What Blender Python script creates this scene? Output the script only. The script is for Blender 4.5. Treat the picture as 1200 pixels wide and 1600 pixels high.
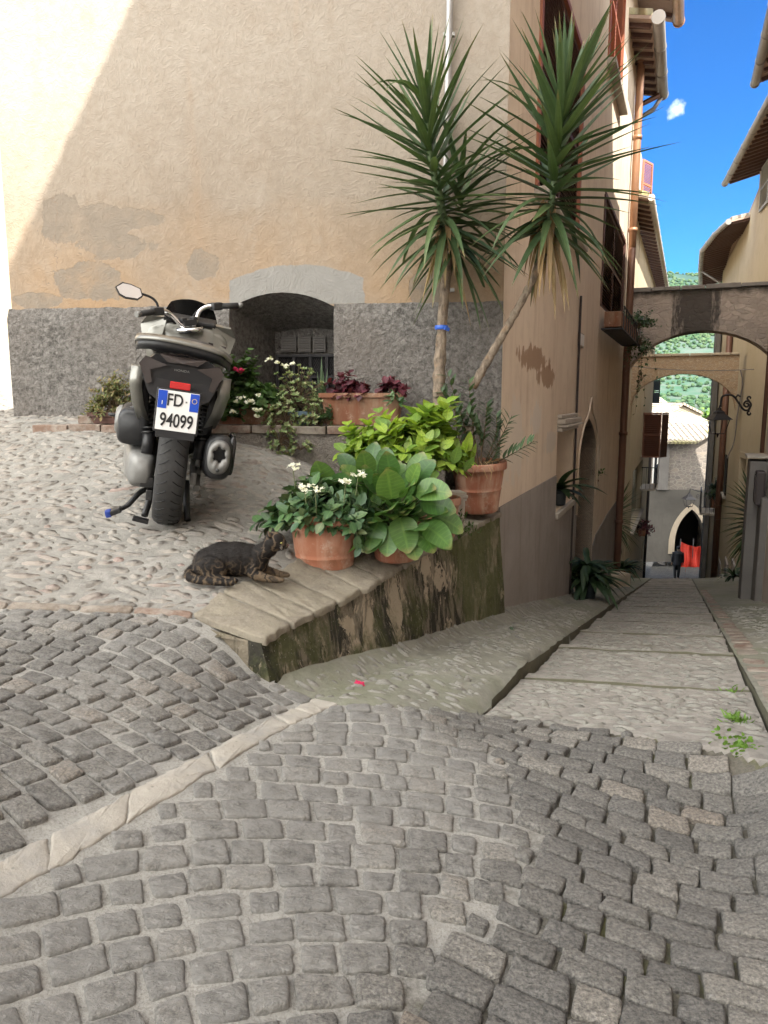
import bpy, bmesh, math, random
import numpy as np
from mathutils import Vector, Matrix, Euler, noise as mnoise
from mathutils.geometry import tessellate_polygon
random.seed(7); rng = np.random.default_rng(11)
PI = math.pi
SC = bpy.context.scene
for _o in list(bpy.data.objects): bpy.data.objects.remove(_o)

# ------------------------------------------------------------------ camera, sky, sun, exposure
PITCH = math.radians(8.6)
F = 1160.0
cam_d = bpy.data.cameras.new('camera'); cam = bpy.data.objects.new('camera', cam_d)
SC.collection.objects.link(cam); SC.camera = cam
cam.location = (0, 0, 0); cam.rotation_euler = (PI/2 - PITCH, 0, 0)
cam_d.sensor_fit = 'VERTICAL'; cam_d.sensor_height = 24.0; cam_d.lens = F/1600*24.0
cam_d.clip_start = 0.05; cam_d.clip_end = 6000

TOSUN = Vector((0.459, -1.0, 1.375)).normalized()
SUN_EL = math.asin(TOSUN.z); SUN_AZ = math.atan2(TOSUN.x, TOSUN.y)     # azimuth from +Y towards +X
sun_d = bpy.data.lights.new('sun', 'SUN'); sun = bpy.data.objects.new('sun', sun_d); SC.collection.objects.link(sun)
sun_d.energy = 3.9; sun_d.angle = math.radians(0.4); sun_d.color = (1.0, 0.95, 0.86)
sun.rotation_euler = TOSUN.to_track_quat('Z', 'Y').to_euler()
SC.view_settings.view_transform = 'Standard'; SC.view_settings.look = 'None'
SC.view_settings.exposure = 1.85; SC.view_settings.gamma = 1.0
SC.cycles.max_bounces = 8; SC.cycles.diffuse_bounces = 5; SC.cycles.glossy_bounces = 3
SC.cycles.transparent_max_bounces = 6; SC.cycles.caustics_reflective = False; SC.cycles.caustics_refractive = False
SC.cycles.use_denoising = True; SC.cycles.sample_clamp_indirect = 8

world = bpy.data.worlds.new('World'); SC.world = world; world.use_nodes = True
def build_world():
    nt = world.node_tree; nt.nodes.clear(); L = nt.links
    def n(t, **k):
        o = nt.nodes.new(t)
        for a, b in k.items(): setattr(o, a, b)
        return o
    out = n('ShaderNodeOutputWorld'); bg = n('ShaderNodeBackground'); bg.inputs[1].default_value = 0.11
    sky = n('ShaderNodeTexSky', sky_type='NISHITA'); sky.sun_disc = False
    sky.sun_elevation = SUN_EL; sky.sun_rotation = SUN_AZ; sky.altitude = 400; sky.air_density = 1.0; sky.dust_density = 0.4; sky.ozone_density = 2.0
    hs = n('ShaderNodeHueSaturation'); hs.inputs['Saturation'].default_value = 1.32; hs.inputs['Value'].default_value = 1.0
    hs.inputs['Hue'].default_value = 0.505
    L.new(sky.outputs[0], hs.inputs['Color'])
    hs2 = n('ShaderNodeMix', data_type='RGBA', blend_type='MULTIPLY'); hs2.inputs[0].default_value = 1; hs2.inputs[7].default_value = (.12, .42, .62, 1); L.new(hs.outputs[0], hs2.inputs[6])
    co = n('ShaderNodeTexCoord'); sep = n('ShaderNodeSeparateXYZ'); L.new(co.outputs['Generated'], sep.inputs[0])
    # bright cloud added out of view, overhead and behind, to whiten shade, clear sky towards the hills (north)
    nz = n('ShaderNodeTexNoise'); nz.inputs['Scale'].default_value = 2.2; nz.inputs['Detail'].default_value = 6; nz.inputs['Roughness'].default_value = .6
    L.new(co.outputs['Generated'], nz.inputs['Vector'])
    mr = n('ShaderNodeMapRange'); mr.inputs[1].default_value = 0.45; mr.inputs[2].default_value = -0.25
    L.new(sep.outputs[1], mr.inputs[0])
    ad = n('ShaderNodeMath', operation='MULTIPLY_ADD'); L.new(mr.outputs[0], ad.inputs[0]); ad.inputs[1].default_value = .55; ad.inputs[2].default_value = -.05
    s2 = n('ShaderNodeMath', operation='ADD'); L.new(nz.outputs[0], s2.inputs[0]); L.new(ad.outputs[0], s2.inputs[1])
    cr = n('ShaderNodeMapRange'); cr.inputs[1].default_value = .62; cr.inputs[2].default_value = .85; L.new(s2.outputs[0], cr.inputs[0])
    north = n('ShaderNodeMapRange'); north.inputs[1].default_value = .62; north.inputs[2].default_value = .4; L.new(sep.outputs[1], north.inputs[0])
    cl = n('ShaderNodeMath', operation='MULTIPLY'); L.new(cr.outputs[0], cl.inputs[0]); L.new(north.outputs[0], cl.inputs[1])
    # the one small puff above the alley
    d0 = Vector(((1052-600)/F, 1, 0)); 
    v = (800-173)/F; u = (1052-600)/F
    pd = Vector((u, math.cos(PITCH)+v*math.sin(PITCH), -math.sin(PITCH)+v*math.cos(PITCH))).normalized()
    nz2 = n('ShaderNodeTexNoise'); nz2.inputs['Scale'].default_value = 34; nz2.inputs['Detail'].default_value = 5; nz2.inputs['Roughness'].default_value = .62
    L.new(co.outputs['Generated'], nz2.inputs['Vector'])
    dist = n('ShaderNodeVectorMath', operation='DISTANCE'); dist.inputs[1].default_value = pd; L.new(co.outputs['Generated'], dist.inputs[0])
    pm = n('ShaderNodeMapRange'); pm.inputs[1].default_value = .0; pm.inputs[2].default_value = .020; pm.inputs[3].default_value = .42; pm.inputs[4].default_value = 0; L.new(dist.outputs['Value'], pm.inputs[0])
    pa = n('ShaderNodeMath', operation='ADD'); L.new(pm.outputs[0], pa.inputs[0]); L.new(nz2.outputs[0], pa.inputs[1])
    pr = n('ShaderNodeMapRange'); pr.inputs[1].default_value = .70; pr.inputs[2].default_value = 1.3; L.new(pa.outputs[0], pr.inputs[0])
    pr.inputs[4].default_value = .62
    pk = n('ShaderNodeMapRange'); pk.inputs[1].default_value = .030; pk.inputs[2].default_value = .018; L.new(dist.outputs['Value'], pk.inputs[0]); pq = n('ShaderNodeMath', operation='MULTIPLY'); L.new(pr.outputs[0], pq.inputs[0]); L.new(pk.outputs[0], pq.inputs[1])
    mx = n('ShaderNodeMath', operation='MAXIMUM'); L.new(cl.outputs[0], mx.inputs[0]); L.new(pq.outputs[0], mx.inputs[1])
    mix = n('ShaderNodeMix', data_type='RGBA'); L.new(mx.outputs[0], mix.inputs[0]); L.new(hs2.outputs[2], mix.inputs[6]); mix.inputs[7].default_value = (16.6, 16.4, 15.6, 1)
    L.new(mix.outputs[2], bg.inputs[0]); L.new(bg.outputs[0], out.inputs[0])
build_world()

# ------------------------------------------------------------------ geometry of the view (used to size and place things)
SP, CP = math.sin(PITCH), math.cos(PITCH)
def ray(px, py):
    u = (px-600)/F; v = (800-py)/F
    return Vector((u, CP + v*SP, -SP + v*CP))
def at_y(px, py, y):
    r = ray(px, py); return r*(y/r.y)
def at_z(px, py, z):
    r = ray(px, py); return r*(z/r.z)
D = Vector((.377, .926, 0)).normalized(); R = Vector((.926, -.377, 0)).normalized(); P0 = Vector((.78, 5.0, 0)); UP = Vector((0, 0, 1))
def ts(t, s, z=0.0):
    return P0 + D*t + R*s + UP*z
def to_ts(x, y):
    v = Vector((x, y, 0)) - P0
    return v.dot(D), v.dot(R)
def at_s(px, py, s):          # where a line of sight meets the plane of a wall running along the alley
    r = ray(px, py); q = P0 + R*s
    return r*(q.dot(R)/r.dot(R))
def at_t(px, py, t):
    r = ray(px, py); q = P0 + D*t
    return r*(q.dot(D)/r.dot(D))

# ------------------------------------------------------------------ object helpers
COL = SC.collection
def tag(o, label=None, cat=None, group=None, kind=None):
    if label: o['label'] = label
    if cat: o['category'] = cat
    if group: o['group'] = group
    if kind: o['kind'] = kind
    return o
def thing(name, label, cat, loc=(0,0,0), group=None, rot=(0,0,0)):
    o = bpy.data.objects.new(name, None); COL.objects.link(o); o.empty_display_size = .1
    o.location = loc; o.rotation_euler = rot
    return tag(o, label, cat, group)
def copy_tree(o, parent=None):
    c = o.copy(); COL.objects.link(c); c.parent = parent
    for ch in list(o.children): copy_tree(ch, c)
    return c

class MB:
    """collects geometry; build() links ONE mesh object"""
    def __init__(s): s.v = []; s.f = []; s.m = []; s.sm = []; s.at = []
    def add(s, vs, fs, m=0, smooth=False):
        b = len(s.v); s.v.extend([tuple(p) for p in vs])
        for f in fs:
            s.f.append([b+i for i in f]); s.m.append(m); s.sm.append(smooth)
        return s
    def box(s, c, size, rot=None, m=0, bevel=0):
        c = Vector(c); h = Vector(size)/2
        if bevel > 0:
            bm = bmesh.new(); bmesh.ops.create_cube(bm, size=1)
            for v in bm.verts: v.co = Vector((v.co.x*size[0], v.co.y*size[1], v.co.z*size[2]))
            bmesh.ops.bevel(bm, geom=list(bm.edges), offset=bevel, segments=2, affect='EDGES', profile=.6)
            M = rot.to_matrix() if isinstance(rot, Euler) else (rot or Matrix.Identity(3))
            bm.verts.ensure_lookup_table(); 
            s.add([c + M @ v.co for v in bm.verts], [[v.index for v in f.verts] for f in bm.faces], m); bm.free(); return s
        M = rot.to_matrix() if isinstance(rot, Euler) else (rot or Matrix.Identity(3))
        vs = [c + M @ Vector((x*h.x, y*h.y, z*h.z)) for x in (-1,1) for y in (-1,1) for z in (-1,1)]
        return s.add(vs, [(0,1,3,2),(4,6,7,5),(0,4,5,1),(2,3,7,6),(0,2,6,4),(1,5,7,3)], m)
    def tube(s, pts, r, n=8, m=0, cap=True, smooth=True, flat=1.0):
        pts = [Vector(p) for p in pts]; rs = r if isinstance(r, (list, tuple)) else [r]*len(pts)
        vs = []; up = None
        for i, p in enumerate(pts):
            d = (pts[min(i+1, len(pts)-1)] - pts[max(i-1, 0)])
            d = d.normalized() if d.length > 1e-9 else Vector((0,0,1))
            if up is None:
                a = Vector((0,0,1)) if abs(d.z) < .9 else Vector((1,0,0)); up = (a - d*a.dot(d)).normalized()
            else:
                up = up - d*up.dot(d); up = up.normalized() if up.length > 1e-6 else Vector((1,0,0))
            w = d.cross(up)
            for k in range(n):
                a = 2*PI*k/n; vs.append(p + (up*math.cos(a)*flat + w*math.sin(a))*rs[i])
        fs = []
        for i in range(len(pts)-1):
            for k in range(n):
                k2 = (k+1) % n; fs.append((i*n+k, i*n+k2, (i+1)*n+k2, (i+1)*n+k))
        b = len(s.v); s.add(vs, fs, m, smooth)
        if cap:
            s.f.append([b+k for k in range(n)][::-1]); s.m.append(m); s.sm.append(False)
            s.f.append([b+(len(pts)-1)*n+k for k in range(n)]); s.m.append(m); s.sm.append(False)
        return s
    def lathe(s, prof, n=24, c=(0,0,0), m=0, axis='z', smooth=True, M=None, squash=(1,1)):
        vs = []; c = Vector(c)
        for r, z in prof:
            for k in range(n):
                a = 2*PI*k/n; p = Vector((r*math.cos(a)*squash[0], r*math.sin(a)*squash[1], z))
                if axis == 'y': p = Vector((p.x, p.z, p.y))
                if axis == 'x': p = Vector((p.z, p.x, p.y))
                if M: p = M @ p
                vs.append(c + p)
        fs = []
        for i in range(len(prof)-1):
            for k in range(n):
                k2 = (k+1) % n; fs.append((i*n+k, i*n+k2, (i+1)*n+k2, (i+1)*n+k))
        s.add(vs, fs, m, smooth)
        return s
    def loft(s, rings, m=0, smooth=True, caps=True):
        n = len(rings[0]); vs = [p for r in rings for p in r]; fs = []
        for i in range(len(rings)-1):
            for k in range(n):
                k2 = (k+1) % n; fs.append((i*n+k, i*n+k2, (i+1)*n+k2, (i+1)*n+k))
        if caps: fs.append(list(range(n))[::-1]); fs.append([(len(rings)-1)*n+k for k in range(n)])
        return s.add(vs, fs, m, smooth)
    def poly(s, outer, holes=(), m=0, depth=None):
        """flat polygon with holes; depth (a vector) makes it a slab with side faces round every loop"""
        loops = [[Vector(p) for p in outer]] + [[Vector(p) for p in h] for h in holes]
        flat = [p for l in loops for p in l]; tris = tessellate_polygon(loops)
        s.add(flat, [tuple(t) for t in tris], m)
        if depth is not None:
            dv = Vector(depth); s.add([p+dv for p in flat], [tuple(t)[::-1] for t in tris], m)
            for l in loops:
                k = len(l); s.add(l + [p+dv for p in l], [(i, (i+1) % k, (i+1) % k + k, i+k) for i in range(k)], m)
        return s
    def grid(s, fn, nu, nv, m=0, smooth=True):
        vs = [fn(i/nu, j/nv) for j in range(nv+1) for i in range(nu+1)]
        fs = [(j*(nu+1)+i, j*(nu+1)+i+1, (j+1)*(nu+1)+i+1, (j+1)*(nu+1)+i) for j in range(nv) for i in range(nu)]
        return s.add(vs, fs, m, smooth)
    def build(s, name, mats, parent=None, origin=None, fix=True):
        me = bpy.data.meshes.new(name)
        o0 = Vector(origin) if origin is not None else Vector((0,0,0))
        V = np.array(s.v, dtype=float).reshape(-1, 3) - np.array(o0)
        me.from_pydata(V.tolist(), [], s.f)
        mats = mats if isinstance(mats, (list, tuple)) else [mats]
        for m in mats: me.materials.append(m)
        me.polygons.foreach_set('material_index', s.m); me.polygons.foreach_set('use_smooth', s.sm)
        if s.at:
            A = np.zeros((len(s.v), 3), dtype=np.float32)
            for b0, arr in s.at: A[b0:b0+len(arr)] = arr
            me.attributes.new('leafuv', 'FLOAT_VECTOR', 'POINT').data.foreach_set('vector', A.ravel())
        me.update()
        if fix and len(s.f) < 60000:
            bm = bmesh.new(); bm.from_mesh(me); bmesh.ops.recalc_face_normals(bm, faces=bm.faces); bm.to_mesh(me); bm.free()
        o = bpy.data.objects.new(name, me); COL.objects.link(o); o.location = o0
        if parent is not None: o.parent = parent
        return o

def lerp(a, b, t): return a + (b-a)*t
def bez(pts, n=12):
    """smooth polyline through points (catmull-rom)"""
    P = [Vector(p) for p in pts]; P = [P[0]*2-P[1]] + P + [P[-1]*2-P[-2]]; out = []
    for i in range(1, len(P)-2):
        for k in range(n):
            t = k/n; a, b, c, d = P[i-1], P[i], P[i+1], P[i+2]
            out.append(.5*((2*b) + (c-a)*t + (2*a-5*b+4*c-d)*t*t + (3*b-a-3*c+d)*t**3))
    out.append(P[-2]); return out
# ------------------------------------------------------------------ materials
class NT:
    def __init__(s, name, rough=.8, spec=.3):
        s.mat = bpy.data.materials.new(name); s.mat.use_nodes = True; s.t = s.mat.node_tree; s.t.nodes.clear()
        s.out = s.t.nodes.new('ShaderNodeOutputMaterial'); s.b = s.t.nodes.new('ShaderNodeBsdfPrincipled')
        s.b.inputs['Roughness'].default_value = rough; s.b.inputs['Specular IOR Level'].default_value = spec
        s.t.links.new(s.b.outputs[0], s.out.inputs[0]); s._co = None
    def n(s, t, **k):
        o = s.t.nodes.new(t)
        for a, b in k.items(): setattr(o, a, b)
        return o
    def put(s, sock, v):
        if v is None: return
        if isinstance(v, bpy.types.NodeSocket): s.t.links.new(v, sock)
        else:
            if isinstance(v, (tuple, list)) and len(v) == 3 and sock.type == 'RGBA': v = (*v, 1)
            sock.default_value = v
    @property
    def obj(s):
        if s._co is None: s._co = s.n('ShaderNodeTexCoord')
        return s._co.outputs['Object']
    def map(s, vec=None, scale=(1,1,1), loc=(0,0,0), rot=(0,0,0)):
        m = s.n('ShaderNodeMapping'); s.put(m.inputs[0], vec or s.obj); m.inputs[1].default_value = loc; m.inputs[2].default_value = rot; m.inputs[3].default_value = scale; return m.outputs[0]
    def noise(s, scale=5, detail=4, rough=.55, dist=0, vec=None, col=False):
        m = s.n('ShaderNodeTexNoise'); s.put(m.inputs['Vector'], vec or s.obj); m.inputs['Scale'].default_value = scale
        m.inputs['Detail'].default_value = detail; m.inputs['Roughness'].default_value = rough; m.inputs['Distortion'].default_value = dist
        return m.outputs[1 if col else 0]
    def vor(s, scale=5, vec=None, feature='F1', rnd=1.0, out=0):
        m = s.n('ShaderNodeTexVoronoi', feature=feature); s.put(m.inputs['Vector'], vec or s.obj); m.inputs['Scale'].default_value = scale; m.inputs['Randomness'].default_value = rnd
        return m.outputs[out]
    def math(s, op, a, b=None, c=None, clamp=False):
        m = s.n('ShaderNodeMath', operation=op, use_clamp=clamp); s.put(m.inputs[0], a)
        if b is not None: s.put(m.inputs[1], b)
        if c is not None: s.put(m.inputs[2], c)
        return m.outputs[0]
    def rng(s, v, a, b, c=0., d=1., smooth=False):
        m = s.n('ShaderNodeMapRange'); m.interpolation_type = 'SMOOTHSTEP' if smooth else 'LINEAR'
        s.put(m.inputs[0], v)
        for i, x in enumerate((a, b, c, d)): m.inputs[i+1].default_value = x
        return m.outputs[0]
    def mix(s, f, a, b, mode='MIX'):
        m = s.n('ShaderNodeMix', data_type='RGBA', blend_type=mode); s.put(m.inputs[0], f); s.put(m.inputs[6], a); s.put(m.inputs[7], b); return m.outputs[2]
    def ramp(s, f, stops, interp='LINEAR'):
        m = s.n('ShaderNodeValToRGB'); m.color_ramp.interpolation = interp; s.put(m.inputs[0], f); e = m.color_ramp.elements
        while len(e) < len(stops): e.new(.5)
        for i, (p, c) in enumerate(stops):
            e[i].position = p; e[i].color = (*c, 1) if len(c) == 3 else c
        return m.outputs[0]
    def sep(s, v=None):
        m = s.n('ShaderNodeSeparateXYZ'); s.put(m.inputs[0], v or s.obj); return m.outputs
    def comb(s, x, y, z):
        m = s.n('ShaderNodeCombineXYZ'); s.put(m.inputs[0], x); s.put(m.inputs[1], y); s.put(m.inputs[2], z); return m.outputs[0]
    def bump(s, h, strength=.5, dist=.01, prev=None):
        m = s.n('ShaderNodeBump'); m.inputs['Strength'].default_value = strength; m.inputs['Distance'].default_value = dist; s.put(m.inputs['Height'], h)
        if prev is not None: s.put(m.inputs['Normal'], prev)
        return m.outputs[0]
    def island(s): return s.n('ShaderNodeNewGeometry').outputs['Random Per Island']
    def objrand(s): return s.n('ShaderNodeObjectInfo').outputs['Random']
    def done(s, color=None, rough=None, normal=None, metal=None, alpha=None, emit=None, spec=None, **k):
        s.put(s.b.inputs['Base Color'], color)
        if rough is not None: s.put(s.b.inputs['Roughness'], rough)
        if normal is not None: s.put(s.b.inputs['Normal'], normal)
        if metal is not None: s.put(s.b.inputs['Metallic'], metal)
        if spec is not None: s.put(s.b.inputs['Specular IOR Level'], spec)
        for a, b in k.items(): s.put(s.b.inputs[a.replace('_', ' ')], b)
        return s.mat

def plain(name, col, rough=.6, metal=0, var=.12, scale=18, bump=.0, spec=.4, coat=0):
    m = NT(name, rough, spec); nz = m.noise(scale, 4, .6)
    c = m.mix(nz, tuple(x*(1-var) for x in col), tuple(min(1, x*(1+var)) for x in col))
    r = m.rng(m.noise(scale*2.3, 3), .3, .7, max(0, rough-.08), min(1, rough+.08))
    nm = m.bump(nz, bump, .004) if bump else None
    if coat: m.b.inputs['Coat Weight'].default_value = coat; m.b.inputs['Coat Roughness'].default_value = .08
    return m.done(c, r, nm, metal)

def plaster(name, base, alt, dirt=(.2,.17,.14), scale=1.0, bump=.25, streak=.35, patch=None, patch_col=(.28,.26,.24)):
    m = NT(name, .92, .15)
    big = m.noise(.9*scale, 5, .6, .4); mid = m.noise(4*scale, 6, .65)
    c = m.mix(m.rng(big, .35, .65), base, alt)
    c = m.mix(m.rng(mid, .5, .75, 0, .35), c, tuple(x*.72 for x in base))
    st = m.noise(1.0, 5, .65, .3, vec=m.map(scale=(9, 9, .7)))
    c = m.mix(m.rng(st, .55, .78, 0, streak), c, dirt)
    if patch is not None:
        p = m.noise(1.7*scale, 7, .6, .3); c = m.mix(m.rng(p, patch, patch+.015), c, patch_col)
    h = m.math('ADD', m.noise(55, 5, .6), m.math('MULTIPLY', m.noise(9, 4), 2.0))
    return m.done(c, .92, m.bump(h, bump, .012))

def stonework(name, cols, mortar, scale=7, squash=(1,1,1.8), bump=.6, rot=(0,0,0)):
    m = NT(name, .9, .2)
    w = m.map(scale=squash, rot=rot); wn = m.n('ShaderNodeVectorMath', operation='MULTIPLY_ADD'); m.put(wn.inputs[0], m.noise(6, 3, col=True)); wn.inputs[1].default_value = (.12,)*3; m.put(wn.inputs[2], w)
    d = m.vor(scale, vec=wn.outputs[0], feature='DISTANCE_TO_EDGE'); cell = m.vor(scale, vec=wn.outputs[0], out=1)
    sx = m.sep(cell)
    c = m.ramp(sx[0], [(i/(len(cols)-1), c) for i, c in enumerate(cols)])
    c = m.mix(m.noise(30, 5, .7), c, m.mix(1.0, c, (.6,.6,.6), 'MULTIPLY'))
    e = m.rng(d, .02, .08); c = m.mix(e, mortar, c)
    h = m.math('ADD', m.math('MULTIPLY', e, 1.0), m.math('MULTIPLY', m.noise(40, 5), .5))
    return m.done(c, .9, m.bump(h, bump, .02))

# --- paving stone: dark grey porphyry setts with quartz specks, dusty pale patches where the jointing mortar smeared over them
def mk_sett():
    m = NT('porphyry_sett', .82, .3)
    r = m.island()
    base = m.ramp(r, [(0, (.098,.095,.090)), (.25, (.136,.131,.122)), (.5, (.112,.109,.104)), (.75, (.150,.144,.134)), (.92, (.182,.173,.158)), (1, (.170,.150,.130))])
    gr = m.noise(130, 4, .7); st = m.noise(38, 5, .75, 1.2, vec=m.map(scale=(1, 2.6, 1), rot=(0,0,.5)))
    c = m.mix(m.rng(gr, .35, .68), m.mix(1.0, base, (.75,.75,.75), 'MULTIPLY'), m.mix(1.0, base, (2.3,2.25,2.15), 'MULTIPLY'))
    c = m.mix(m.rng(st, .52, .72, 0, .5), c, (.27,.26,.25))
    a = m.n('ShaderNodeAttribute', attribute_name='dust').outputs['Fac']
    dn = m.noise(22, 6, .7); c = m.mix(m.rng(m.math('ADD', m.math('MULTIPLY', a, .62), dn), .82, 1.10, 0, .7), c, (.32,.31,.29))
    big = m.noise(1.6, 3); c = m.mix(m.rng(big, .45, .7, 0, .2), c, (.22,.205,.19))
    h = m.math('ADD', m.math('MULTIPLY', m.noise(45, 6, .75, .6), 1.2), m.math('MULTIPLY', st, 1.2))
    return m.done(c, m.rng(gr, .3, .7, .62, .9), m.bump(h, 1.0, .011))
def mk_joint():
    m = NT('joint_mortar', .95, .15)
    a = m.n('ShaderNodeAttribute', attribute_name='dust').outputs['Fac']
    nz = m.noise(26, 6, .7); c1 = m.mix(nz, (.30,.29,.265), (.50,.48,.44)); c0 = m.mix(nz, (.07,.066,.055), (.24,.22,.18)); fn = m.noise(140, 3, .7)
    c = m.mix(m.rng(m.math('ADD', a, m.math('MULTIPLY', m.math('SUBTRACT', nz, .5), .8)), .15, .5), c0, c1); c = m.mix(m.rng(fn, .32, .55, 0, 1), m.mix(1.0, c, (.72,.72,.71), 'MULTIPLY'), c)
    moss = m.noise(3.2, 5, .7); c = m.mix(m.math('MULTIPLY', m.rng(moss, .56, .68, 0, .7), m.rng(a, .7, .1)), c, (.17,.175,.07))
    return m.done(c, .95, m.bump(m.noise(55, 6, .8), 1.0, .014))
def mk_pebble(name, cols, dusty=(.40,.36,.31)):
    m = NT(name, .85, .25); r = m.island()
    c = m.ramp(r, [(i/(len(cols)-1), tuple(x*.64 for x in q)) for i, q in enumerate(cols)])
    nz = m.noise(34, 6, .7); c = m.mix(m.rng(nz, .3, .7), m.mix(1.0, c, (.62,.6,.58), 'MULTIPLY'), c)
    c = m.mix(m.rng(m.noise(9, 5, .7), .42, .62, 0, .75), c, tuple(x*.8 for x in dusty))
    return m.done(c, .82, m.bump(m.noise(45, 6, .75), .9, .010))
def mk_pebble_mortar(name, a, b, moss=0.0, mosscol=(.16,.17,.085)):
    m = NT(name, .95, .15); nz = m.noise(13, 7, .72, .3); c = m.mix(m.rng(nz, .3, .7), a, b)
    c = m.mix(m.rng(m.noise(2.2, 5, .65), .5, .75, 0, .5), c, tuple(x*.6 for x in a))
    if moss: c = m.mix(m.rng(m.noise(1.3, 6, .7), .62-moss, .72, 0, .75), c, mosscol)
    h = m.math('ADD', m.noise(38, 6, .75), m.math('MULTIPLY', m.noise(11, 3), .8))
    return m.done(c, .95, m.bump(h, .8, .012))

M = {}
M['sett'] = mk_sett(); M['joint'] = mk_joint()
M['pebble'] = mk_pebble('limestone_pebbles', [(.36,.34,.31), (.44,.415,.375), (.33,.315,.29), (.50,.475,.43), (.40,.36,.32), (.39,.365,.33), (.44,.38,.335), (.31,.295,.27)])
M['pebble_pink'] = mk_pebble('pink_limestone', [(.44,.33,.29), (.48,.39,.345), (.42,.37,.33), (.50,.36,.315), (.46,.43,.39)])
M['pebble_alley'] = mk_pebble('alley_pebbles', [(.36,.345,.31), (.45,.43,.385), (.32,.31,.28), (.51,.49,.44)], (.35,.34,.30))
M['terr_mortar'] = mk_pebble_mortar('terrace_mortar', (.17,.162,.145), (.30,.285,.258))
M['strip_mortar'] = mk_pebble_mortar('strip_mortar', (.175,.17,.142), (.28,.272,.228), .14, (.17,.18,.105))
M['stair_mortar'] = mk_pebble_mortar('stair_mortar', (.21,.195,.175), (.35,.325,.29), .02)
M['shade_dark_stairs'] = stonework('shade_dark_stairs', [(.034,.033,.030), (.050,.047,.043), (.040,.038,.036)], (.07,.066,.06), 3.5, (1,1,1), .6)  # far paving coloured near black in place of shade the open plaza lacks
M['brick'] = mk_pebble('worn_brick', [(.34,.22,.165), (.38,.26,.20), (.33,.25,.20), (.38,.32,.26)])
M['dark_gap'] = plain('damp_gap', (.095,.09,.06), .95, var=.4, scale=30)
def mk_travertine():
    m = NT('travertine_band', .75, .3); nz = m.noise(6, 6, .65); c = m.mix(m.rng(nz, .3, .7), (.29,.265,.225), (.41,.38,.33))
    c = m.mix(m.rng(m.noise(3.1, 6, .7), .5, .64, 0, .75), c, (.24,.235,.225)); c = m.mix(m.rng(m.vor(30), .14, .06, 0, .7), c, (.15,.14,.12)); c = m.mix(m.rng(m.noise(60, 4, .7), .4, .6, 0, .35), c, (.26,.24,.21))
    return m.done(c, .72, m.bump(m.noise(45, 6, .75), .7, .007))
M['travertine'] = mk_travertine()
M['coping'] = mk_pebble('coping_stone', [(.33,.29,.225), (.38,.335,.265), (.35,.30,.24), (.40,.36,.29)], (.30,.265,.20))

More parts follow.
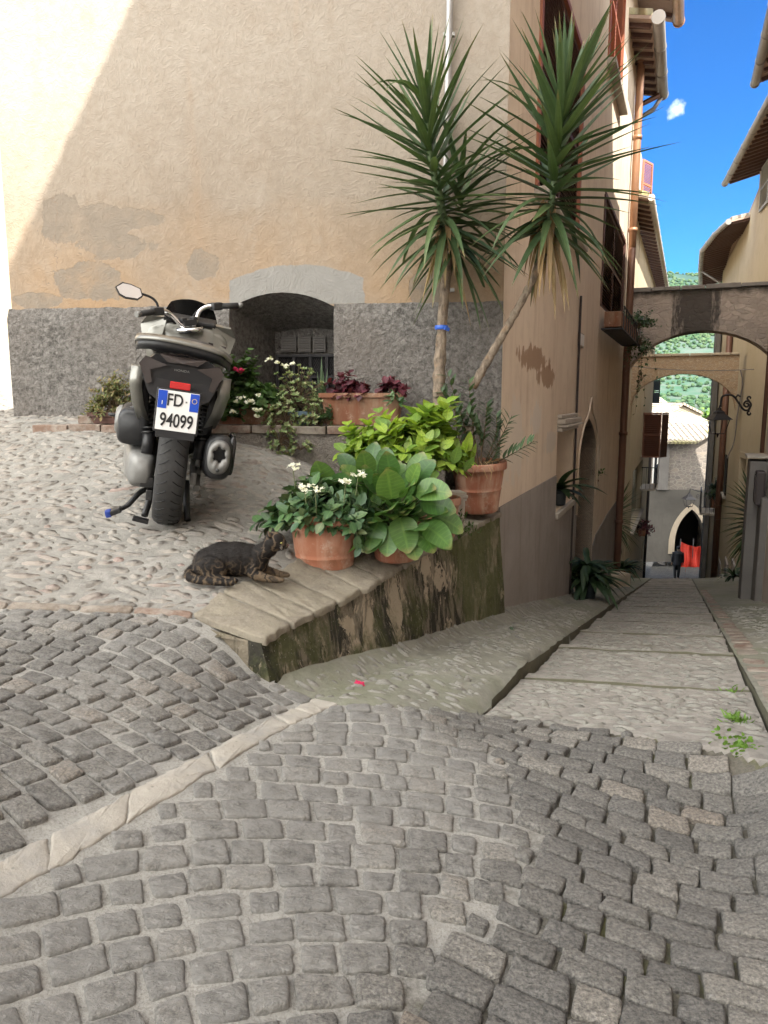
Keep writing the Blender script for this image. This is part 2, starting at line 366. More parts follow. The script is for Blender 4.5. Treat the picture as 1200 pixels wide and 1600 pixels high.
def mk_front():
    """pinkish cream render, ochre lower band, grey patches where the coat has come off: all fixed to the wall"""
    m = NT('front_wall_render', .93, .12); X, Y, Z = m.sep()
    warp = m.math('MULTIPLY', m.math('SUBTRACT', m.noise(2.2, 7, .68, .3), .5), 1.0)
    warp2 = m.math('MULTIPLY', m.math('SUBTRACT', m.noise(9, 6, .7), .5), .16)
    big = m.noise(.8, 5, .6, .5)
    c = m.mix(m.rng(big, .35, .65), (.255,.210,.165), (.295,.25,.20))
    fade = m.rng(m.math('ADD', Z, m.math('MULTIPLY', warp, .7)), 1.25, 2.2)                       # paler with height
    c = m.mix(fade, c, (.325,.285,.238))
    och = m.rng(m.math('ADD', Z, m.math('MULTIPLY', warp, .5)), 1.35, .75, 0, 1)
    c = m.mix(m.math('MULTIPLY', och, m.rng(m.noise(1.4, 4), .3, .6, .35, 1)), c, (.315,.218,.135))
    c = m.mix(m.rng(m.noise(3.5, 6, .7), .52, .74, 0, .4), c, (.26,.205,.155))
    st = m.noise(1, 4, .6, .2, vec=m.map(scale=(5, 5, .45))); c = m.mix(m.rng(st, .55, .8, 0, .35), c, (.31,.215,.14))
    mt = m.noise(17, 6, .75); c = m.mix(m.rng(mt, .38, .62, 0, .45), c, m.mix(1.0, c, (.74,.70,.66), 'MULTIPLY')); mt2 = m.noise(2.6, 6, .7, .4); c = m.mix(m.rng(mt2, .55, .7, 0, .4), c, (.32,.28,.235))
    def blob(px, py, rx, rz, k=.55, w=None):
        p = front_at(px, py)
        dx = m.math('DIVIDE', m.math('SUBTRACT', X, p.x), rx); dz = m.math('DIVIDE', m.math('SUBTRACT', Z, p.z), rz)
        d = m.math('SQRT', m.math('ADD', m.math('MULTIPLY', dx, dx), m.math('MULTIPLY', dz, dz)))
        d = m.math('ADD', d, m.math('MULTIPLY', m.math('ADD', warp, warp2), k)); return m.rng(d, 1.0, .97)
    g = blob(150, 350, .42, .10, 3.2); 
    for b in ((95, 345, .15, .16, 2.4), (190, 385, .30, .10, 2.8), (130, 440, .30, .13, 2.2), (320, 415, .10, .09, 3.2), (215, 345, .2, .05, 2.5), (668, 452, .12, .13, 1.2), (60, 470, .2, .06, 2)):
        g = m.math('MAXIMUM', g, blob(*b))
    gcol = m.mix(m.noise(12, 5, .7), (.175,.145,.115), (.245,.208,.168))
    c = m.mix(m.math('MULTIPLY', g, m.rng(m.noise(5, 5, .7), .35, .55, .45, .95)), c, gcol)
    ar = 0; c = m.mix(m.math('MULTIPLY', ar, .6), c, (.44,.36,.26))
    p1 = front_at(463, 470); dx = m.math('SUBTRACT', X, p1.x); 
    arch = m.math('ADD', m.math('MULTIPLY', m.math('MULTIPLY', dx, dx), .46), m.math('SUBTRACT', Z, p1.z + .235))
    band = m.math('MULTIPLY', m.rng(m.math('ADD', arch, m.math('MULTIPLY', warp2, .3)), .004, -.004), m.math('MULTIPLY', m.rng(m.math('ADD', m.math('ABSOLUTE', dx), m.math('MULTIPLY', warp2, .5)), .46, .455), m.rng(Z, p1.z-.03, p1.z-.02)))
    c = m.mix(band, c, m.mix(m.noise(10, 5), (.205,.195,.178), (.265,.255,.238)))
    # hairline crack
    cz = m.math('ADD', X, m.math('MULTIPLY', m.math('SUBTRACT', m.noise(3.5, 5, .6), .5), .35)); pc = front_at(95, 420)
    ck = m.math('MULTIPLY', m.rng(m.math('ABSOLUTE', m.math('SUBTRACT', cz, pc.x)), .004, .0015), m.rng(Z, pc.z+.55, pc.z+.5))
    c = m.mix(m.math('MULTIPLY', ck, m.rng(Z, pc.z-.25, pc.z-.2)), c, (.22,.17,.13))
    sw = m.noise(7, 3, .55, 2.4); ridge = m.rng(m.math('ABSOLUTE', m.math('SUBTRACT', sw, .5)), 0, .05, 1, 0)
    h = m.math('ADD', m.math('ADD', m.math('MULTIPLY', m.noise(60, 5, .65), .6), m.math('MULTIPLY', ridge, .28)), m.math('ADD', m.math('MULTIPLY', g, -.7), m.math('MULTIPLY', m.noise(10, 4), 1.3)))
    return m.done(c, .93, m.bump(h, .42, .012))
def mk_plinth():
    m = NT('rough_cast_plinth', .95, .1); nz = m.noise(30, 6, .72, .4); c = m.mix(m.rng(nz, .36, .64), (.095,.088,.080), (.29,.272,.252))
    c = m.mix(m.rng(m.noise(2, 5, .6), .4, .7, 0, .6), c, (.20,.175,.155)); X, Y, Z = m.sep()
    c = m.mix(m.rng(m.math('ADD', Z, m.math('MULTIPLY', m.noise(3, 4), .4)), .12, -.1, 0, .55), c, (.30,.26,.22))
    h = m.math('ADD', m.noise(38, 5, .68, .5), m.math('MULTIPLY', m.noise(90, 4, .6), .5))
    return m.done(c, .95, m.bump(h, 1.0, .035))
def mk_moss():
    m = NT('mossy_retaining_wall', .93, .15); X, Y, Z = m.sep()
    base = m.mix(m.noise(9, 7, .72), (.15,.128,.095), (.30,.255,.19))
    st = m.noise(1, 7, .72, .5, vec=m.map(scale=(9, 9, 2.0)))
    c = m.mix(m.rng(st, .47, .54), base, (.045,.042,.033))
    pl = m.noise(1, 6, .7, .6, vec=m.map(scale=(5.5, 5.5, 3.0), loc=(3, 1, 5))); c = m.mix(m.rng(pl, .535, .565), c, (.42,.35,.26))
    ms = m.noise(2.6, 7, .75, .2, vec=m.map(loc=(7, 2, 1))); c = m.mix(m.rng(ms, .48, .60, 0, .9), c, m.mix(m.noise(40, 4), (.060,.066,.028), (.115,.122,.055)))
    # green upright stain at the far end, fixed to the wall
    c = m.mix(m.math('MULTIPLY', m.rng(m.math('ADD', Y, m.math('MULTIPLY', m.noise(4, 3), .5)), 4.45, 4.6), m.rng(m.noise(3, 5, .7), .3, .55, .3, .95)), c, m.mix(m.noise(20, 5), (.085,.095,.04), (.15,.155,.075)))
    sp = m.vor(60, feature='F1'); c = m.mix(m.rng(sp, .16, .10, 0, .5), c, (.42,.40,.33))
    h = m.math('ADD', m.noise(24, 7, .75, .3), m.math('MULTIPLY', m.noise(6, 4), 1.6))
    return m.done(c, .93, m.bump(h, 1.0, .03))
# ------------------------------------------------------------------ world-space parts under a thing's Empty
def world_loc(o):
    l = Vector((0,0,0))
    while o is not None: l = l + o.location; o = o.parent
    return l
def partw(mb, name, mats, parent=None, fix=True):
    """geometry given in scene coordinates, parented under a thing"""
    o = mb.build(name, mats, None, fix=fix)
    if parent is not None:
        o.parent = parent; o.location = -world_loc(parent)
    return o

FL = Vector((-2.64, 5.42, 0)); FC = Vector((.78, 5.0, 0)); FD = (FL-FC).normalized(); FN = Vector((FD.y, -FD.x, 0))
if FN.y > 0: FN = -FN
def front_at(px, py, off=0.0):      # where a line of sight meets the front wall (off = distance in front of it)
    r = ray(px, py); q = FC + FN*off
    return r*(q.dot(FN)/r.dot(FN))

class TPS:
    def __init__(s, pts):
        s.P = np.array([tuple(q) for q in pts], float); n = len(s.P); X = s.P[:, :2]
        d = np.linalg.norm(X[:, None]-X[None], axis=2); K = s.k(d) + np.eye(n)*2e-3
        A = np.zeros((n+3, n+3)); A[:n, :n] = K; A[:n, n] = 1; A[:n, n+1:] = X; A[n, :n] = 1; A[n+1:, :n] = X.T
        s.w = np.linalg.solve(A, np.concatenate([s.P[:, 2], [0,0,0]]))
    @staticmethod
    def k(d): return np.where(d > 1e-9, d*d*np.log(np.maximum(d, 1e-9)), 0)
    def __call__(s, x, y):
        x = np.asarray(x, float); y = np.asarray(y, float); Q = np.stack([x.ravel(), y.ravel()], 1)
        d = np.linalg.norm(Q[:, None]-s.P[None, :, :2], axis=2); n = len(s.P)
        z = s.k(d) @ s.w[:n] + s.w[n] + Q @ s.w[n+1:]
        return z.reshape(x.shape) if x.shape else float(z[0])

def zc(y): 
    if y < 19.5: return -.598 - .2144*y
    if y < 36.5: return -4.779 - .254*(y-19.5)
    return -9.097 - .11*(y-36.5)
def pl(x, tab):
    if x <= tab[0][0]: return tab[0][1]
    for (a, va), (b, vb) in zip(tab, tab[1:]):
        if x <= b: return lerp(va, vb, (x-a)/(b-a))
    return tab[-1][1]
KL, KR = .48, 1.48                  # edges of the stepped middle lane
def left_s(t): return pl(t, [(-2.75, -.235), (0, 0), (9.38, 0), (9.42, -.32), (60, -.32)])
def right_s(t): return 2.5
STEP0, STEPL = -1.32, 1.06
def z_alley(t, s):
    y = (P0 + D*t + R*s).y; z = zc(y); f = 1 if y < 19 else 0.0
    fade = max(0, min(1, (30-t)/15))
    if s < KL:
        u = (s-left_s(t))/(KL-left_s(t)); e0 = pl(t, [(-2.7, .17), (0, .24), (9, .07), (30, .0)]); e1 = pl(t, [(-2.3, .0), (-1.3, .055), (3, .06), (16, .03), (30, 0)])
        return z + lerp(e0, e1, max(0, u)) - .035*math.exp(-((u-.28)/.14)**2)*fade
    if s <= KR:
        if t > 17: 
            k = (t-17)/1.4; return z + .10*((k % 1)-.5)*(1 if y < 36 else 0)
        k = (t-STEP0)/STEPL; a = .055*((k % 1.0)-.45) if k > 0 else .03*k
        return z + a*fade
    u = s-KR; return z + (.02 + .045*u)*fade
def g_alley(px, py, lift=0):
    """line of sight on the alley's ground"""
    r = ray(px, py); lo, hi = 1.5, 60
    prev = None
    for i in range(1200):
        k = 1.5 + i*.05
        p = r*k; t, s = to_ts(p.x, p.y)
        if p.z < zc(p.y) + (pl(t, [(-2.7,.1),(0,.12),(9,.05),(30,0)]) if s < KL else 0): return p
    return r*20
def ctrl(lst): return [at_z(px, py, z) for px, py, z in lst]
EDGE = [(405,1052),(440,1068),(490,1092),(560,1099),(640,1104),(720,1110),(790,1119),(860,1130),(960,1141),(1050,1155),(1130,1170),(1200,1188),(1300,1210)]
edge_w = [g_alley(*p) for p in EDGE]
edge_w[0] = at_z(405, 1052, -.985)
for i, p in enumerate(edge_w):
    t, s = to_ts(p.x, p.y); zz = z_alley(t, s); px, py = EDGE[i]
    if i > 0: edge_w[i] = at_z(px, py, zz)
fc = ctrl([(-300,1700,-.96),(0,1600,-1.04),(300,1600,-1.09),(600,1600,-1.13),(900,1600,-1.165),(1200,1600,-1.18),(600,1900,-1.16),(1400,1700,-1.20),(0,1900,-1.10),
  (0,1370,-.965),(300,1370,-1.035),(600,1370,-1.10),(900,1370,-1.145),(1200,1370,-1.16),
  (-200,1200,-.83),(0,1200,-.895),(250,1200,-.965),(500,1200,-1.04),(750,1200,-1.10),(1000,1210,-1.14),(1200,1250,-1.145),
  (0,1050,-.84),(150,1050,-.87),(300,1050,-.915),(-200,1050,-.79)])
BR = [(-260,938,-.74),(-120,943,-.765),(0,948,-.785),(100,950,-.795),(200,953,-.81),(300,962,-.83),(330,990,-.862),(365,1022,-.92)]
br_w = ctrl(BR)
zF = TPS(fc + br_w + list(edge_w))
tc = []
for px, py, y in [(300,820,3.55),(258,818,3.62),(180,690,4.72),(110,675,4.9),(35,648,5.42),(350,700,4.6),(430,718,4.5)]:
    tc.append(at_y(px, py, y))
tc += ctrl([(370,925,-.782),(440,905,-.785)]) + br_w[:6]
tc += [Vector(q) for q in ((-.454, 2.58, -.852), (.28, 4.02, -.785), (.78, 5.0, -.757), (-.05, 3.35, -.83), (.2, 5.0, -.66), (.0, 4.4, -.66))]
for px, py, y in [(0,640,6.0),(0,560,8.4),(30,541,9.2),(0,700,4.75),(-150,640,5.6),(-200,560,8.5),(-300,760,4.3)]: tc.append(at_y(px, py, y))
zT = TPS(tc)

def inside(pt, poly):
    x, y = pt[0], pt[1]; c = False; j = len(poly)-1
    for i in range(len(poly)):
        xi, yi = poly[i][0], poly[i][1]; xj, yj = poly[j][0], poly[j][1]
        if (yi > y) != (yj > y) and x < (xj-xi)*(y-yi)/(yj-yi) + xi: c = not c
        j = i
    return c
def proj(x, y, z):
    dd = y*CP - z*SP; return 600 + F*x/dd, 800 - F*(y*SP + z*CP)/dd

class Occ:
    def __init__(s, x0, x1, y0, y1, r=.008):
        s.x0, s.y0, s.r = x0, y0, r; s.g = np.zeros((int((x1-x0)/r)+2, int((y1-y0)/r)+2), bool)
    def cells(s, poly):
        P = np.array([(p[0], p[1]) for p in poly]); mn = P.min(0); mx = P.max(0)
        i0, i1 = int((mn[0]-s.x0)/s.r), int((mx[0]-s.x0)/s.r)+1; j0, j1 = int((mn[1]-s.y0)/s.r), int((mx[1]-s.y0)/s.r)+1
        if i0 < 0 or j0 < 0 or i1 >= s.g.shape[0] or j1 >= s.g.shape[1]: return None
        X, Y = np.meshgrid(s.x0+(np.arange(i0, i1+1)+.5)*s.r, s.y0+(np.arange(j0, j1+1)+.5)*s.r, indexing='ij')
        ins = np.ones(X.shape, bool); c = P.mean(0); n = len(P)
        for k in range(n):
            a = P[k]; b = P[(k+1) % n]; cr = (b[0]-a[0])*(Y-a[1]) - (b[1]-a[1])*(X-a[0]); c0 = (b[0]-a[0])*(c[1]-a[1]) - (b[1]-a[1])*(c[0]-a[0])
            ins &= (cr*np.sign(c0) >= -1e-9)
        return i0, i1+1, j0, j1+1, ins
    def free(s, poly, tol=.03):
        c = s.cells(poly)
        if c is None: return False
        i0, i1, j0, j1, ins = c; n = ins.sum()
        return n > 0 and (s.g[i0:i1, j0:j1] & ins).sum() <= tol*n
    def mark(s, poly):
        c = s.cells(poly)
        if c is not None: i0, i1, j0, j1, ins = c; s.g[i0:i1, j0:j1] |= ins

class Stones:
    """many stones as one paved surface mesh with a 'dust' value per vertex"""
    def __init__(s): s.V = []; s.Fc = []; s.dust = []; s.mi = []
    def stone(s, poly, zf, up=.004, h=.035, rnd=.18, rough=.0022, dust=0., mi=0, crown=.003, n=14, edge=.007, tilt=.03):
        P = np.array([(p[0], p[1]) for p in poly], float); c = P.mean(0); m = len(P)
        # rounded outline: walk the polygon edges, pull the corners in
        out = []; per = max(1, n//m)
        for k in range(m):
            a = P[k]; b = P[(k+1) % m]
            for q in range(per):
                t = ((q+.5)/per-.5)*(1+.75/per)*.97+.5 if per > 2 else (q+.5)/per; out.append(a*(1-t)+b*t)
        O = np.array(out); K = len(O)
        O2 = (np.roll(O, 1, 0)+np.roll(O, -1, 0))/2; O = O*(1-rnd)+O2*rnd
        O = c + (O-c)*(1+rng.normal(0, .022, (K, 1)))
        size = np.linalg.norm(O-c, axis=1).mean(); ei = min(edge/size, .35)
        rings = [(1.0, -h), (1.0, -.006), (1-ei*.45, -.0018), (1-ei*1.3, 0), (.55, crown*.8)]
        b = len(s.V); tx, ty = rng.normal(0, tilt, 2); pts = []
        for f, dz in rings:
            Q = c+(O-c)*f; pts.append((Q, dz))
        allxy = np.concatenate([q for q, _ in pts]+[c[None]]); Z = zf(allxy[:, 0], allxy[:, 1])
        i = 0
        zt = up
        for (Q, dz) in pts:
            for q in Q:
                nz = mnoise.noise((q[0]*38, q[1]*38, .3))*rough*2.2 + mnoise.noise((q[0]*95, q[1]*95, 2.3))*rough*1.2 if dz > -.01 else 0
                s.V.append((q[0], q[1], Z[i]+zt+dz+nz+(q[0]-c[0])*tx+(q[1]-c[1])*ty)); s.dust.append(dust); i += 1
        s.V.append((c[0], c[1], Z[i]+zt+crown+mnoise.noise((c[0]*60, c[1]*60, 1))*rough)); s.dust.append(dust*.8)
        nr = len(rings)
        for j in range(nr-1):
            for k in range(K):
                k2 = (k+1) % K; s.Fc.append((b+j*K+k, b+j*K+k2, b+(j+1)*K+k2, b+(j+1)*K+k)); s.mi.append(mi)
        for k in range(K): s.Fc.append((b+(nr-1)*K+k, b+(nr-1)*K+(k+1) % K, b+nr*K)); s.mi.append(mi)
    def build(s, name, mats, parent=None):
        me = bpy.data.meshes.new(name); me.from_pydata(s.V, [], s.Fc)
        for m in mats: me.materials.append(m)
        me.polygons.foreach_set('material_index', s.mi); me.polygons.foreach_set('use_smooth', [True]*len(s.Fc))
        a = me.attributes.new('dust', 'FLOAT', 'POINT'); a.data.foreach_set('value', np.array(s.dust, dtype=np.float32)); me.update()
        o = bpy.data.objects.new(name, me); COL.objects.link(o); o.parent = parent; return o

# zone outlines in plan
PB_up = [at_z(px, py, z) for px, py, z in [(-60,1372,-1.0),(60,1312,-1.0),(200,1240,-1.0),(330,1172,-1.03),(430,1118,-1.06),(492,1090,-1.08)]]
PB_lo = [at_z(px, py, z) for px, py, z in [(-60,1428,-1.04),(60,1368,-1.04),(190,1290,-1.04),(345,1197,-1.06),(455,1130,-1.08),(528,1098,-1.10)]]
def refine(lst, zf):    # settle the points on the ground
    out = []
    for p in lst:
        q = Vector(p)
        for _ in range(12):
            z = zf(q.x, q.y); q = q*(z/q.z)*.5 + q*.5
        out.append(q)
    return out
PB_up = refine(PB_up, zF); PB_lo = refine(PB_lo, zF)
bnd_cr = refine([at_z(px, py, -1.2) for px, py in [(770,1112),(765,1180),(800,1240),(815,1310),(775,1390),(700,1470),(640,1540),(560,1650),(480,1800)]], zF)   # where jointing turns from pale and full to dark and open
def bnd_x(y):
    return pl(y, sorted([(p.y, p.x) for p in bnd_cr]))
far_w = [(p.x, p.y) for p in edge_w]; low = [(1.8, .75), (-1.6, .75)]
zone_R_all = [(p.x, p.y) for p in PB_lo] + far_w[3:] + [(2.4, 2.4), (2.2, .7), (-1.5, .7), (-1.5, 1.2)]
zone_L = [(p.x, p.y) for p in PB_up] + [(edge_w[1].x-.01, edge_w[1].y), (-.47, 2.55)] + [(p.x, p.y-.02) for p in br_w[::-1]] + [(-2.4, 2.5), (-2.2, 1.0), (-1.6, 1.1)]
zone_all = [(-2.6, .6), (2.4, .6), (2.6, 2.6)] + far_w[::-1] + [(p.x, p.y) for p in br_w[::-1]] + [(-2.6, 2.8)]
def dust_at(x, y):
    b = bnd_x(y); w = mnoise.noise((x*2.6, y*2.6, 0))*.16
    # left of the white band: half full joints
    xb = pl(y, sorted([(p.y, p.x) for p in PB_up]))
    if x < xb: return .66 + mnoise.noise((x*2, y*2, 5))*.35
    return max(0., min(1., (b + w*2 - x)/.42 + .5))*.9 + .02

def build_setts():
    occ = Occ(-2.8, 2.8, .5, 3.3); S = Stones()
    for P in ([(p.x, p.y) for p in PB_up] + [(p.x, p.y) for p in PB_lo[::-1]],):
        for k in range(5): occ.mark([P[k], P[k+1], P[10-k], P[11-k]])
    def lay(center, zone, dr, dl, rmin, rmax, cond=lambda x, y: True, flip=False):
        r = rmin
        while r < rmax:
            drr = dr*random.uniform(.9, 1.12); a = -PI + random.random()*.1
            while a < PI:
                w = dl*random.uniform(.78, 1.3); da = w/r
                rc = r+drr/2; am = a+da/2; x = center[0]+rc*math.sin(am); y = center[1]+rc*math.cos(am)
                if -2.5 < x < 2.4 and .7 < y < 3.0:
                    g = .0030 if dust_at(x, y) < .3 else .0048
                    gr = g*random.uniform(.8, 1.6)
                    js = lambda q=.0048: random.uniform(-q, q)
                    cs = []
                    for (ra, aa) in ((r+gr, a+gr/r), (r+gr, a+da-gr/r), (r+drr-gr, a+da-gr/r), (r+drr-gr, a+gr/r)):
                        cs.append((center[0]+(ra+js())*math.sin(aa)+js(), center[1]+(ra+js())*math.cos(aa)+js()))
                    hit = False
                    if inside((x, y), zone) and cond(x, y):
                        full_ = cs
                        for sx_, sy_, ox, oy in ((1,1,0,0), (.72,1,.28,0), (.72,1,-.28,0), (1,.7,0,.3), (1,.7,0,-.3), (.7,.7,.3,.3), (.7,.7,-.3,-.3), (.7,.7,.3,-.3), (.7,.7,-.3,.3), (.45,.8,.5,0), (.45,.8,-.5,0)):
                            # a cut stone: keep one side of the full quad
                            def bil(u, v): 
                                a_, b_, c_, d_ = full_; return tuple(((1-u)*(1-v)*a_[k_]+u*(1-v)*b_[k_]+u*v*c_[k_]+(1-u)*v*d_[k_]) for k_ in (0, 1))
                            u0, u1 = .5+ox*.5-sx_/2, .5+ox*.5+sx_/2; v0, v1 = .5+oy*.5-sy_/2, .5+oy*.5+sy_/2
                            cs = [bil(u0, v0), bil(u1, v0), bil(u1, v1), bil(u0, v1)]
                            if all(inside(lerp2(q, (x, y), .12), zone) for q in cs) and occ.free(cs, .06): hit = True; break
                    if hit:
                        occ.mark(cs); d = dust_at(x, y)
                        S.stone(cs, zF, up=random.gauss(.007 if d < .4 else .0028, .0022), dust=d, tilt=.028, n=20, edge=.0045, crown=.0012, rough=.0016, rnd=.1)
                a += da
            r += drr
    lerp2 = lambda a, b, t: (a[0]*(1-t)+b[0]*t, a[1]*(1-t)+b[1]*t)
    lay((.10, .15), zone_R_all, .074, .092, .8, 3.4, lambda x, y: x < bnd_x(y))
    lay((3.0, 7.2), zone_R_all, .076, .110, 3.2, 8.2, lambda x, y: x >= bnd_x(y)-.02)
    lay((-1.6, .55), zone_L, .072, .088, .3, 3.0)
    # small fillers in what is left
    for it in range(9000):
        x = random.uniform(-2.3, 2.2); y = random.uniform(.9, 3.0); sz = random.uniform(.028, .040) if it < 18000 else random.uniform(.014, .022)
        if not (inside((x, y), zone_R_all) or inside((x, y), zone_L)): continue
        a0 = random.gauss(0, .3)+.785; k = 4; cs = [(x+sz*random.uniform(.8, 1.2)*math.cos(a0+2*PI*i/k), y+sz*random.uniform(.6, .8)*math.sin(a0+2*PI*i/k)) for i in range(k)]
        big = [(x+(q[0]-x)*1.25, y+(q[1]-y)*1.25) for q in cs]
        if occ.free(big, .0): occ.mark(cs); S.stone(cs, zF, up=.001, dust=dust_at(x, y), n=10)
    o = S.build('cobblestone_paving', [M['sett']]); tag(o, kind='structure')
    # jointing sheet
    nx, ny = 300, 150; xs = np.linspace(-2.9, 2.9, nx); ys = np.linspace(.45, 3.15, ny); X, Y = np.meshgrid(xs, ys); Z = zF(X, Y)
    V = []; du = []
    for j in range(ny):
        for i in range(nx):
            x, y = X[j, i], Y[j, i]; d = dust_at(x, y); V.append((x, y, Z[j, i] - lerp(.014, .0045, d) + mnoise.noise((x*25, y*25, 0))*.003)); du.append(d)
    Fc = []
    for j in range(ny-1):
        for i in range(nx-1):
            if inside((xs[i]+.01, ys[j]+.01), zone_all) or inside((xs[i], ys[j]), [(-1.0, 2.5), (-.40, 2.5), (-.40, 2.80), (-.62, 2.98), (-.80, 2.9)]): Fc.append((j*nx+i, j*nx+i+1, (j+1)*nx+i+1, (j+1)*nx+i))
    me = bpy.data.meshes.new('road_bed'); me.from_pydata(V, [], Fc); me.materials.append(M['joint']); me.polygons.foreach_set('use_smooth', [True]*len(Fc))
    a = me.attributes.new('dust', 'FLOAT', 'POINT'); a.data.foreach_set('value', np.array(du, dtype=np.float32))
    o = bpy.data.objects.new('road_bed', me); COL.objects.link(o); tag(o, kind='structure')
    # pale travertine band
    S = Stones(); U = PB_up; Lo = PB_lo
    def up_at(k, side): 
        A = U if side else Lo; i = min(int(k), 4); return A[i].lerp(A[i+1], k-i)
    cuts = [0, 1.1, 2.05, 2.95, 4.0, 4.45, 5.0]
    for a, b in zip(cuts, cuts[1:]):
        n = 7; ks = [lerp(a+.001, b-.001, i/n) for i in range(n+1)]
        P = [up_at(k, 1) for k in ks] + [up_at(k, 0) for k in ks[::-1]]
        P = [(p.x+random.uniform(-.006, .006), p.y+random.uniform(-.006, .006)) for p in P]
        S.stone(P, zF, up=.0005, n=len(P)*4, rnd=.04, rough=.0015, tilt=.002, edge=.006, crown=.0)
    o = S.build('travertine_band', [M['travertine']]); tag(o, kind='structure')
build_setts()

def pebble_field(S, occ, region, zf, n, wr, hr, pick, up=.004, dens=1.08, rough=.002, ang=0., angj=.35, crown=.006, edge=.012, mfn=None):
    x0 = min(p[0] for p in region); x1 = max(p[0] for p in region); y0 = min(p[1] for p in region); y1 = max(p[1] for p in region); cnt = 0
    for it in range(n):
        f = 1 - .6*it/n; x = random.uniform(x0, x1); y = random.uniform(y0, y1)
        if not inside((x, y), region): continue
        w = random.uniform(*wr)*f; h = random.uniform(*hr)*f; a = ang+random.gauss(0, angj); ca, sa = math.cos(a), math.sin(a); k = random.choice((6, 7, 8)); ph = random.random()*6
        cs = []
        for i in range(k):
            q = ph+2*PI*i/k; rr = random.uniform(.85, 1.15); u = w*.5*rr*math.cos(q); v = h*.5*rr*math.sin(q); cs.append((x+u*ca-v*sa, y+u*sa+v*ca))
        big = [(x+(q[0]-x)*dens, y+(q[1]-y)*dens) for q in cs]
        if occ.free(big, .02):
            occ.mark(cs); S.stone(cs, zf, up=random.gauss(up, .002), mi=pick(x, y), n=k*2, rnd=.4, crown=crown, edge=edge, rough=rough, tilt=.03); cnt += 1
    return cnt

def z_alley_np(x, y):
    x = np.atleast_1d(x); y = np.atleast_1d(y); return np.array([z_alley(*to_ts(a, b)) for a, b in zip(x.ravel(), y.ravel())]).reshape(x.shape)

def build_terrace():
    inner = [(-.454, 2.58), (.78, 5.0)]
    reg = [(p.x, p.y+.015) for p in br_w[:6]] + [(-.46, 2.62), (.76, 4.98), (FL.x, FL.y+.02), (-3.9, 7.5), (-4.2, 4.3)]
    nx, ny = 150, 150; xs = np.linspace(-4.6, .85, nx); ys = np.linspace(2.4, 9.6, ny); X, Y = np.meshgrid(xs, ys); Z = zT(X, Y)
    full = [(p.x, p.y-.02) for p in br_w[:6]] + [(-.66, 2.84), (-.40, 2.92), (.70, 5.0), (.3, 5.6), (-2.5, 5.7), (-2.7, 5.6), (-3.2, 9.6), (-4.6, 9.6), (-4.6, 2.4)]
    V = [(X[j, i], Y[j, i], Z[j, i]-.006+mnoise.noise((X[j, i]*12, Y[j, i]*12, 3))*.006) for j in range(ny) for i in range(nx)]
    Fc = [(j*nx+i, j*nx+i+1, (j+1)*nx+i+1, (j+1)*nx+i) for j in range(ny-1) for i in range(nx-1) if inside((xs[i]+.015, ys[j]+.02), full)]
    mb = MB(); mb.add(V, Fc, 0, True); o = mb.build('terrace_ground', M['terr_mortar'], fix=False); tag(o, kind='structure')
    occ = Occ(-4.8, 1.2, 2.2, 9.8, .01); S = Stones()
    # coping slabs of the retaining wall take their room first
    for k in range(24): 
        a = k/24; p = Vector((lerp(-.454, .78, a), lerp(2.58, 5.0, a), 0)); occ.mark([(p.x+.03, p.y), (p.x+.1, p.y+.12), (p.x-.25, p.y+.25), (p.x-.33, p.y+.12)])
    # terracotta edging course
    xx = -2.6
    def yb(x): return pl(x, [(p.x, p.y) for p in br_w[:6]])
    while xx < br_w[5].x-.1:
        w = random.uniform(.2, .27); g = .012
        if random.random() < .8:
            cs = [(xx+g, yb(xx)-.018+random.uniform(-.006,.006)), (xx+w, yb(xx+w)-.018+random.uniform(-.006,.006)), (xx+w, yb(xx+w)+.03), (xx+g, yb(xx)+.03)]; occ.mark(cs); S.stone(cs, zT, up=.004, mi=2, n=16, rnd=.2)
        xx += w
    def pick(x, y):
        p = .26 if y < 3.25 else (.06 if y < 3.9 else .03)
        return 1 if random.random() < p else 0
    near = [p for p in reg]
    c1 = pebble_field(S, occ, [(-3.0, 2.6), (.2, 2.6), (.5, 4.6), (-3.3, 4.6)], zT, 16000, (.08, .17), (.045, .09), lambda x, y: pick(x, y), up=.003, crown=.005) if False else 0
    def reg_near(pt): return inside(pt, reg)
    c1 = pebble_field(S, occ, reg, zT, 46000, (.06, .19), (.035, .085), pick, up=-.0022, crown=.0008, edge=.02, rough=.0035, dens=1.03)
    o = S.build('pebble_paving', [M['pebble'], M['pebble_pink'], M['brick']]); tag(o, kind='structure')
    print('terrace stones', c1)
build_terrace()

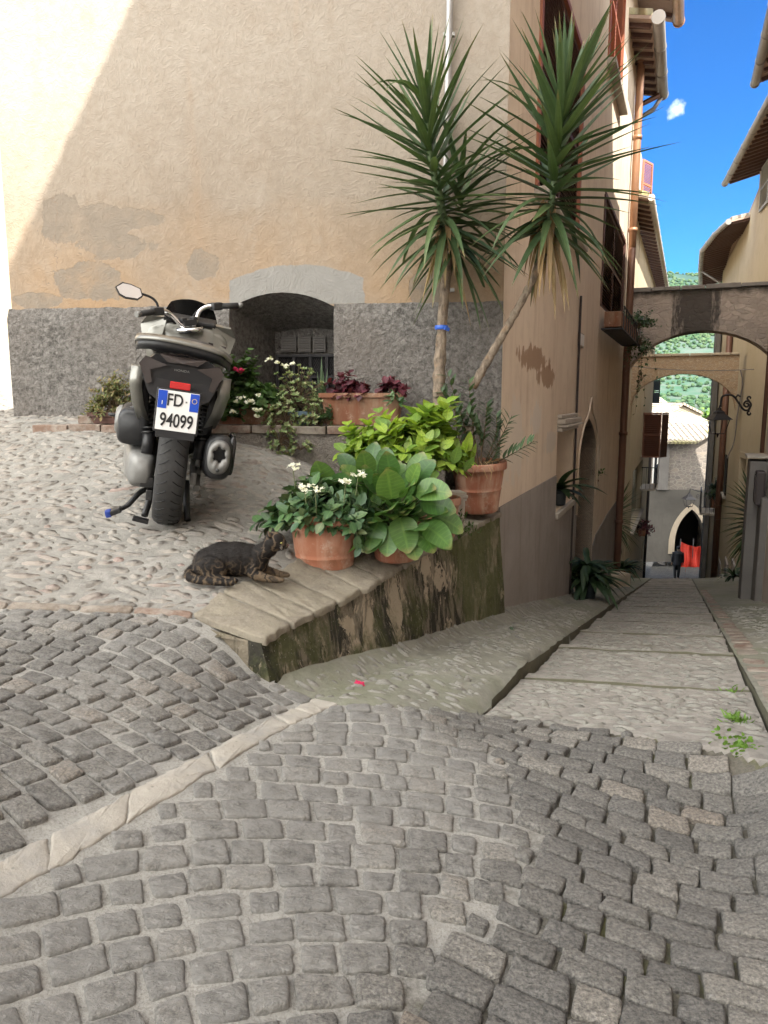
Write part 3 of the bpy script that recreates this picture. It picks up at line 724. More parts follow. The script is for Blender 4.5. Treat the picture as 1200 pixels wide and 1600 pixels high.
def build_alley():
    mb = MB()
    smp_t = [-3.6 + i*.1 for i in range(116)] + [8.0 + i*.25 for i in range(160)]
    def groove(t, s):
        if t < STEP0-.5 or t > 18: return False
        k = ((t-STEP0) % STEPL)-STEPL; return -.162 < k < -.108
    def ts_s(i, ns): return i/ns
    def lane(sa, sb, ns, mi, tt):
        V = []; 
        for t in tt:
            for i in range(ns+1):
                s0 = sa(t); s1 = sb(t); s = lerp(s0, s1, i/ns); s_eval = min(max(s, s0+1e-4), s1-1e-4)
                p = ts(t, s); z = z_alley(t, s_eval) + mnoise.noise((p.x*7, p.y*7, 1))*.008 + mnoise.noise((p.x*23, p.y*23, 1))*.004 - (.018 if mi == 1 and t > STEP0-.5 and t < 18 and -.158 < ((t-STEP0) % STEPL)-STEPL < -.112 else 0)
                if inside((p.x, p.y), zone_all): z = min(z, (zF(p.x, p.y)-.03))
                V.append((p.x, p.y, z))
        n1 = ns+1
        for j in range(len(tt)-1): mb.f += []
        b0 = len(mb.v); mb.v += V
        for j in range(len(tt)-1):
            for i in range(ns): mb.f.append([b0+j*n1+i, b0+j*n1+i+1, b0+(j+1)*n1+i+1, b0+(j+1)*n1+i]); mb.m.append(3 if tt[j] > 18.3 else (2 if mi == 1 and groove((tt[j]+tt[j+1])/2, ts_s(i, ns)) else mi)); mb.sm.append(mi != 1)
    wob = lambda t: mnoise.noise((t*1.7, 3, 0))*.012 + mnoise.noise((t*7.7, 3, 0))*.012
    lane(lambda t: left_s(t)-.05, lambda t: KL+wob(t), 14, 0, smp_t)
    # middle lane with real nosings: sample just before and after every drop
    tt = set(round(x, 3) for x in smp_t)
    for k in range(19):
        t0 = STEP0 + k*STEPL; tt |= {round(t0+q_, 4) for q_ in (-.002, .004, -.02, -.165, -.155, -.115, -.105)}
    tt = sorted(tt); lane(lambda t: KL+wob(t)+.012, lambda t: KR, 12, 1, tt)
    lane(lambda t: KR+.012, lambda t: 3.3, 14, 0, smp_t)
    # kerb riser on the left of the middle lane and shallow riser on the right: vertical faces
    for (sa, off) in ((KL, 0), (KR, .0)):
        V = []; ts2 = [t for t in tt if t > -2.2 and t < 26]
        for t in ts2:
            s = sa + (wob(t) if sa == KL else .012); a = ts(t, s); za = z_alley(t, sa-.001 if sa == KL else sa+.02)-.004; V += [(a.x, a.y, za), (a.x+.002, a.y, za-.13)]
        mb.add(V, [(2*i, 2*i+1, 2*i+3, 2*i+2) for i in range(len(ts2)-1)], 2)
    o = mb.build('alley_ground', [M['strip_mortar'], M['stair_mortar'], M['dark_gap'], M['shade_dark_stairs']], fix=False); tag(o, kind='structure')
    # stones set in the lanes
    occ = Occ(-1.5, 9, 2.2, 19, .012); S = Stones()
    def reg(t0, t1, s0, s1): return [tuple(ts(a, b)[:2]) for a, b in ((t0, s0), (t1, s0), (t1, s1), (t0, s1))]
    for it in range(60): pass
    # keep the setts' zone free
    n0 = 0
    ang = math.atan2(R.y, R.x)
    def ok_zone(cs): return not any(inside(q, zone_all) for q in cs)
    class Guard:
        def __init__(s, o): s.o = o
        def free(s, poly, tol):
            return ok_zone(poly) and not any((((to_ts(q[0], q[1])[0]-STEP0) % STEPL) < .02 or STEPL-.17 < ((to_ts(q[0], q[1])[0]-STEP0) % STEPL) < STEPL-.10) and KL < to_ts(q[0], q[1])[1] < KR for q in poly) and s.o.free(poly, tol)
        def mark(s, p): s.o.mark(p)
    G = Guard(occ)
    # worn brick course on the right edge of the stair
    t = -2.4
    while t < 9:
        w = random.uniform(.18, .28); cs = reg(t+.01, t+w, KR+.03, KR+.14)
        cs = [(q[0]+random.uniform(-.006,.006), q[1]+random.uniform(-.006,.006)) for q in cs]
        if ok_zone(cs) and random.random() < .85: occ.mark(cs); S.stone(cs, z_alley_np, up=.002, mi=2, n=16, rnd=.25)
        t += w
    pebble_field(S, G, reg(-2.4, 1.5, KL+.04, KR-.03), z_alley_np, 9000, (.06, .15), (.03, .06), lambda x, y: 0, up=.004, ang=ang, crown=.003, dens=1.15)
    pebble_field(S, G, reg(1.5, 8, KL+.04, KR-.03), z_alley_np, 7000, (.06, .14), (.03, .06), lambda x, y: 0, up=.004, ang=ang, crown=.003, dens=1.2)
    pebble_field(S, G, reg(-2.7, 1.8, -.1, KL-.05), z_alley_np, 5000, (.05, .11), (.028, .05), lambda x, y: 0, up=.0035, ang=ang, crown=.002, dens=1.3)
    pebble_field(S, G, reg(1.8, 8, .02, KL-.05), z_alley_np, 1500, (.05, .10), (.025, .045), lambda x, y: 0, up=-.001, ang=ang, crown=.001, dens=1.7)
    pebble_field(S, G, reg(-2.2, 4, KR+.17, 2.4), z_alley_np, 5000, (.06, .13), (.03, .06), lambda x, y: 0, up=.003, ang=ang, crown=.002, dens=1.3)
    # rough border where the lanes meet the setts
    o = S.build('alley_paving', [M['pebble_alley'], M['pebble_pink'], M['brick']]); tag(o, kind='structure')
build_alley()

def build_retaining_wall():
    th = thing('retaining_wall', 'low mossy retaining wall that holds up the terrace above the alley', 'wall', (.1, 3.8, -1.2))
    M['moss'] = mk_moss()
    A = Vector((-.454, 2.58, 0)); E = Vector((.78, 5.0, 0)); dirw = (E-A).normalized(); nrm = Vector((dirw.y, -dirw.x, 0))
    L = (E-A).length
    def ztop(k): return pl(k, [(0, -.858), (.27, -.842), (.56, -.792), (1, -.757)])
    mb = MB(); nu, nv = 90, 14
    def fn(u, v):
        p = A.lerp(E, u) + nrm*(.012 + .06*(1-v)); zt = ztop(u)-.010; zb = lerp(-1.12, -1.62, u)
        z = lerp(zb, zt, v); d = mnoise.noise((p.x*3, p.y*3, z*3))*.025 + mnoise.noise((p.x*11, p.y*11, z*11))*.010
        q = p + nrm*d*(1-.6*v); return (q.x, q.y, z)
    mb.grid(fn, nu, nv)
    B = Vector((-.80, 2.80, 0))
    def fe(u, v):
        p = A.lerp(B, u); n2 = Vector((-.5, -.85, 0)).normalized(); p = p + n2*.02*(1-v); zt = lerp(-.858, -.845, u)-.010; z = lerp(-1.12, zt, v)
        d = mnoise.noise((p.x*6, p.y*6, z*6))*.015; q = p + n2*d; 
        if u == 0: q = Vector(fn(0, v)[:2] + (0,))
        return (q.x, q.y, z)
    mb.grid(fe, 12, 8)
    top_ = [A.lerp(E, k/10)-nrm*.01+UP*(ztop(k/10)-.016) for k in range(11)] + [A.lerp(E, k/10)-nrm*.33+UP*(ztop(k/10)-.016) for k in range(10, -1, -1)]
    mb.poly(top_)
    partw(mb, 'wall_face', M['moss'], th, fix=False)
    # coping slabs
    S = Stones(); k = 0.0
    while k < .985:
        w = random.uniform(.055, .11); k2 = min(k+w, 1.0)
        if 1-k2 < .04: k2 = 1.0
        g = .0014; a = A.lerp(E, k+g); b = A.lerp(E, k2-g); d = pl(k, [(0, .36), (.3, .33), (1, .3)])
        inw = Vector((-nrm.x, -nrm.y, 0)); lean = dirw*.06
        cs = [a+nrm*.026, b+nrm*.026, b+inw*d+lean, a+inw*d+lean]
        cs = [(q.x+random.uniform(-.004, .004), q.y+random.uniform(-.004, .004)) for q in cs]
        kk = (k+k2)/2
        def zf(x, y, kk=kk):
            x = np.asarray(x); y = np.asarray(y); u = ((x-A.x)*dirw.x + (y-A.y)*dirw.y)/L; across = -((x-A.x)*nrm.x + (y-A.y)*nrm.y)
            z0 = np.array([ztop(float(q)) for q in u.ravel()]).reshape(u.shape); zt = zT(x, y)
            f = np.clip(across/.33, 0, 1); return np.maximum(z0*(1-f) + (zt+.004)*f, zt+.003)
        S.stone(cs, zf, up=.002, h=.028, n=28, rnd=.06, rough=.004, edge=.008, crown=.001, tilt=.004)
        k = k2
    o = S.build('coping', [M['coping']]); o.parent = th; o.location = -th.location
build_retaining_wall()
# ------------------------------------------------------------------ building materials
M['front'] = mk_front(); M['plinth'] = mk_plinth()
def mk_side():
    m = NT('side_wall_render', .92, .15); X, Y, Z = m.sep(); c = m.mix(m.rng(m.noise(.9, 5, .6, .4), .35, .65), (.64,.525,.405), (.70,.59,.465))
    c = m.mix(m.rng(m.noise(4, 6, .65), .5, .75, 0, .4), c, (.44,.35,.26)); st = m.noise(1, 6, .68, .3, vec=m.map(scale=(8, 8, .6))); c = m.mix(m.rng(st, .52, .75, 0, .5), c, (.38,.26,.17))
    h2 = m.math('MULTIPLY', m.math('SUBTRACT', m.noise(1, 7, .72, .4, vec=m.map(scale=(7, 7, 3))), .5), 2.6)
    def blob(px, py, rt, rz, col, c, k=1.0):
        p = at_s(px, py, 0); dx = m.math('DIVIDE', m.math('SUBTRACT', Y, p.y), rt); dz = m.math('DIVIDE', m.math('SUBTRACT', Z, p.z), rz); d = m.math('SQRT', m.math('ADD', m.math('MULTIPLY', dx, dx), m.math('MULTIPLY', dz, dz)))
        return m.mix(m.rng(m.math('ADD', d, m.math('MULTIPLY', h2, k)), 1.0, .93, 0, .85), c, col)
    c = blob(836, 560, .55, .10, (.30,.19,.12), c); c = blob(855, 588, .4, .10, (.30,.19,.12), c); c = blob(838, 655, .25, .13, (.62,.56,.48), c, 1.2); c = blob(860, 690, .3, .10, (.58,.52,.44), c, 1.2); c = blob(805, 690, .35, .30, (.62,.55,.46), c, 1.3)
    h = m.math('ADD', m.noise(55, 5, .6), m.math('MULTIPLY', m.noise(9, 4), 2.0)); return m.done(c, .92, m.bump(h, .35, .012))
M['side'] = mk_side()
M['side_grey'] = plaster('side_grey_skirting', (.25,.225,.205), (.32,.29,.265), (.15,.13,.115), 1.2, .5, .5)
M['cream'] = plaster('cream_render', (.44,.365,.265), (.48,.41,.305), (.44,.35,.24), .7, .15, .25)
M['cream2'] = plaster('pale_yellow_render', (.46,.39,.275), (.50,.43,.315), (.48,.40,.28), .7, .12, .25)
M['pinkish'] = plaster('pinkish_render', (.54,.46,.41), (.50,.43,.38), (.33,.27,.24), .8, .3, .4, .64, (.34,.31,.29))
M['greyrend'] = plaster('grey_render', (.15,.14,.13), (.19,.177,.165), (.10,.09,.08), 1, .3, .4)
M['greige'] = plaster('worn_pale_render', (.14,.128,.113), (.10,.092,.082), (.1,.09,.08), .5, .5, .5)
M['archstone'] = stonework('arch_rubble', [(.30,.24,.21), (.36,.28,.235), (.25,.215,.20), (.39,.31,.26)], (.34,.27,.235), 6, (1,1,2.2), .7)
M['archbrick'] = stonework('arch_brick', [(.47,.32,.20), (.52,.38,.25), (.43,.30,.20), (.50,.40,.29)], (.50,.40,.29), 9, (1,1,2.6), .35)
M['rubble'] = stonework('rubble_wall', [(.22,.195,.17), (.28,.24,.21), (.19,.17,.155), (.31,.265,.22)], (.28,.25,.215), 3.2, (1,1,1.8), .6)
M['stonetrim'] = plaster('dressed_stone', (.40,.36,.31), (.46,.42,.36), (.25,.22,.19), 3, .4, .4)
M['sandtrim'] = plaster('sand_stone_trim', (.50,.42,.32), (.46,.38,.29), (.3,.25,.2), 3, .3, .3)
M['shutter'] = plain('shutter_brown', (.155,.062,.038), .5, var=.2, scale=9)
M['shutter_dk'] = plain('shutter_dark', (.085,.038,.028), .6, var=.25, scale=9)
M['shutter_rd'] = plain('shutter_red_brown', (.30,.105,.055), .55, var=.2, scale=9)
M['shutter_gr'] = plain('shutter_grey', (.33,.34,.33), .6, var=.15)
M['shutter_green'] = plain('shutter_green_black', (.03,.04,.045), .5)
M['pane'] = plain('window_dark_glass', (.02,.022,.025), .12, spec=.6)
M['dark'] = plain('dark_interior', (.018,.016,.014), .9)
M['pipe_br'] = plain('copper_brown_pipe', (.15,.075,.05), .45, metal=.3, var=.25, scale=7)
M['pipe_lit_tan'] = plain('copper_lit_tan_pipe', (.36,.20,.12), .42, metal=.35, var=.25, scale=5)  # lighter copy of the brown pipe, sunlight put into the colour
M['pipe_gr'] = plain('zinc_pipe', (.34,.33,.32), .45, metal=.5, var=.15, scale=6)
M['pipe_dk'] = plain('dark_pipe', (.045,.035,.034), .5, var=.2)
M['gutter'] = plain('zinc_gutter', (.26,.245,.23), .5, metal=.3, var=.15, scale=5)
M['rafter'] = plain('dark_rafter', (.10,.055,.045), .7, var=.3, scale=14)
M['planks'] = plain('tile_soffit', (.34,.25,.20), .8, var=.3, scale=8)
M['iron'] = plain('wrought_iron', (.022,.02,.022), .6, metal=0, var=.3)
M['cable'] = plain('grey_cable', (.20,.18,.17), .6)
M['glass'] = plain('lamp_glass', (.45,.45,.42), .15, var=.05, spec=.6)
M['white'] = plain('white_paint', (.72,.70,.66), .5, var=.06)
def mk_tiles():
    m = NT('clay_roof_tiles', .9, .15); X, Y, Z = m.sep(); w = m.math('SINE', m.math('MULTIPLY', X, 28.0)); r = m.math('SINE', m.math('MULTIPLY', Y, 17.0))
    c = m.ramp(m.noise(3.5, 7, .75), [(.3, (.22,.19,.16)), (.45, (.42,.36,.30)), (.55, (.50,.42,.34)), (.7, (.36,.34,.30))])
    c = m.mix(m.rng(m.noise(.45, 4, .6), .52, .62, 0, .6), c, (.36,.35,.10)); c = m.mix(m.rng(w, -.95, -.3, .5, 0), c, (.12,.10,.085))
    return m.done(c, .9, m.bump(m.math('ADD', w, m.math('MULTIPLY', r, .5)), 1, .06))
M['tiles'] = mk_tiles()

def wall_s(s, outer, holes=(), th=.4):
    """slab in the plane of an alley wall, outline given as (t, z)"""
    mb = MB(); q = lambda l: [ts(t, s, z) for t, z in l]
    mb.poly(q(outer), [q(h) for h in holes], depth=-R*th if s < 1 else R*th); return mb
def tz(px, py, s): p = at_s(px, py, s); return to_ts(p.x, p.y)[0], p.z
def louvre(mb, o, u, n, w, h, slats=None, fr=.045, thick=.035, tilt=.75, m=0):
    """louvred leaf: o = lower corner, u = width direction, n = outward"""
    u = u.normalized(); n = n.normalized(); rot = Matrix((u, n, UP)).transposed()
    c = lambda a, b: o + u*a + UP*b
    mb.box(c(fr/2, h/2), (fr, thick, h), rot, m); mb.box(c(w-fr/2, h/2), (fr, thick, h), rot, m)
    mb.box(c(w/2, fr*.7), (w-2*fr, thick, fr*1.4), rot, m); mb.box(c(w/2, h-fr*.6), (w-2*fr, thick, fr*1.2), rot, m); mb.box(c(w/2, h*.5), (w-2*fr, thick, fr), rot, m)
    k = slats or int(h/.045); rt = rot @ Matrix.Rotation(tilt, 3, 'X')
    for i in range(k):
        z = fr*1.4 + (h-fr*2.8)*(i+.5)/k
        if abs(z-h*.5) > fr*.6: mb.box(c(w/2, z), (w-2*fr, .008, (h-fr*2.8)/k*1.45), rt, m)
def window(house, t0, t1, z0, z1, s, shut='shutter', leaf='closed', sill=True, depth=.12, out=None, label=None, back='pane', nl=2):
    """window in an alley wall: pane > frame, sill, shutter"""
    out = out or (R if s < 1 else -R); mb = MB(); a = ts(t0-.02, s, z0-.02) - out*depth
    mb.poly([a, a+D*(t1-t0+.04), a+D*(t1-t0+.04)+UP*(z1-z0+.04), a+UP*(z1-z0+.04)], depth=-out*.02)
    w = partw(mb, 'window', M[back], house)
    if sill:
        mb = MB(); rot = Matrix((D, out, UP)).transposed(); mb.box(ts((t0+t1)/2, s, z0-.05)+out*.03, (t1-t0+.16, .16, .07), rot, bevel=.008); partw(mb, 'sill', M['stonetrim'], w)
    if leaf:
        W = (t1-t0)/nl
        for k in range(nl):
            mb = MB()
            if leaf == 'closed': louvre(mb, ts(t0+W*k, s, z0)-out*.03, D, out, W-.006, z1-z0, thick=.035)
            elif leaf == 'flat':   # leaves folded back on the wall either side
                louvre(mb, ts(t0-W if k == 0 else t1, s, z0)+out*.035, D, out, W-.01, z1-z0)
            elif leaf == 'ajar':
                if k == 1: louvre(mb, ts(t1, s, z0)+out*.03, D*.93+out*.36, out, min(W, .6), z1-z0)
                else: louvre(mb, ts(t0, s, z0)+out*.03, -D*.99+out*.1, out, min(W, .6), z1-z0)
            elif leaf == 'open':   # standing out from the wall
                louvre(mb, ts(t0 if k == 0 else t1, s, z0)+out*.02, out + D*(.15 if k == 0 else -.15), D, W, z1-z0)
            partw(mb, 'shutter', M[shut], w)
    return w
def rect(t0, t1, z0, z1): return [(t0, z0), (t1, z0), (t1, z1), (t0, z1)]
def eaves(house, pts, over, rise, nraf, side, gut=.075, th=.05, end_drop=True, top=.25, raf=.06, gm='gutter'):
    """eaves seen from below: soffit + rafters + half-round gutter along pts (eave line), running back 'over' metres towards side"""
    P = [Vector(p) for p in pts]; side = [Vector(x) for x in side] if isinstance(side, list) else [Vector(side)]*len(P)
    mb = MB(); 
    inn = [p + sd*over + UP*rise*over for p, sd in zip(P, side)]; far = [p + sd*(over+2.6) + UP*(rise*(over+2.6)) for p, sd in zip(P, side)]
    for i in range(len(P)-1):
        mb.poly([P[i], P[i+1], far[i+1], far[i]], depth=UP*.05)
    partw(mb, 'soffit', M['planks'], house)
    for i in range(len(P)-1):
        for k in range(nraf):
            mb = MB(); f = (k+.5)/nraf; a = P[i].lerp(P[i+1], f)-UP*(raf*.5+.004); b = inn[i].lerp(inn[i+1], f)-UP*(raf*.5+.004); d = (b-a); a = a + d*.04
            al = (P[i+1]-P[i]).normalized(); n = d.normalized().cross(al).normalized(); rot = Matrix((d.normalized(), al, n)).transposed(); mb.box((a+b)/2, ((b-a).length, raf*1.15, raf), rot)
            partw(mb, 'rafter', M['rafter'], house)
    mb = MB(); tile = []
    for i in range(len(P)-1):
        mb.poly([P[i]+UP*.055, P[i+1]+UP*.055, far[i+1]+UP*.055, far[i]+UP*.055], depth=UP*.09)
    partw(mb, 'roof', M['tiles'], house)
    mb = MB(); gp = [p - sd*gut*.9 + UP*.01 for p, sd in zip(P, side)]
    mb.tube(gp, gut, 12, flat=1.0); 
    for i in range(len(gp)-1):
        k = max(2, int((gp[i+1]-gp[i]).length/.9))
        for j in range(k+1):
            c = gp[i].lerp(gp[i+1], j/k); d = (gp[i+1]-gp[i]).normalized()*.02; mb.tube([c-d, c+d], gut*1.12, 12)
    partw(mb, 'gutter', M[gm], house)

# ------------------------------------------------------------------ the corner house (front wall + side wall on the alley)
def build_corner_house():
    H = thing('corner_house', 'tall corner house with peeling ochre render and rough grey plinth behind the scooter', 'house', (-.9, 5.3, -.5))
    zp = front_at(400, 476).z; top = 6.6
    # front wall in its own plane: u from the corner towards the left
    LW = (FL-FC).length
    def fw(u, z, off=0): p = FC + FD*u + FN*off; return Vector((p.x, p.y, z))
    def fu(px, py): p = front_at(px, py); return (p-FC).xy.length, p.z
    uL, _ = fu(362, 560); uR, _ = fu(523, 560); zc_, zs = fu(445, 457)[1], fu(523, 479)[1]; z0 = -.32
    arc = [(lerp(uL, uR, k/14), zs + (zc_-zs)*(1-(2*k/14-1)**2)) for k in range(15)]
    # upper wall above the plinth
    mb = MB(); mb.poly([fw(0, -1.3), fw(0, top), fw(LW, top), fw(LW, -1.3)], [[fw(uR, z0), fw(uL, z0)] + [fw(u, z) for u, z in arc]]); 
    # outer left return
    mb.poly([fw(LW, -1.2), fw(LW, top), fw(LW, top)-FN*5, fw(LW, -1.2)-FN*5])
    partw(mb, 'wall', M['front'], H)
    mb = MB(); k0 = [q for q in arc if q[1] <= zp+.001]
    low = [q for q in arc]
    def bump_wall(u, z): return .028 + mnoise.noise((u*1.3, z*1.3, 4))*.012
    # plinth stands proud: a grid each side of the niche so it can undulate
    def plg(ua, ub, nu, nv=24):
        def fn(i, j):
            u = lerp(ua, ub, i); zb = -1.05; z = lerp(zb, zp-.004, j); off = bump_wall(u, z)
            z += (mnoise.noise((u*9, 0, 0))*.010 + mnoise.noise((u*31, 3, 0))*.006) if j > .985 else 0
            if j > .985: off = .004
            return tuple(fw(u, z, off))
        mb.grid(fn, nu, nv)
    plg(0.0, uR, 60); plg(uL, LW+.02, 80)
    # rounded left corner of the plinth
    mb.grid(lambda i, j: tuple(fw(LW+.02, 0)*1 + Vector((-.0, 0, 0)) + Vector((-.03*math.sin(i*1.5), 1.5*i, 0)) + UP*(lerp(-1.05, zp-.004, j)-0)), 8, 4)
    for u, sgn in ((uR, 1), (uL, -1)):
        mb.poly([fw(u, -1.05, .028), fw(u, zp, .01), fw(u, zp, -.02), fw(u, -1.05, -.02)])
    # below the niche
    mb.poly([fw(uR, -1.05, .028), fw(uL, -1.05, .028), fw(uL, z0, .028), fw(uR, z0, .028)])
    partw(mb, 'plinth', M['plinth'], H)
    # niche: splayed reveals, sloping soffit, lattice at the back
    dep = .55; bl = fu(417, 560)[0]*1.0 - .0; bL = uL-.16; bR = uR+.0; zb_top = .50
    mb = MB(); n = len(arc)
    front = [fw(u, z, .004) for u, z in arc]; back = [fw(lerp(bL, bR, k/14), zb_top+.03*(1-(2*k/14-1)**2), -dep) for k in range(15)]
    mb.add(front+back, [(i, i+1, n+i+1, n+i) for i in range(n-1)], 0, True)
    mb.poly([fw(uL, z0, .028), fw(uL, zs, .004), fw(bL, zb_top, -dep), fw(bL, z0, -dep)])
    mb.poly([fw(uR, z0, .028), fw(uR, zs, .004), fw(bR, zb_top, -dep), fw(bR, z0, -dep)])
    mb.poly([fw(uL, z0, .028), fw(uR, z0, .028), fw(bR, z0, -dep), fw(bL, z0, -dep)])
    mb.poly([fw(bL, z0, -dep), fw(bR, z0, -dep), fw(bR, zb_top+.04, -dep), fw(bL, zb_top+.04, -dep)])
    partw(mb, 'niche', M['plinth'], H)
    mb = MB(); zl0, zl1 = -.2, .335
    rot = Matrix((FD, FN, UP)).transposed()
    cu = (bL+bR)/2; W = abs(bL-bR)-.04
    mb.box(fw(cu, (zl0+zl1)/2, -dep+.02), (W, .02, zl1-zl0), rot, 1)
    for i in range(5): mb.box(fw(lerp(bR+.03, bL-.03, i/4), (zl0+zl1)/2, -dep+.045), (.022, .02, zl1-zl0), rot)
    for z in (zl0+.01, .02, .17, zl1-.01): mb.box(fw(cu, z, -dep+.05), (W, .02, .018), rot)
    for i in range(46):
        a = lerp(-.4, 1.0, i/45)
        for sg in (1, -1):
            x0, x1 = a*W, a*W+sg*.535*.55; 
            p, q = [x0, zl0], [x1, zl1]
            # clip to the frame
            lo, hi = 0., 1.
            dx = x1-x0
            for lim, s_ in ((0, 1), (W, -1)):
                if abs(dx) > 1e-6:
                    k = (lim-x0)/dx
                    if (dx*s_ > 0): lo = max(lo, k)
                    else: hi = min(hi, k)
            if hi-lo > .05:
                A = fw(bR+.02+x0+dx*lo, lerp(zl0, zl1, lo), -dep+.036); B = fw(bR+.02+x0+dx*hi, lerp(zl0, zl1, hi), -dep+.036); mb.tube([A, B], .0035, 4, cap=False)
    w = partw(mb, 'cellar_grille', [M['iron'], M['dark']], H, fix=False)
    mb = MB()
    for k, (a, b) in enumerate(((.10, .30), (.33, .50), (.53, .70))):
        u0 = lerp(bL, bR, a); u1 = lerp(bL, bR, b); mb.box(fw((u0+u1)/2, .41, -dep+.02), (abs(u1-u0), .015, .11), rot, 0)
        for j in range(6): mb.box(fw((u0+u1)/2, .365+j*.018, -dep+.032), (abs(u1-u0)-.02, .008, .006), rot @ Matrix.Rotation(.5, 3, 'X'), 0)
    partw(mb, 'vent_panel', M['greyrend'], w)
    # zinc pipe and thin conduit on the front wall
    mb = MB(); a = front_at(703, 20); mb.tube([Vector((a.x, a.y, 6.4))+FN*.05, a+FN*.05, front_at(697, 300)+FN*.05, front_at(694, 470)+FN*.05], .022, 10)
    for py in (60, 190, 330, 455): c = front_at(702, py)+FN*.045; mb.box(c, (.07, .03, .02), rot)
    partw(mb, 'drainpipe', M['pipe_gr'], H)
    # ---- side wall on the alley
    t_end = 9.4
    def zs_(px, py): return tz(px, py, 0)
    zg0 = tz(780, 792, 0)[1]; tA, zA = tz(866, 757, 0)
    wins = []
    t1a, z1 = tz(838, 292, 0); t1b = tz(905, 270, 0)[0]
    wins.append((t1a, t1b, z1, z1+1.75))
    t2a, z2 = tz(938, 478, 0); t2b = tz(972, 470, 0)[0]; wins.append((t2a, t2b, z2, tz(940, 292, 0)[1]))
    t3a, z3 = tz(950, 92, 0); t3b = tz(972, 85, 0)[0]; wins.append((t3a, t3b, z3, z3+1.7))
    ta = tz(899, 820, 0)[0]; tb = tz(926, 820, 0)[0]; zd0 = tz(899, 905, 0)[1]-.5; zsp = tz(899, 725, 0)[1]; zap = tz(913, 655, 0)[1]
    def gothic(ta, tb, z0, zsp, zap, n=9):
        out = [(ta, z0)]; tm = (ta+tb)/2
        for k in range(n+1): a = k/n*PI/3; out.append((ta + (tm-ta)*2*(1-math.cos(a)), zsp + (zap-zsp)*math.sin(a)/.866))
        for k in range(1, n+1): a = (1-k/n)*PI/3; out.append((tb + (tm-tb)*2*(1-math.cos(a)), zsp + (zap-zsp)*math.sin(a)/.866))
        out.append((tb, z0)); return out
    door = gothic(ta, tb, zd0, zsp, zap)
    na, nb = tz(868, 760, 0)[0], tz(893, 760, 0)[0]; nz0 = tz(868, 800, 0)[1]; nz1 = tz(868, 676, 0)[1]
    sn = tz(935, 745, 0)[0]; snz = tz(935, 760, 0)[1]
    def line_z(t): return pl(t, [(0, zg0), (na-.02, zA), (na, zA-.02), (20, zA-.02-.17*(20-na))])
    low_edge = [(0, zg0), (na-.03, zg0+.0)]
    hole_n = rect(na, nb, nz0, nz1); hole_s = [(sn-.14, snz), (sn+.14, snz), (sn+.14, snz+.5), (sn+.09, snz+.6), (sn, snz+.64), (sn-.09, snz+.6), (sn-.14, snz+.5)]
    # outline walks round the door (the door reaches the ground)
    outer = [(0, -2.2), (ta, -4.2)] + door[1:-1] + [(tb, -5.0), (t_end, -5.0), (t_end, top), (0, top)]
    mb = wall_s(0, outer, [rect(*w) for w in wins] + [hole_n, hole_s], .35)
    partw(mb, 'side_wall', M['side'], H)
    # far end of the house where the next one steps back
    mb = MB(); mb.poly([ts(t_end, 0, -5), ts(t_end, -.6, -5), ts(t_end, -.6, top), ts(t_end, 0, top)], depth=D*.02); partw(mb, 'end_wall', M['side'], H)
    # grey cement skirting: bends up along the terrace level, sinks towards the door
    mb = MB(); mb.poly([ts(0, .012, -2.0), ts(na-.02, .012, -2.6), ts(na-.02, .012, zg0), ts(0, .012, zg0)], depth=-R*.01)
    partw(mb, 'skirting', M['side_grey'], H); mb = MB()
    mb.poly([ts(na-.02, .012, -2.6), ts(ta-.03, .012, -3.2), ts(ta-.03, .012, nz0-.05), ts(na-.02, .012, nz0-.05)], depth=-R*.01)
    partw(mb, 'skirting', M['side_grey'], H); mb = MB()
    td, zd = tz(930, 835, 0); te, ze = tz(950, 800, 0)
    mb.poly([ts(tb+.03, .012, -4.2), ts(t_end, .012, -4.4), ts(t_end, .012, ze), ts(te-.2, .012, ze), ts(td, .012, zd), ts(tb+.03, .012, zd-.1)], depth=-R*.01)
    partw(mb, 'skirting', M['side_grey'], H)
    for k, (a, b, z0_, z1_) in enumerate(wins):
        window(H, a, b, z0_, z1_, 0, ('shutter_dk', 'shutter_dk', 'shutter_rd')[k], 'closed', sill=(k != 1), depth=.14, back='dark')
        mb = MB(); rr = Matrix((D, R, UP)).transposed(); 
        for q in (a-.02, b+.02): mb.box(ts(q, -.015, (z0_+z1_)/2), (.07, .07, z1_-z0_), rr)
        mb.box(ts((a+b)/2, -.017, z1_+.02), (b-a, .07, .05), rr)
        partw(mb, 'window_frame', M['shutter_rd' if k != 1 else 'shutter_dk'], H)
    # pointed doorway: rough inner wall seen in the reveal, hood mould above
    mb = MB(); th = .5
    ring = [ts(t, .0, z) for t, z in door]; rb = [ts(t, -.75, z) for t, z in door]; n = len(ring)
    mb.add(ring+rb, [(i, i+1, n+i+1, n+i) for i in range(n-1)]); mb.poly([ts(ta, -.7, zd0), ts(tb, -.7, zd0), ts(tb, -.7, zap), ts(ta, -.7, zap)])
    dr = partw(mb, 'doorway', M['rubble'], H)
    mb = MB(); mb.box(ts(lerp(ta, tb, .5), -.55, (zd0+zsp)/2), (tb-ta, .06, zsp-zd0), Matrix((D, R, UP)).transposed()); 
    for k in range(5): mb.box(ts(lerp(ta, tb, (k+.5)/5), -.515, (zd0+zsp)/2), (.012, .02, zsp-zd0), Matrix((D, R, UP)).transposed())
    partw(mb, 'door', M['shutter_dk'], dr)
    hood = gothic(ta-.10, tb+.10, zsp-.6, zsp, zap+.12); 
    mb = MB(); tm = (ta+tb)/2; hp = [(t, z + (.14*max(0, 1-abs(t-tm)/.10)**1.3)) for t, z in hood]
    mb.tube([ts(t, .02, z) for t, z in hp], .014, 6); partw(mb, 'hood_mould', M['side'], H)
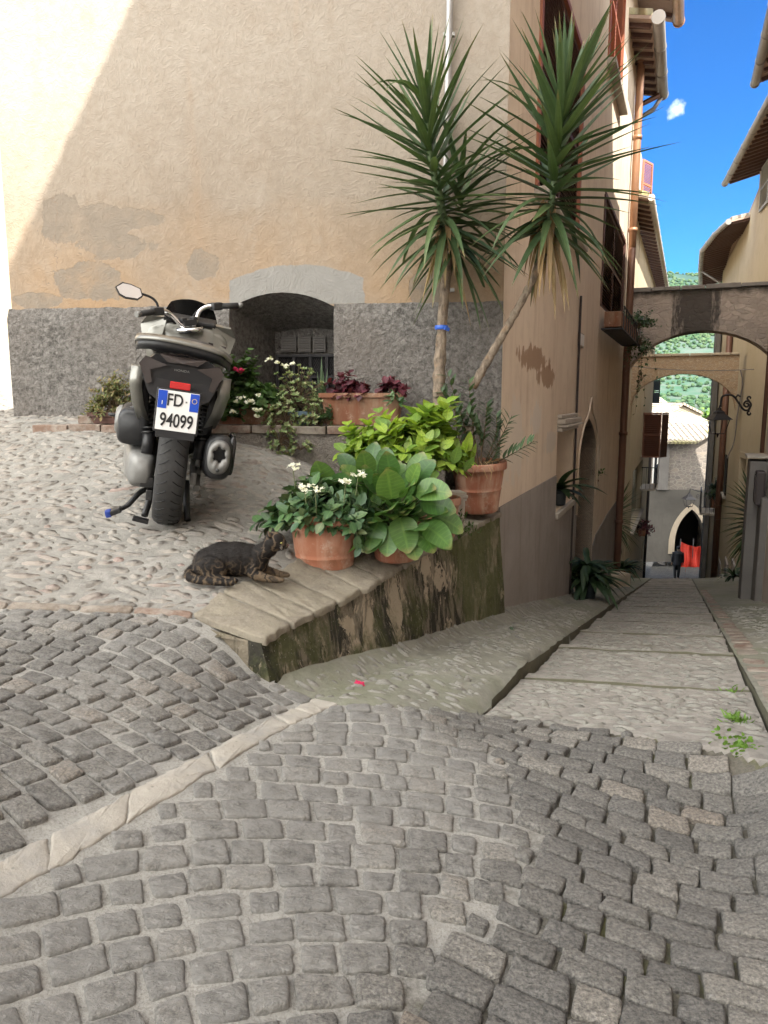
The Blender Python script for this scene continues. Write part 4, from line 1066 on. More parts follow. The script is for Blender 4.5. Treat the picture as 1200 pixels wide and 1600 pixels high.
    # moulded stone bracket and shelf niche
    mb = MB(); rr = Matrix((D, R, UP)).transposed(); zt = tz(868, 648, 0)[1]; hh = zt-nz1; tc_ = (na+nb)/2
    for k, (o, a, b) in enumerate(((.05, .75, 1.0), (.09, .42, .75), (.11, .25, .42), (.06, 0, .25))):
        mb.box(ts(tc_, o/2-.01, nz1+hh*(a+b)/2), (nb-na+.02+o*.4, o, hh*(b-a)-.004), rr, bevel=.012)
    partw(mb, 'stone_bracket', M['stonetrim'], H)
    mb = MB(); mb.poly([ts(na, -.30, nz0), ts(nb, -.30, nz0), ts(nb, -.30, nz1), ts(na, -.30, nz1)], depth=-R*.02)
    mb.box(ts(tc_, -.14, nz0-.035), (nb-na+.04, .36, .06), rr, bevel=.01); partw(mb, 'shelf', M['stonetrim'], H)
    mb = MB(); mb.poly([ts(sn-.14, -.25, snz), ts(sn+.14, -.25, snz), ts(sn+.14, -.25, snz+.66), ts(sn-.14, -.25, snz+.66)], depth=-R*.02); partw(mb, 'wall_niche', M['dark'], H)
    # house number tile
    mb = MB(); tn, zn = tz(909, 533, 0); tn2 = tz(903, 533, 0)[0]; 
    mb.box(ts((tn+tn2)/2, .012, zn), (abs(tn-tn2)+.03, .02, .15), rr); mb.box(ts((tn+tn2)/2, .018, zn), (abs(tn-tn2), .02, .12), rr, 1)
    partw(mb, 'house_number_tile', [M['stonetrim'], M['white']], H)
    # big drainpipe at the far end, thin conduit by the doorway
    mb = MB(); tp, zpp = tz(953, 905, 0); tp = t_end-.28
    mb.tube([ts(tp, .09, z) for z in (-3.5, -2.4, 0, 2.0, 2.6)], .065, 12); 
    mb.tube([ts(tp, .09, z) for z in (2.6, 4, 5, 6.3)], .065, 12, m=1)  # upper length takes the sunlit copy of the pipe colour
    for z in (-2.2, -.6, 1.1, 2.9, 4.4, 5.6): mb.tube([ts(tp, .09, z-.03), ts(tp, .09, z+.03)], .078, 12, m=1 if z > 2.6 else 0)
    partw(mb, 'drainpipe', [M['pipe_br'], M['pipe_lit_tan']], H)
    mb = MB(); tq = tz(899, 650, 0)[0]; mb.tube([ts(tq-.06, .02, z) for z in (-3.2, -1.5, 0, 1.05, 1.1)], .013, 6); mb.tube([ts(tq-.06, .02, 1.1), ts(tn2, .02, 1.05)], .01, 6); partw(mb, 'conduit', M['pipe_dk'], H)
    mb = MB(); ec = ts(9.05, .6, 6.32)
    eaves(H, [ts(-.3, .55, 6.32), ts(9.6, .55, 6.32)], .6, .32, 16, -R, gut=.09, gm='pipe_lit_tan')
    mb = MB(); mb.poly([fw(0, top-.02), fw(LW, top-.02), fw(LW, top-.02)-FN*5, fw(0, top-.02)-FN*5 ]); partw(mb, 'ceiling_slab', M['tiles'], H)
    return dict(ta=ta, tb=tb, na=na, nb=nb, nz0=nz0, sn=sn, snz=snz, w2=wins[1])
CH = build_corner_house()

# ------------------------------------------------------------------ houses further down on the left
def build_left_row():
    H = thing('town_house', 'cream house set back just beyond the corner house, arched door at its foot', 'house', tuple(ts(14, -1.5, -5)))
    s = -.40; t0, t1 = 9.4, 18.0; zt = 5.5
    def q(px, py): return tz(px, py, s)
    a, za = q(963, 705); b = q(968, 705)[0]; zb = q(964, 652)[1]; w1 = (a, b, za, zb)
    d0, d1 = q(961, 800)[0], q(968, 800)[0]; dz0, dz1 = -5.2, q(964, 758)[1]
    hi = (q(990, 300)[0], q(1001, 300)[0], q(994, 300)[1], q(994, 200)[1])
    mb = wall_s(s, [(t0, -6), (d0, -6)] + [(d0, dz1-.35), (lerp(d0, d1, .2), dz1-.1), ((d0+d1)/2, dz1), (lerp(d0, d1, .8), dz1-.1), (d1, dz1-.35)] + [(d1, -6), (t1, -6), (t1, zt), (t0, zt)], [rect(*w1), rect(*hi)], .35)
    partw(mb, 'wall', M['cream'], H)
    mb = MB(); mb.poly([ts(d0-.05, s-.3, -6), ts(d1+.05, s-.3, -6), ts(d1+.05, s-.3, dz1), ts(d0-.05, s-.3, dz1)], depth=-R*.05); partw(mb, 'door', M['shutter_dk'], H)
    window(H, *w1, s, 'shutter', None, True, back='pane'); window(H, *hi, s, 'shutter_rd', 'ajar', True, back='dark')
    mb = MB(); tp = q(968, 700)[0]+.5; mb.tube([ts(tp, s+.07, z) for z in (-4.6, -2, 0, 1.0)], .055, 10); partw(mb, 'drainpipe', M['pipe_br'], H); mb = MB()
    mb.tube([ts(t0+.9, s+.08, z) for z in (2, 3.5, 5.2)] + [ts(t0+.9, .35, 5.45)], .05, 10)
    partw(mb, 'drainpipe', M['pipe_br'], H)
    eaves(H, [ts(7.6, .34, 5.55), ts(10.6, .31, 5.55)], .75, .22, 9, -R, gut=.09)
    mb = MB(); mb.tube([ts(10.5, .38, 5.5), ts(10.5, .25, 5.3), ts(10.5, s+.07, 5.0), ts(10.5, s+.07, 4.2)], .04, 8); partw(mb, 'downspout', M['gutter'], H)
    # second house of the row
    H2 = thing('town_house', 'cream house at the left row bottom, wooden shutter standing open over its balcony', 'house', tuple(ts(24, -1.5, -7)))
    t0, t1 = 18.02, 31.0; s2 = s+.01; zt = 4.62
    A = q(984, 832); B = q(999, 832); zz = q(990, 735)[1]; w2 = (A[0], B[0], A[1], zz)
    sm = q(1001, 880); w3 = (sm[0], sm[0]+.9, sm[1], sm[1]+.9)
    sh0 = q(1003, 712); w4 = (sh0[0]-.9, sh0[0]+.5, q(1003, 712)[1], q(1003, 645)[1])
    mb = wall_s(s2, rect(t0, t1, -11, zt), [rect(*w2), rect(*w3), rect(*w4)], .35); partw(mb, 'wall', M['cream2'], H2)
    mb = MB(); mb.poly([ts(t1, s2, -11), ts(t1, s2-4, -11), ts(t1, s2-4, zt), ts(t1, s2, zt)], depth=D*.02); partw(mb, 'end_wall', M['cream2'], H2)
    window(H2, *w2, s2, 'shutter', None, True, back='pane', depth=.2); window(H2, *w3, s2, None, None, False, back='dark', depth=.2)
    wd = window(H2, *w4, s2, None, None, False, back='dark', depth=.2)
    mb = MB(); o = ts(w4[0], s2+.03, w4[2]); louvre(mb, o, R*1.0 + D*.1, D, .62, w4[3]-w4[2], slats=22); partw(mb, 'shutter', M['shutter'], wd)
    mb = MB(); o2 = o + (R+D*.1).normalized()*.63; louvre(mb, o2, R*.35 + D*.9, D, .60, w4[3]-w4[2], slats=22); partw(mb, 'shutter', M['shutter_dk'], wd)
    # balcony
    bz = q(1010, 745)[1]; bt = w4[0]+.4; mb = MB(); rr = Matrix((D, R, UP)).transposed(); mb.box(ts(bt+.8, s2+.28, bz), (1.8, .56, .07), rr); partw(mb, 'balcony_slab', M['stonetrim'], H2); mb = MB()
    for k in range(12): mb.box(ts(bt-.05+k*.15, s2+.54, bz+.42), (.015, .015, .8), rr)
    for k in range(4): mb.box(ts(bt-.08, s2+.06+k*.15, bz+.42), (.015, .015, .8), rr)
    mb.box(ts(bt+.8, s2+.54, bz+.83), (1.8, .03, .03), rr); mb.box(ts(bt-.08, s2+.28, bz+.83), (.03, .5, .03), rr); partw(mb, 'balcony_railing', M['iron'], H2)
    mb = MB(); tp = q(1008, 800)[0]; mb.tube([ts(tp, s2+.08, z) for z in (-8.4, -5, w4[2]-.2)], .06, 10); partw(mb, 'drainpipe', M['pipe_dk'], H2)
    eaves(H2, [ts(14.5, .0, 4.7), ts(31.2, -.05, 4.7)], .45, .3, 30, -R, gut=.07, gm='stonetrim')
    # narrow dark shutter of the far window
    c = at_y(1024, 612, 34); mb = MB(); a = at_y(1019, 630, 34); h = at_y(1019, 593, 34).z - a.z; louvre(mb, a, Vector((1,0,0)), Vector((0,-1,0)), .32, h, slats=18); w = partw(mb, 'shutter', M['shutter_green'], H2)
build_left_row()

# ------------------------------------------------------------------ arches
def arch(name, label, t, s0, s1, spz, crz, topz, mat, thick=.5, cap=True, capm='stonetrim'):
    th = thing(name, label, 'arch', tuple(ts(t, (s0+s1)/2, crz)))
    n = 28; low = [(lerp(s0, s1, k/n), spz + (crz-spz)*math.sqrt(max(0, 1-(2*k/n-1)**2))**1.0) for k in range(n+1)]
    out = [ts(t, s, z) for s, z in low] + [ts(t, s1, topz), ts(t, s0, topz)]
    mb = MB(); mb.poly(out, depth=D*thick); partw(mb, 'arch_wall', mat, th)
    # ring of voussoirs standing 2 cm proud
    mb = MB(); cs = (s0+s1)/2
    N = 44
    for k in range(N):
        f0, f1 = (k+.08)/N, (k+.92)/N
        pts = []
        for f in (f0, f1):
            a = PI*(1-f); s_ = cs + (s1-s0)/2*math.cos(a); z_ = spz + (crz-spz)*math.sin(a); nx, nz = math.cos(a)/( (s1-s0)/2), math.sin(a)/(crz-spz); L = math.hypot(nx, nz); w = random.uniform(.26, .34)
            pts.append(((s_, z_), (s_+nx/L*w, z_+nz/L*w)))
        q = [pts[0][0], pts[1][0], pts[1][1], pts[0][1]]; q = [(min(max(a_, s0), s1), min(b_, topz)) for a_, b_ in q]
        mb.poly([ts(t, a_, b_+.002)-D*.018 for a_, b_ in q], depth=D*.017)
    partw(mb, 'voussoirs', mat, th)
    if cap:
        mb = MB(); rr = Matrix((R, D, UP)).transposed(); x = s0
        while x < s1:
            w = random.uniform(.35, .6); w = min(w, s1-x); mb.box(ts(t+thick/2, x+w/2, topz+.035), (w-.012, thick+.12, .07+random.uniform(-.01, .01)), rr, bevel=.01); x += w
            if s1-x < .05: break
        partw(mb, 'coping', M[capm], th)
    return th
def st_at(px, py, t): p = at_t(px, py, t); return to_ts(p.x, p.y)[1], p.z
ta1 = 9.45
sL, zL = st_at(974, 610, ta1); sC, zC = st_at(1098, 517, ta1); _, zT1 = st_at(1090, 452, ta1)
def mk_archstone():
    m = NT('arch_rubble_stained', .92, .15); X, Y, Z = m.sep(); w = m.map(scale=(1,1,2.0)); 
    wn = m.n('ShaderNodeVectorMath', operation='MULTIPLY_ADD'); m.put(wn.inputs[0], m.noise(5, 3, col=True)); wn.inputs[1].default_value = (.15,)*3; m.put(wn.inputs[2], w)
    d = m.vor(6.5, vec=wn.outputs[0], feature='DISTANCE_TO_EDGE'); cell = m.sep(m.vor(6.5, vec=wn.outputs[0], out=1))[0]
    c = m.ramp(cell, [(0, (.42,.35,.30)), (.5, (.50,.415,.355)), (1, (.56,.47,.40))]); c = m.mix(m.rng(d, .02, .09), (.50,.42,.355), c)
    c = m.mix(m.rng(m.noise(5, 6, .7), .45, .7, 0, .5), c, (.36,.305,.265))
    p = ts(ta1, sC-.12, 0); dx = m.math('ABSOLUTE', m.math('SUBTRACT', X, p.x)); st = m.noise(1, 6, .7, .3, vec=m.map(scale=(6, 6, 1.2)))
    c = m.mix(m.math('MULTIPLY', m.rng(m.math('ADD', dx, m.math('MULTIPLY', m.math('SUBTRACT', st, .5), .9)), .36, .24), .85), c, (.05,.045,.042))
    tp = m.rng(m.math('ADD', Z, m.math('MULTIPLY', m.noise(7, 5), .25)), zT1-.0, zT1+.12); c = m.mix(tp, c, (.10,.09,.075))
    return m.done(c, .92, m.bump(m.math('ADD', m.rng(d, 0, .1, 0, .5), m.math('MULTIPLY', m.noise(30, 5), .7)), .8, .03))
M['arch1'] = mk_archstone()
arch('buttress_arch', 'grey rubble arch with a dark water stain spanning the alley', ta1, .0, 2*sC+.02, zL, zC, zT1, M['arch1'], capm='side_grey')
ta2 = 17.6
s2L, z2L = st_at(983, 640, ta2); s2C, z2C = st_at(1068, 584, ta2); s2R = st_at(1152, 610, ta2)[0]; _, zT2 = st_at(1080, 556, ta2)
arch('buttress_arch', 'second, sandy brick arch seen through the grey rubble one', ta2, s2L, s2R, z2L, z2C, zT2, M['archbrick'], thick=.45, capm='sandtrim')

# ------------------------------------------------------------------ right-hand row
def build_right_row():
    # near house: tall part beside and behind the viewer shades the square
    H = thing('town_house', 'grey-pink house with a low buttress and dark meter box at the right edge', 'house', tuple(ts(0, 4.0, -2)))
    mb = MB(); 
    mb.poly([ts(-16, 2.12, -4), ts(5.9, 2.12, -4), ts(5.9, 2.12, 5.6), ts(2.4, 2.12, 5.6), ts(2.4, 2.12, 9.25), ts(-16, 2.12, 9.25)], depth=R*.4)
    mb.poly([ts(5.9, 2.12, -5), ts(5.9, 6.0, -5), ts(5.9, 6.0, 5.6), ts(5.9, 2.12, 5.6)], depth=D*.05)
    partw(mb, 'wall', M['pinkish'], H)
    mb = MB(); rr = Matrix((D, R, UP)).transposed()
    zb = at_t(1172, 714, 5.75).z
    mb.box(ts(5.78, 2.06, (zb-4.5)/2-.04), (.44, .28, zb+4.5), rr, bevel=.015); mb.box(ts(5.3, 2.10, (zb-4.5)/2-.25), (.5, .12, zb+4.1), rr, bevel=.02)
    partw(mb, 'buttress', M['greyrend'], H)
    mb = MB(); mb.box(ts(5.78, 2.05, zb+.015), (.48, .34, .035), rr, bevel=.008); partw(mb, 'buttress_cap', M['stonetrim'], H)
    mb = MB(); mb.box(ts(5.35, 2.03, at_t(1186, 762, 5.35).z), (.26, .10, .42), rr, bevel=.02); mb.box(ts(5.35, 1.975, at_t(1186, 762, 5.35).z), (.18, .01, .32), rr); partw(mb, 'meter_box', M['pipe_dk'], H)
    mb = MB(); mb.tube([ts(5.86, 2.07, z) for z in (zb+.05, 1.0, 3, 5.4)], .028, 8); partw(mb, 'drainpipe', M['pipe_br'], H)
    eaves(H, [ts(-16, 1.62, 9.13), ts(2.6, 1.62, 9.13)], .5, .3, 6, R)
    eaves(H, [ts(2.6, 1.7, 5.55), ts(6.0, 1.7, 5.55)], .42, .3, 10, R)
    # house behind it, only its eaves tip shows
    H = thing('town_house', 'house whose zinc gutter tip juts in at the top right of the sky', 'house', tuple(ts(8.5, 4, -3)))
    mb = MB(); mb.poly([ts(5.98, 2.75, -5), ts(11.3, 2.85, -6), ts(11.3, 2.85, 5.8), ts(5.98, 2.75, 5.8)], depth=R*.4); partw(mb, 'wall', M['cream'], H)
    p1 = at_z(1186, 130, 5.67); tt, ss = to_ts(p1.x, p1.y); eaves(H, [ts(6.1, ss+.05, 5.67), ts(tt, ss, 5.67)], .75, .3, 12, R, gut=.075)
    # cream house with lantern
    H = thing('town_house', 'pale cream house carrying the iron lantern bracket on the right of the alley', 'house', tuple(ts(14, 4.4, -5)))
    e1 = at_z(1137, 287, 5.6); e2 = at_z(1203, 166, 5.6); dE = (e1-e2).normalized(); sd = Vector((dE.y, -dE.x, 0)); e2b = e2 - dE*1.6
    W = [e2b + sd*.75, e1 + sd*.72 - dE*.25]
    w0, w1 = Vector((W[0].x, W[0].y, 0)), Vector((W[1].x, W[1].y, 0)); wd = (w1-w0).normalized(); wn = Vector((-wd.y, wd.x, 0)); L = (w1-w0).length
    if wn.dot(R) > 0: wn = -wn
    def hitw(px, py):
        r = ray(px, py); p = r*(w0.dot(wn)/r.dot(wn)); return (p-w0).dot(wd), p.z
    def wp(u, z, off=0): p = w0 + wd*u + wn*off; return Vector((p.x, p.y, z))
    wa = hitw(1154, 772); wb = hitw(1164, 772); wz = hitw(1160, 716)[1]; wins = [(min(wa[0], wb[0]), max(wa[0], wb[0]), wa[1], wz)]
    uend = L
    holes = [[wp(a, c), wp(b, c), wp(b, d), wp(a, d)] for a, b, c, d in wins if b < uend]
    mb = MB(); mb.poly([wp(-3, -6), wp(uend, -8), wp(uend, 5.8), wp(-3, 5.8)], holes, depth=-wn*.35); mb.poly([wp(uend, -8), wp(uend, 6.6), wp(uend, 6.6)-wn*4, wp(uend, -8)-wn*4], depth=wd*.02)
    partw(mb, 'wall', M['cream2'], H)
    mb = MB(); mb.poly([wp(-3, 5.78), wp(uend, 5.78), wp(uend, 5.78)-wn*9, wp(-3, 5.78)-wn*9], depth=UP*.1); partw(mb, 'sun_block_slab', M['planks'], H)  # unseen slab added to stop sun passing behind the thin wall
    rr = Matrix((wd, wn, UP)).transposed()
    for a, b, c, d in wins:
        mb = MB(); mb.poly([wp(a-.05, c, -.22), wp(b+.05, c, -.22), wp(b+.05, d, -.22), wp(a-.05, d, -.22)], depth=-wn*.02); w = partw(mb, 'window', M['greyrend'], H)
        mb = MB(); 
        for (u, z, su, sz) in ((a-.07, (c+d)/2, .12, d-c+.3), (b+.07, (c+d)/2, .12, d-c+.3), ((a+b)/2, d+.09, b-a, .14)): mb.box(wp(u, z, .012), (su, .03, sz), rr)
        partw(mb, 'window_surround', M['cream'], w)
    # grey shutter under the eaves
    ga = hitw(1189, 330); gb = hitw(1200, 330); zt, zb_ = hitw(1194, 262)[1], hitw(1194, 326)[1]
    mb = MB(); louvre(mb, wp(ga[0]-1.0, zb_, .04), wd, wn, 1.0, zt-zb_, slats=24); partw(mb, 'shutter', M['shutter_gr'], H)
    eaves(H, [e2b, e1], .72, .28, 22, sd, gut=.075)
    # pale string line and small iron hook
    mb = MB(); mb.tube([wp(0, hitw(1172, 640)[1]+2.0, .02), wp(uend-.2, hitw(1172, 640)[1]+2.0, .02)], .012, 5); partw(mb, 'cable', M['cable'], H)
    out = dict(hitw=hitw, wp=wp, uend=uend, wn=wn, wd=wd)
    # last house on the right
    H = thing('town_house', 'yellow house with curving eaves and dark balcony at the bottom right', 'house', tuple(ts(24, 4, -6)))
    g = [at_z(1142, 347, 5.0), at_z(1120, 367, 5.0), at_z(1100, 392, 5.0), at_z(1097, 420, 5.0), at_z(1097, 447, 5.0)]
    P0_ = w1 + wd*.02; 
    pts = [Vector((P0_.x, P0_.y, 0)), ts(22.5, 2.40), ts(25.5, 2.26), ts(29.2, 2.12)]; zt = 5.3
    mb = MB()
    for a, b in zip(pts, pts[1:]):
        mb.poly([a+UP*-10.5, b+UP*-10.5, b+UP*zt, a+UP*zt], depth=R*.35)
    e = pts[-1]; mb.poly([e+UP*-10.5, e+R*4-UP*10.5, e+R*4+UP*zt, e+UP*zt], depth=D*.02)
    partw(mb, 'wall', M['cream2'], H)
    mb = MB(); mb.poly([p_+UP*5.28 for p_ in pts]+[ts(29.2, 10, 5.28), ts(17.6, 10, 5.28)], depth=UP*.1); partw(mb, 'sun_block_slab', M['planks'], H)  # unseen slab added to keep sun from coming over the wall's back
    sdl = [Vector((.985, -.17, 0)), Vector((.97, -.24, 0)), Vector((.93, -.37, 0)), Vector((.93, -.37, 0)), Vector((.93, -.37, 0))]
    eaves(H, g, .85, .22, 9, sdl, gut=.075)
    mb = MB(); q = g[2]; mb.tube([g[3]-UP*.1, g[3]+R*.5-UP*.45, g[3]+R*.95-UP*.75, g[3]+R*.95-UP*2], .04, 8); partw(mb, 'downspout', M['gutter'], H)
    rr = Matrix((D, R, UP)).transposed()
    def q2(px, py, s=2.12): return tz(px, py, s)
    mb = MB(); c = ts(29.0, 2.0); mb.tube([ts(29.0, 2.03, z) for z in (-8.6, -3, 3.8)], .08, 8); partw(mb, 'drainpipe', M['pipe_dk'], H)
    mb = MB(); t_ = 22.8; mb.tube([ts(t_, 2.28, z) for z in (-6.5, -2, 3.8)], .11, 8); partw(mb, 'downpipe', M['pipe_br'], H)
    mb = MB(); mb.box(ts(28.0, 2.06, -2.6), (1.6, .18, 12.4), rr); partw(mb, 'pilaster', M['greyrend'], H)
    # recessed window, low cellar openings with a stone string above
    for (pa, pb, y0, y1, nm) in ((1125, 1133, 762, 700, 'window'), (1117, 1122, 900, 852, 'cellar_window'), (1125, 1131, 892, 856, 'cellar_window'), (1134, 1141, 886, 862, 'cellar_window')):
        A = at_s(pa, y0, 2.33); t_a = to_ts(A.x, A.y)[0]; B = at_s(pb, y0, 2.33); t_b = to_ts(B.x, B.y)[0]; z0 = A.z; z1 = at_s(pa, y1, 2.33).z; t_a, t_b = sorted((t_a, t_b)); sw = pl((t_a+t_b)/2, [(17, 2.46), (22.5, 2.40), (25.5, 2.26), (29.2, 2.12)])
        mb = MB(); w_ = min(t_b-t_a, 1.2); mb.box(ts((t_a+t_b)/2, sw-.0, (z0+z1)/2), (w_, .05, z1-z0), rr); w = partw(mb, nm, M['dark' if nm == 'window' else 'side_grey'], H)
        mb = MB(); mb.box(ts((t_a+t_b)/2, sw-.03, z0-.05), (w_+.15, .12, .06), rr); partw(mb, 'sill', M['stonetrim'], w)
    A = at_s(1118, 842, 2.3); B = at_s(1140, 862, 2.3); 
    # unseen house added round the corner, shaped to keep sun off the alley bottom
    K = thing('town_house', 'unseen plain house added beyond the yellow house to shade the alley bottom', 'house', (20, 36, -9))
    fp = [Vector(q_) for q_ in ((16.2,32.4,0), (17.4,38.4,0), (20.6,37.9,0), (24.2,34.2,0), (25.5,27.5,0), (20.0,26.2,0))]
    mb = MB(); mb.poly([q_+UP*-10 for q_ in fp], depth=UP*15.2); partw(mb, 'wall', M['cream'], K)
    mb = MB(); mb.poly([q_+UP*5.21 for q_ in fp], depth=UP*.12); partw(mb, 'roof', M['tiles'], K)
    # balcony with rails
    bt, bz = 24.5, at_t(1122, 800, 24.5).z; mb = MB(); mb.box(ts(bt, 2.0, bz), (1.5, .55, .08), rr); partw(mb, 'balcony_slab', M['stonetrim'], H); mb = MB()
    for k in range(9): mb.box(ts(bt-.72+k*.18, 1.74, bz+.4), (.015, .015, .8), rr)
    for k in range(4): mb.box(ts(bt-.74, 1.76+.14*k, bz+.4), (.015, .015, .8), rr)
    mb.box(ts(bt, 1.74, bz+.8), (1.5, .03, .03), rr); partw(mb, 'balcony_railing', M['iron'], H)
    return out
RR = build_right_row()

# ------------------------------------------------------------------ the house closing the alley
def build_end():
    H = thing('stone_house', 'stone house with lichened tile roof closing the bottom of the alley', 'house', (17, 46, -9.1))
    y = 43.5; A = lambda px, py, yy=y: at_y(px, py, yy)
    xl, xr = A(1000, 700).x, A(1125, 700).x; ze = A(1050, 692).z; zm = A(1050, 765).z; zg = -9.6
    dl, drr = A(1054, 850).x, A(1101, 850).x; dz = A(1075, 796).z; dsp = A(1050, 845).z; dm = (dl+drr)/2
    door = [(dl, zg)] + [(lerp(dl, dm, 2*(1-math.cos(k/8*PI/3))), dsp+(dz-dsp)*math.sin(k/8*PI/3)/.866) for k in range(9)] + [(lerp(drr, dm, 2*(1-math.cos((8-k)/8*PI/3))), dsp+(dz-dsp)*math.sin((8-k)/8*PI/3)/.866) for k in range(1, 9)] + [(drr, zg)]
    mb = MB(); mb.poly([Vector((x, y, z)) for x, z in [(xl, zg)] + door + [(xr, zg), (xr, zm), (xl, zm)]], depth=(0, .5, 0)); partw(mb, 'lower_wall', M['greige'], H)
    mb = MB(); zr = A(1105, 678).z; mb.poly([Vector((x, y+.01, z)) for x, z in [(xl, zm), (xr, zm), (xr, zr+.1), (A(1082, 690).x, ze), (xl, ze)]], depth=(0, .4, 0)); partw(mb, 'upper_wall', M['rubble'], H)
    mb = MB(); mb.box((dm, y+2.2, -7), (6, .1, 6), None, 1); mb.box((dl-.3, y+1.3, -7), (.1, 1.8, 6)); mb.box((drr+.5, y+1.3, -7), (.1, 1.8, 6)); mb.box((dm, y+1.3, -4.2), (4, 1.8, .1)); partw(mb, 'passage', [M['rubble'], M['dark']], H)
    # arch surround
    mb = MB(); out = []
    for (x, z) in door[1:-1]:
        c = Vector((dm, 0, dsp-.2)); d = Vector((x, 0, z))-c; out.append(((x, z), (c + d*(1+.36/max(d.length, .1))).xz if False else (c.x + d.x*(1+.36/d.length), c.z + d.z*(1+.36/d.length))))
    for k in range(len(out)-1):
        a, b = out[k], out[k+1]; mb.poly([Vector((p[0], y-.03, p[1])) for p in (a[0], b[0], b[1], a[1])], depth=(0, .029, 0))
    for x in (dl-.18, drr+.18): mb.box((x, y-.015, (dsp-7)/2-1), (.36, .028, dsp+7-2 if False else .9))
    partw(mb, 'arch_surround', M['sandtrim'], H)
    # roof
    mb = MB(); xr2 = A(1125, 690).x
    mb.poly([Vector((xl, y-.35, ze-.05)), Vector((A(1084, 690).x, y-.35, ze-.05)), Vector((xr2, y-.3, zr+.35)), Vector((xr2, 51, A(1105, 636, 51).z)), Vector((xl, 51, A(1020, 655, 51).z))], depth=(0, 0, .1)); 
    # scalloped tile ends
    n = 26
    for k in range(n):
        x = lerp(xl, A(1084, 690).x, (k+.5)/n); mb.tube([(x, y-.42, ze+.02), (x, y+.3, ze+.17)], .075, 8)
    partw(mb, 'roof', M['tiles'], H)
    mb = MB(); xa, xb = A(1020, 740).x, A(1026, 740).x; z0, z1 = A(1022, 755).z, A(1022, 696).z; mb.box(((xa+xb)/2, y-.02, (z0+z1)/2), (xb-xa, .06, z1-z0)); w = partw(mb, 'window', M['pane'], H)
    mb = MB(); mb.box((xa, y-.04, (z0+z1)/2), (.07, .05, z1-z0)); mb.box((xb, y-.04, (z0+z1)/2), (.07, .05, z1-z0)); mb.box(((xa+xb)/2, y-.04, z1), (xb-xa, .05, .07)); partw(mb, 'frame', M['white'], w)
    mb = MB(); mb.box((A(1036, 740).x, y-.05, (zm+ze)/2), (.55, .12, ze-zm)); partw(mb, 'pilaster', M['greyrend'], H)
    # gabled house behind
    G = thing('gabled_house', 'pink gabled house peeping over the stone house roof', 'house', (19, 55, -4))
    yy = 52.0; B = lambda px, py: at_y(px, py, yy)
    mb = MB(); L_ = B(1012, 668); Rr = B(1096, 648); Ap = B(1066, 633); mb.poly([Vector((L_.x, yy, -6)), Vector((Rr.x, yy, -6)), Rr, Ap, L_], depth=(0, .4, 0)); partw(mb, 'wall', M['cream'], G)
    mb = MB()
    for a, b in ((L_, Ap), (Ap, Rr)): mb.poly([a+Vector((0, -.25, .02)), b+Vector((0, -.25, .02)), b+Vector((0, 9, .02)), a+Vector((0, 9, .02))], depth=(0, 0, .16))
    partw(mb, 'roof', M['tiles'], G)
    # low neighbour roof at the left
    N = thing('low_house', 'low house with grey tile roof left of the pink gable', 'house', (15.5, 57, -4)); yy = 56; C = lambda px, py: at_y(px, py, yy)
    mb = MB(); mb.poly([C(1000, 668), C(1060, 645), C(1056, 628)+Vector((0,5,.6)), C(1000, 632)+Vector((0,5,.6))], depth=(0,0,.2)); partw(mb, 'roof', M['tiles'], N)
    mb = MB(); a, b = C(1000, 668), C(1060, 650); mb.poly([a+Vector((0,.3,-.05)), b+Vector((0,.3,-.05)), b+Vector((0,.3,-5)), a+Vector((0,.3,-5))], depth=(0,.2,0)); partw(mb, 'wall', M['cream2'], N)
build_end()

# ------------------------------------------------------------------ sunlit wall up the lane on the left, bench along the front wall
def build_lane_house():
    H = thing('lane_house', 'sunlit cream house up the lane at the left edge', 'house', (-7, 10, 0))
    a = at_y(-500, 541, 9.3); b = at_y(60, 541, 9.3); mb = MB(); mb.poly([Vector((a.x-6, 9.3, -.5)), Vector((b.x+.5, 9.3, -.5)), Vector((b.x+.5, 9.3, 8)), Vector((a.x-6, 9.3, 8))], depth=(0, .4, 0)); partw(mb, 'wall', M['cream'], H)
build_lane_house()
def build_bench():
    T = thing('planter_ledge', 'low brick-topped masonry ledge along the foot of the front wall', 'ledge', (-1.0, 4.9, -.3))
    a = front_at(112, 650, .42); 
    def bp(u, off, z): p = FC + FD*u + FN*off; return Vector((p.x, p.y, z))
    u1 = (Vector((at_y(108, 660, 4.95).x, 4.95, 0)) - FC).dot(FD); u0 = .35; zt = at_y(300, 664, 4.82).z
    o1 = .40
    mb = MB(); mb.grid(lambda i, j: tuple(bp(lerp(u0, u1, i), o1 + mnoise.noise((i*9, j*3, 0))*.015, lerp(-1.0, zt-.055, j))), 40, 6); mb.poly([bp(u1, .03, -1), bp(u1, o1, -1), bp(u1, o1, zt-.06), bp(u1, .03, zt-.06)])
    mb.poly([bp(u0, .03, zt-.06), bp(u0, o1, zt-.06), bp(u1, o1, zt-.06), bp(u1, .03, zt-.06)])
    partw(mb, 'masonry', M['plinth'], T)
    S = MB(); u = u0; rr = Matrix((FD, FN, UP)).transposed(); rows = [(o1-.055, .14), (o1-.20, .13)]
    for off, w in rows:
        u = u0
        while u < u1+.01:
            L = random.uniform(.22, .27); c = bp(u+L/2, off, zt-.028+random.uniform(-.004, .004)); S.box(c, (L-.010, w-.006, .052), rr @ Matrix.Rotation(random.uniform(-.02, .02), 3, 'Z'), bevel=.006); u += L
    partw(S, 'brick_course', M['brick'], T)
    S = MB(); S.box(bp(u1-.12, .22, zt+.028), (.24, .14, .055), rr, bevel=.006); o = partw(S, 'loose_brick', M['brick']); tag(o, 'loose worn brick lying on the left end of the planter ledge', 'brick')
    o.name = 'brick'
    return bp, zt, u0, u1
LEDGE, LZ, LU0, LU1 = build_bench()

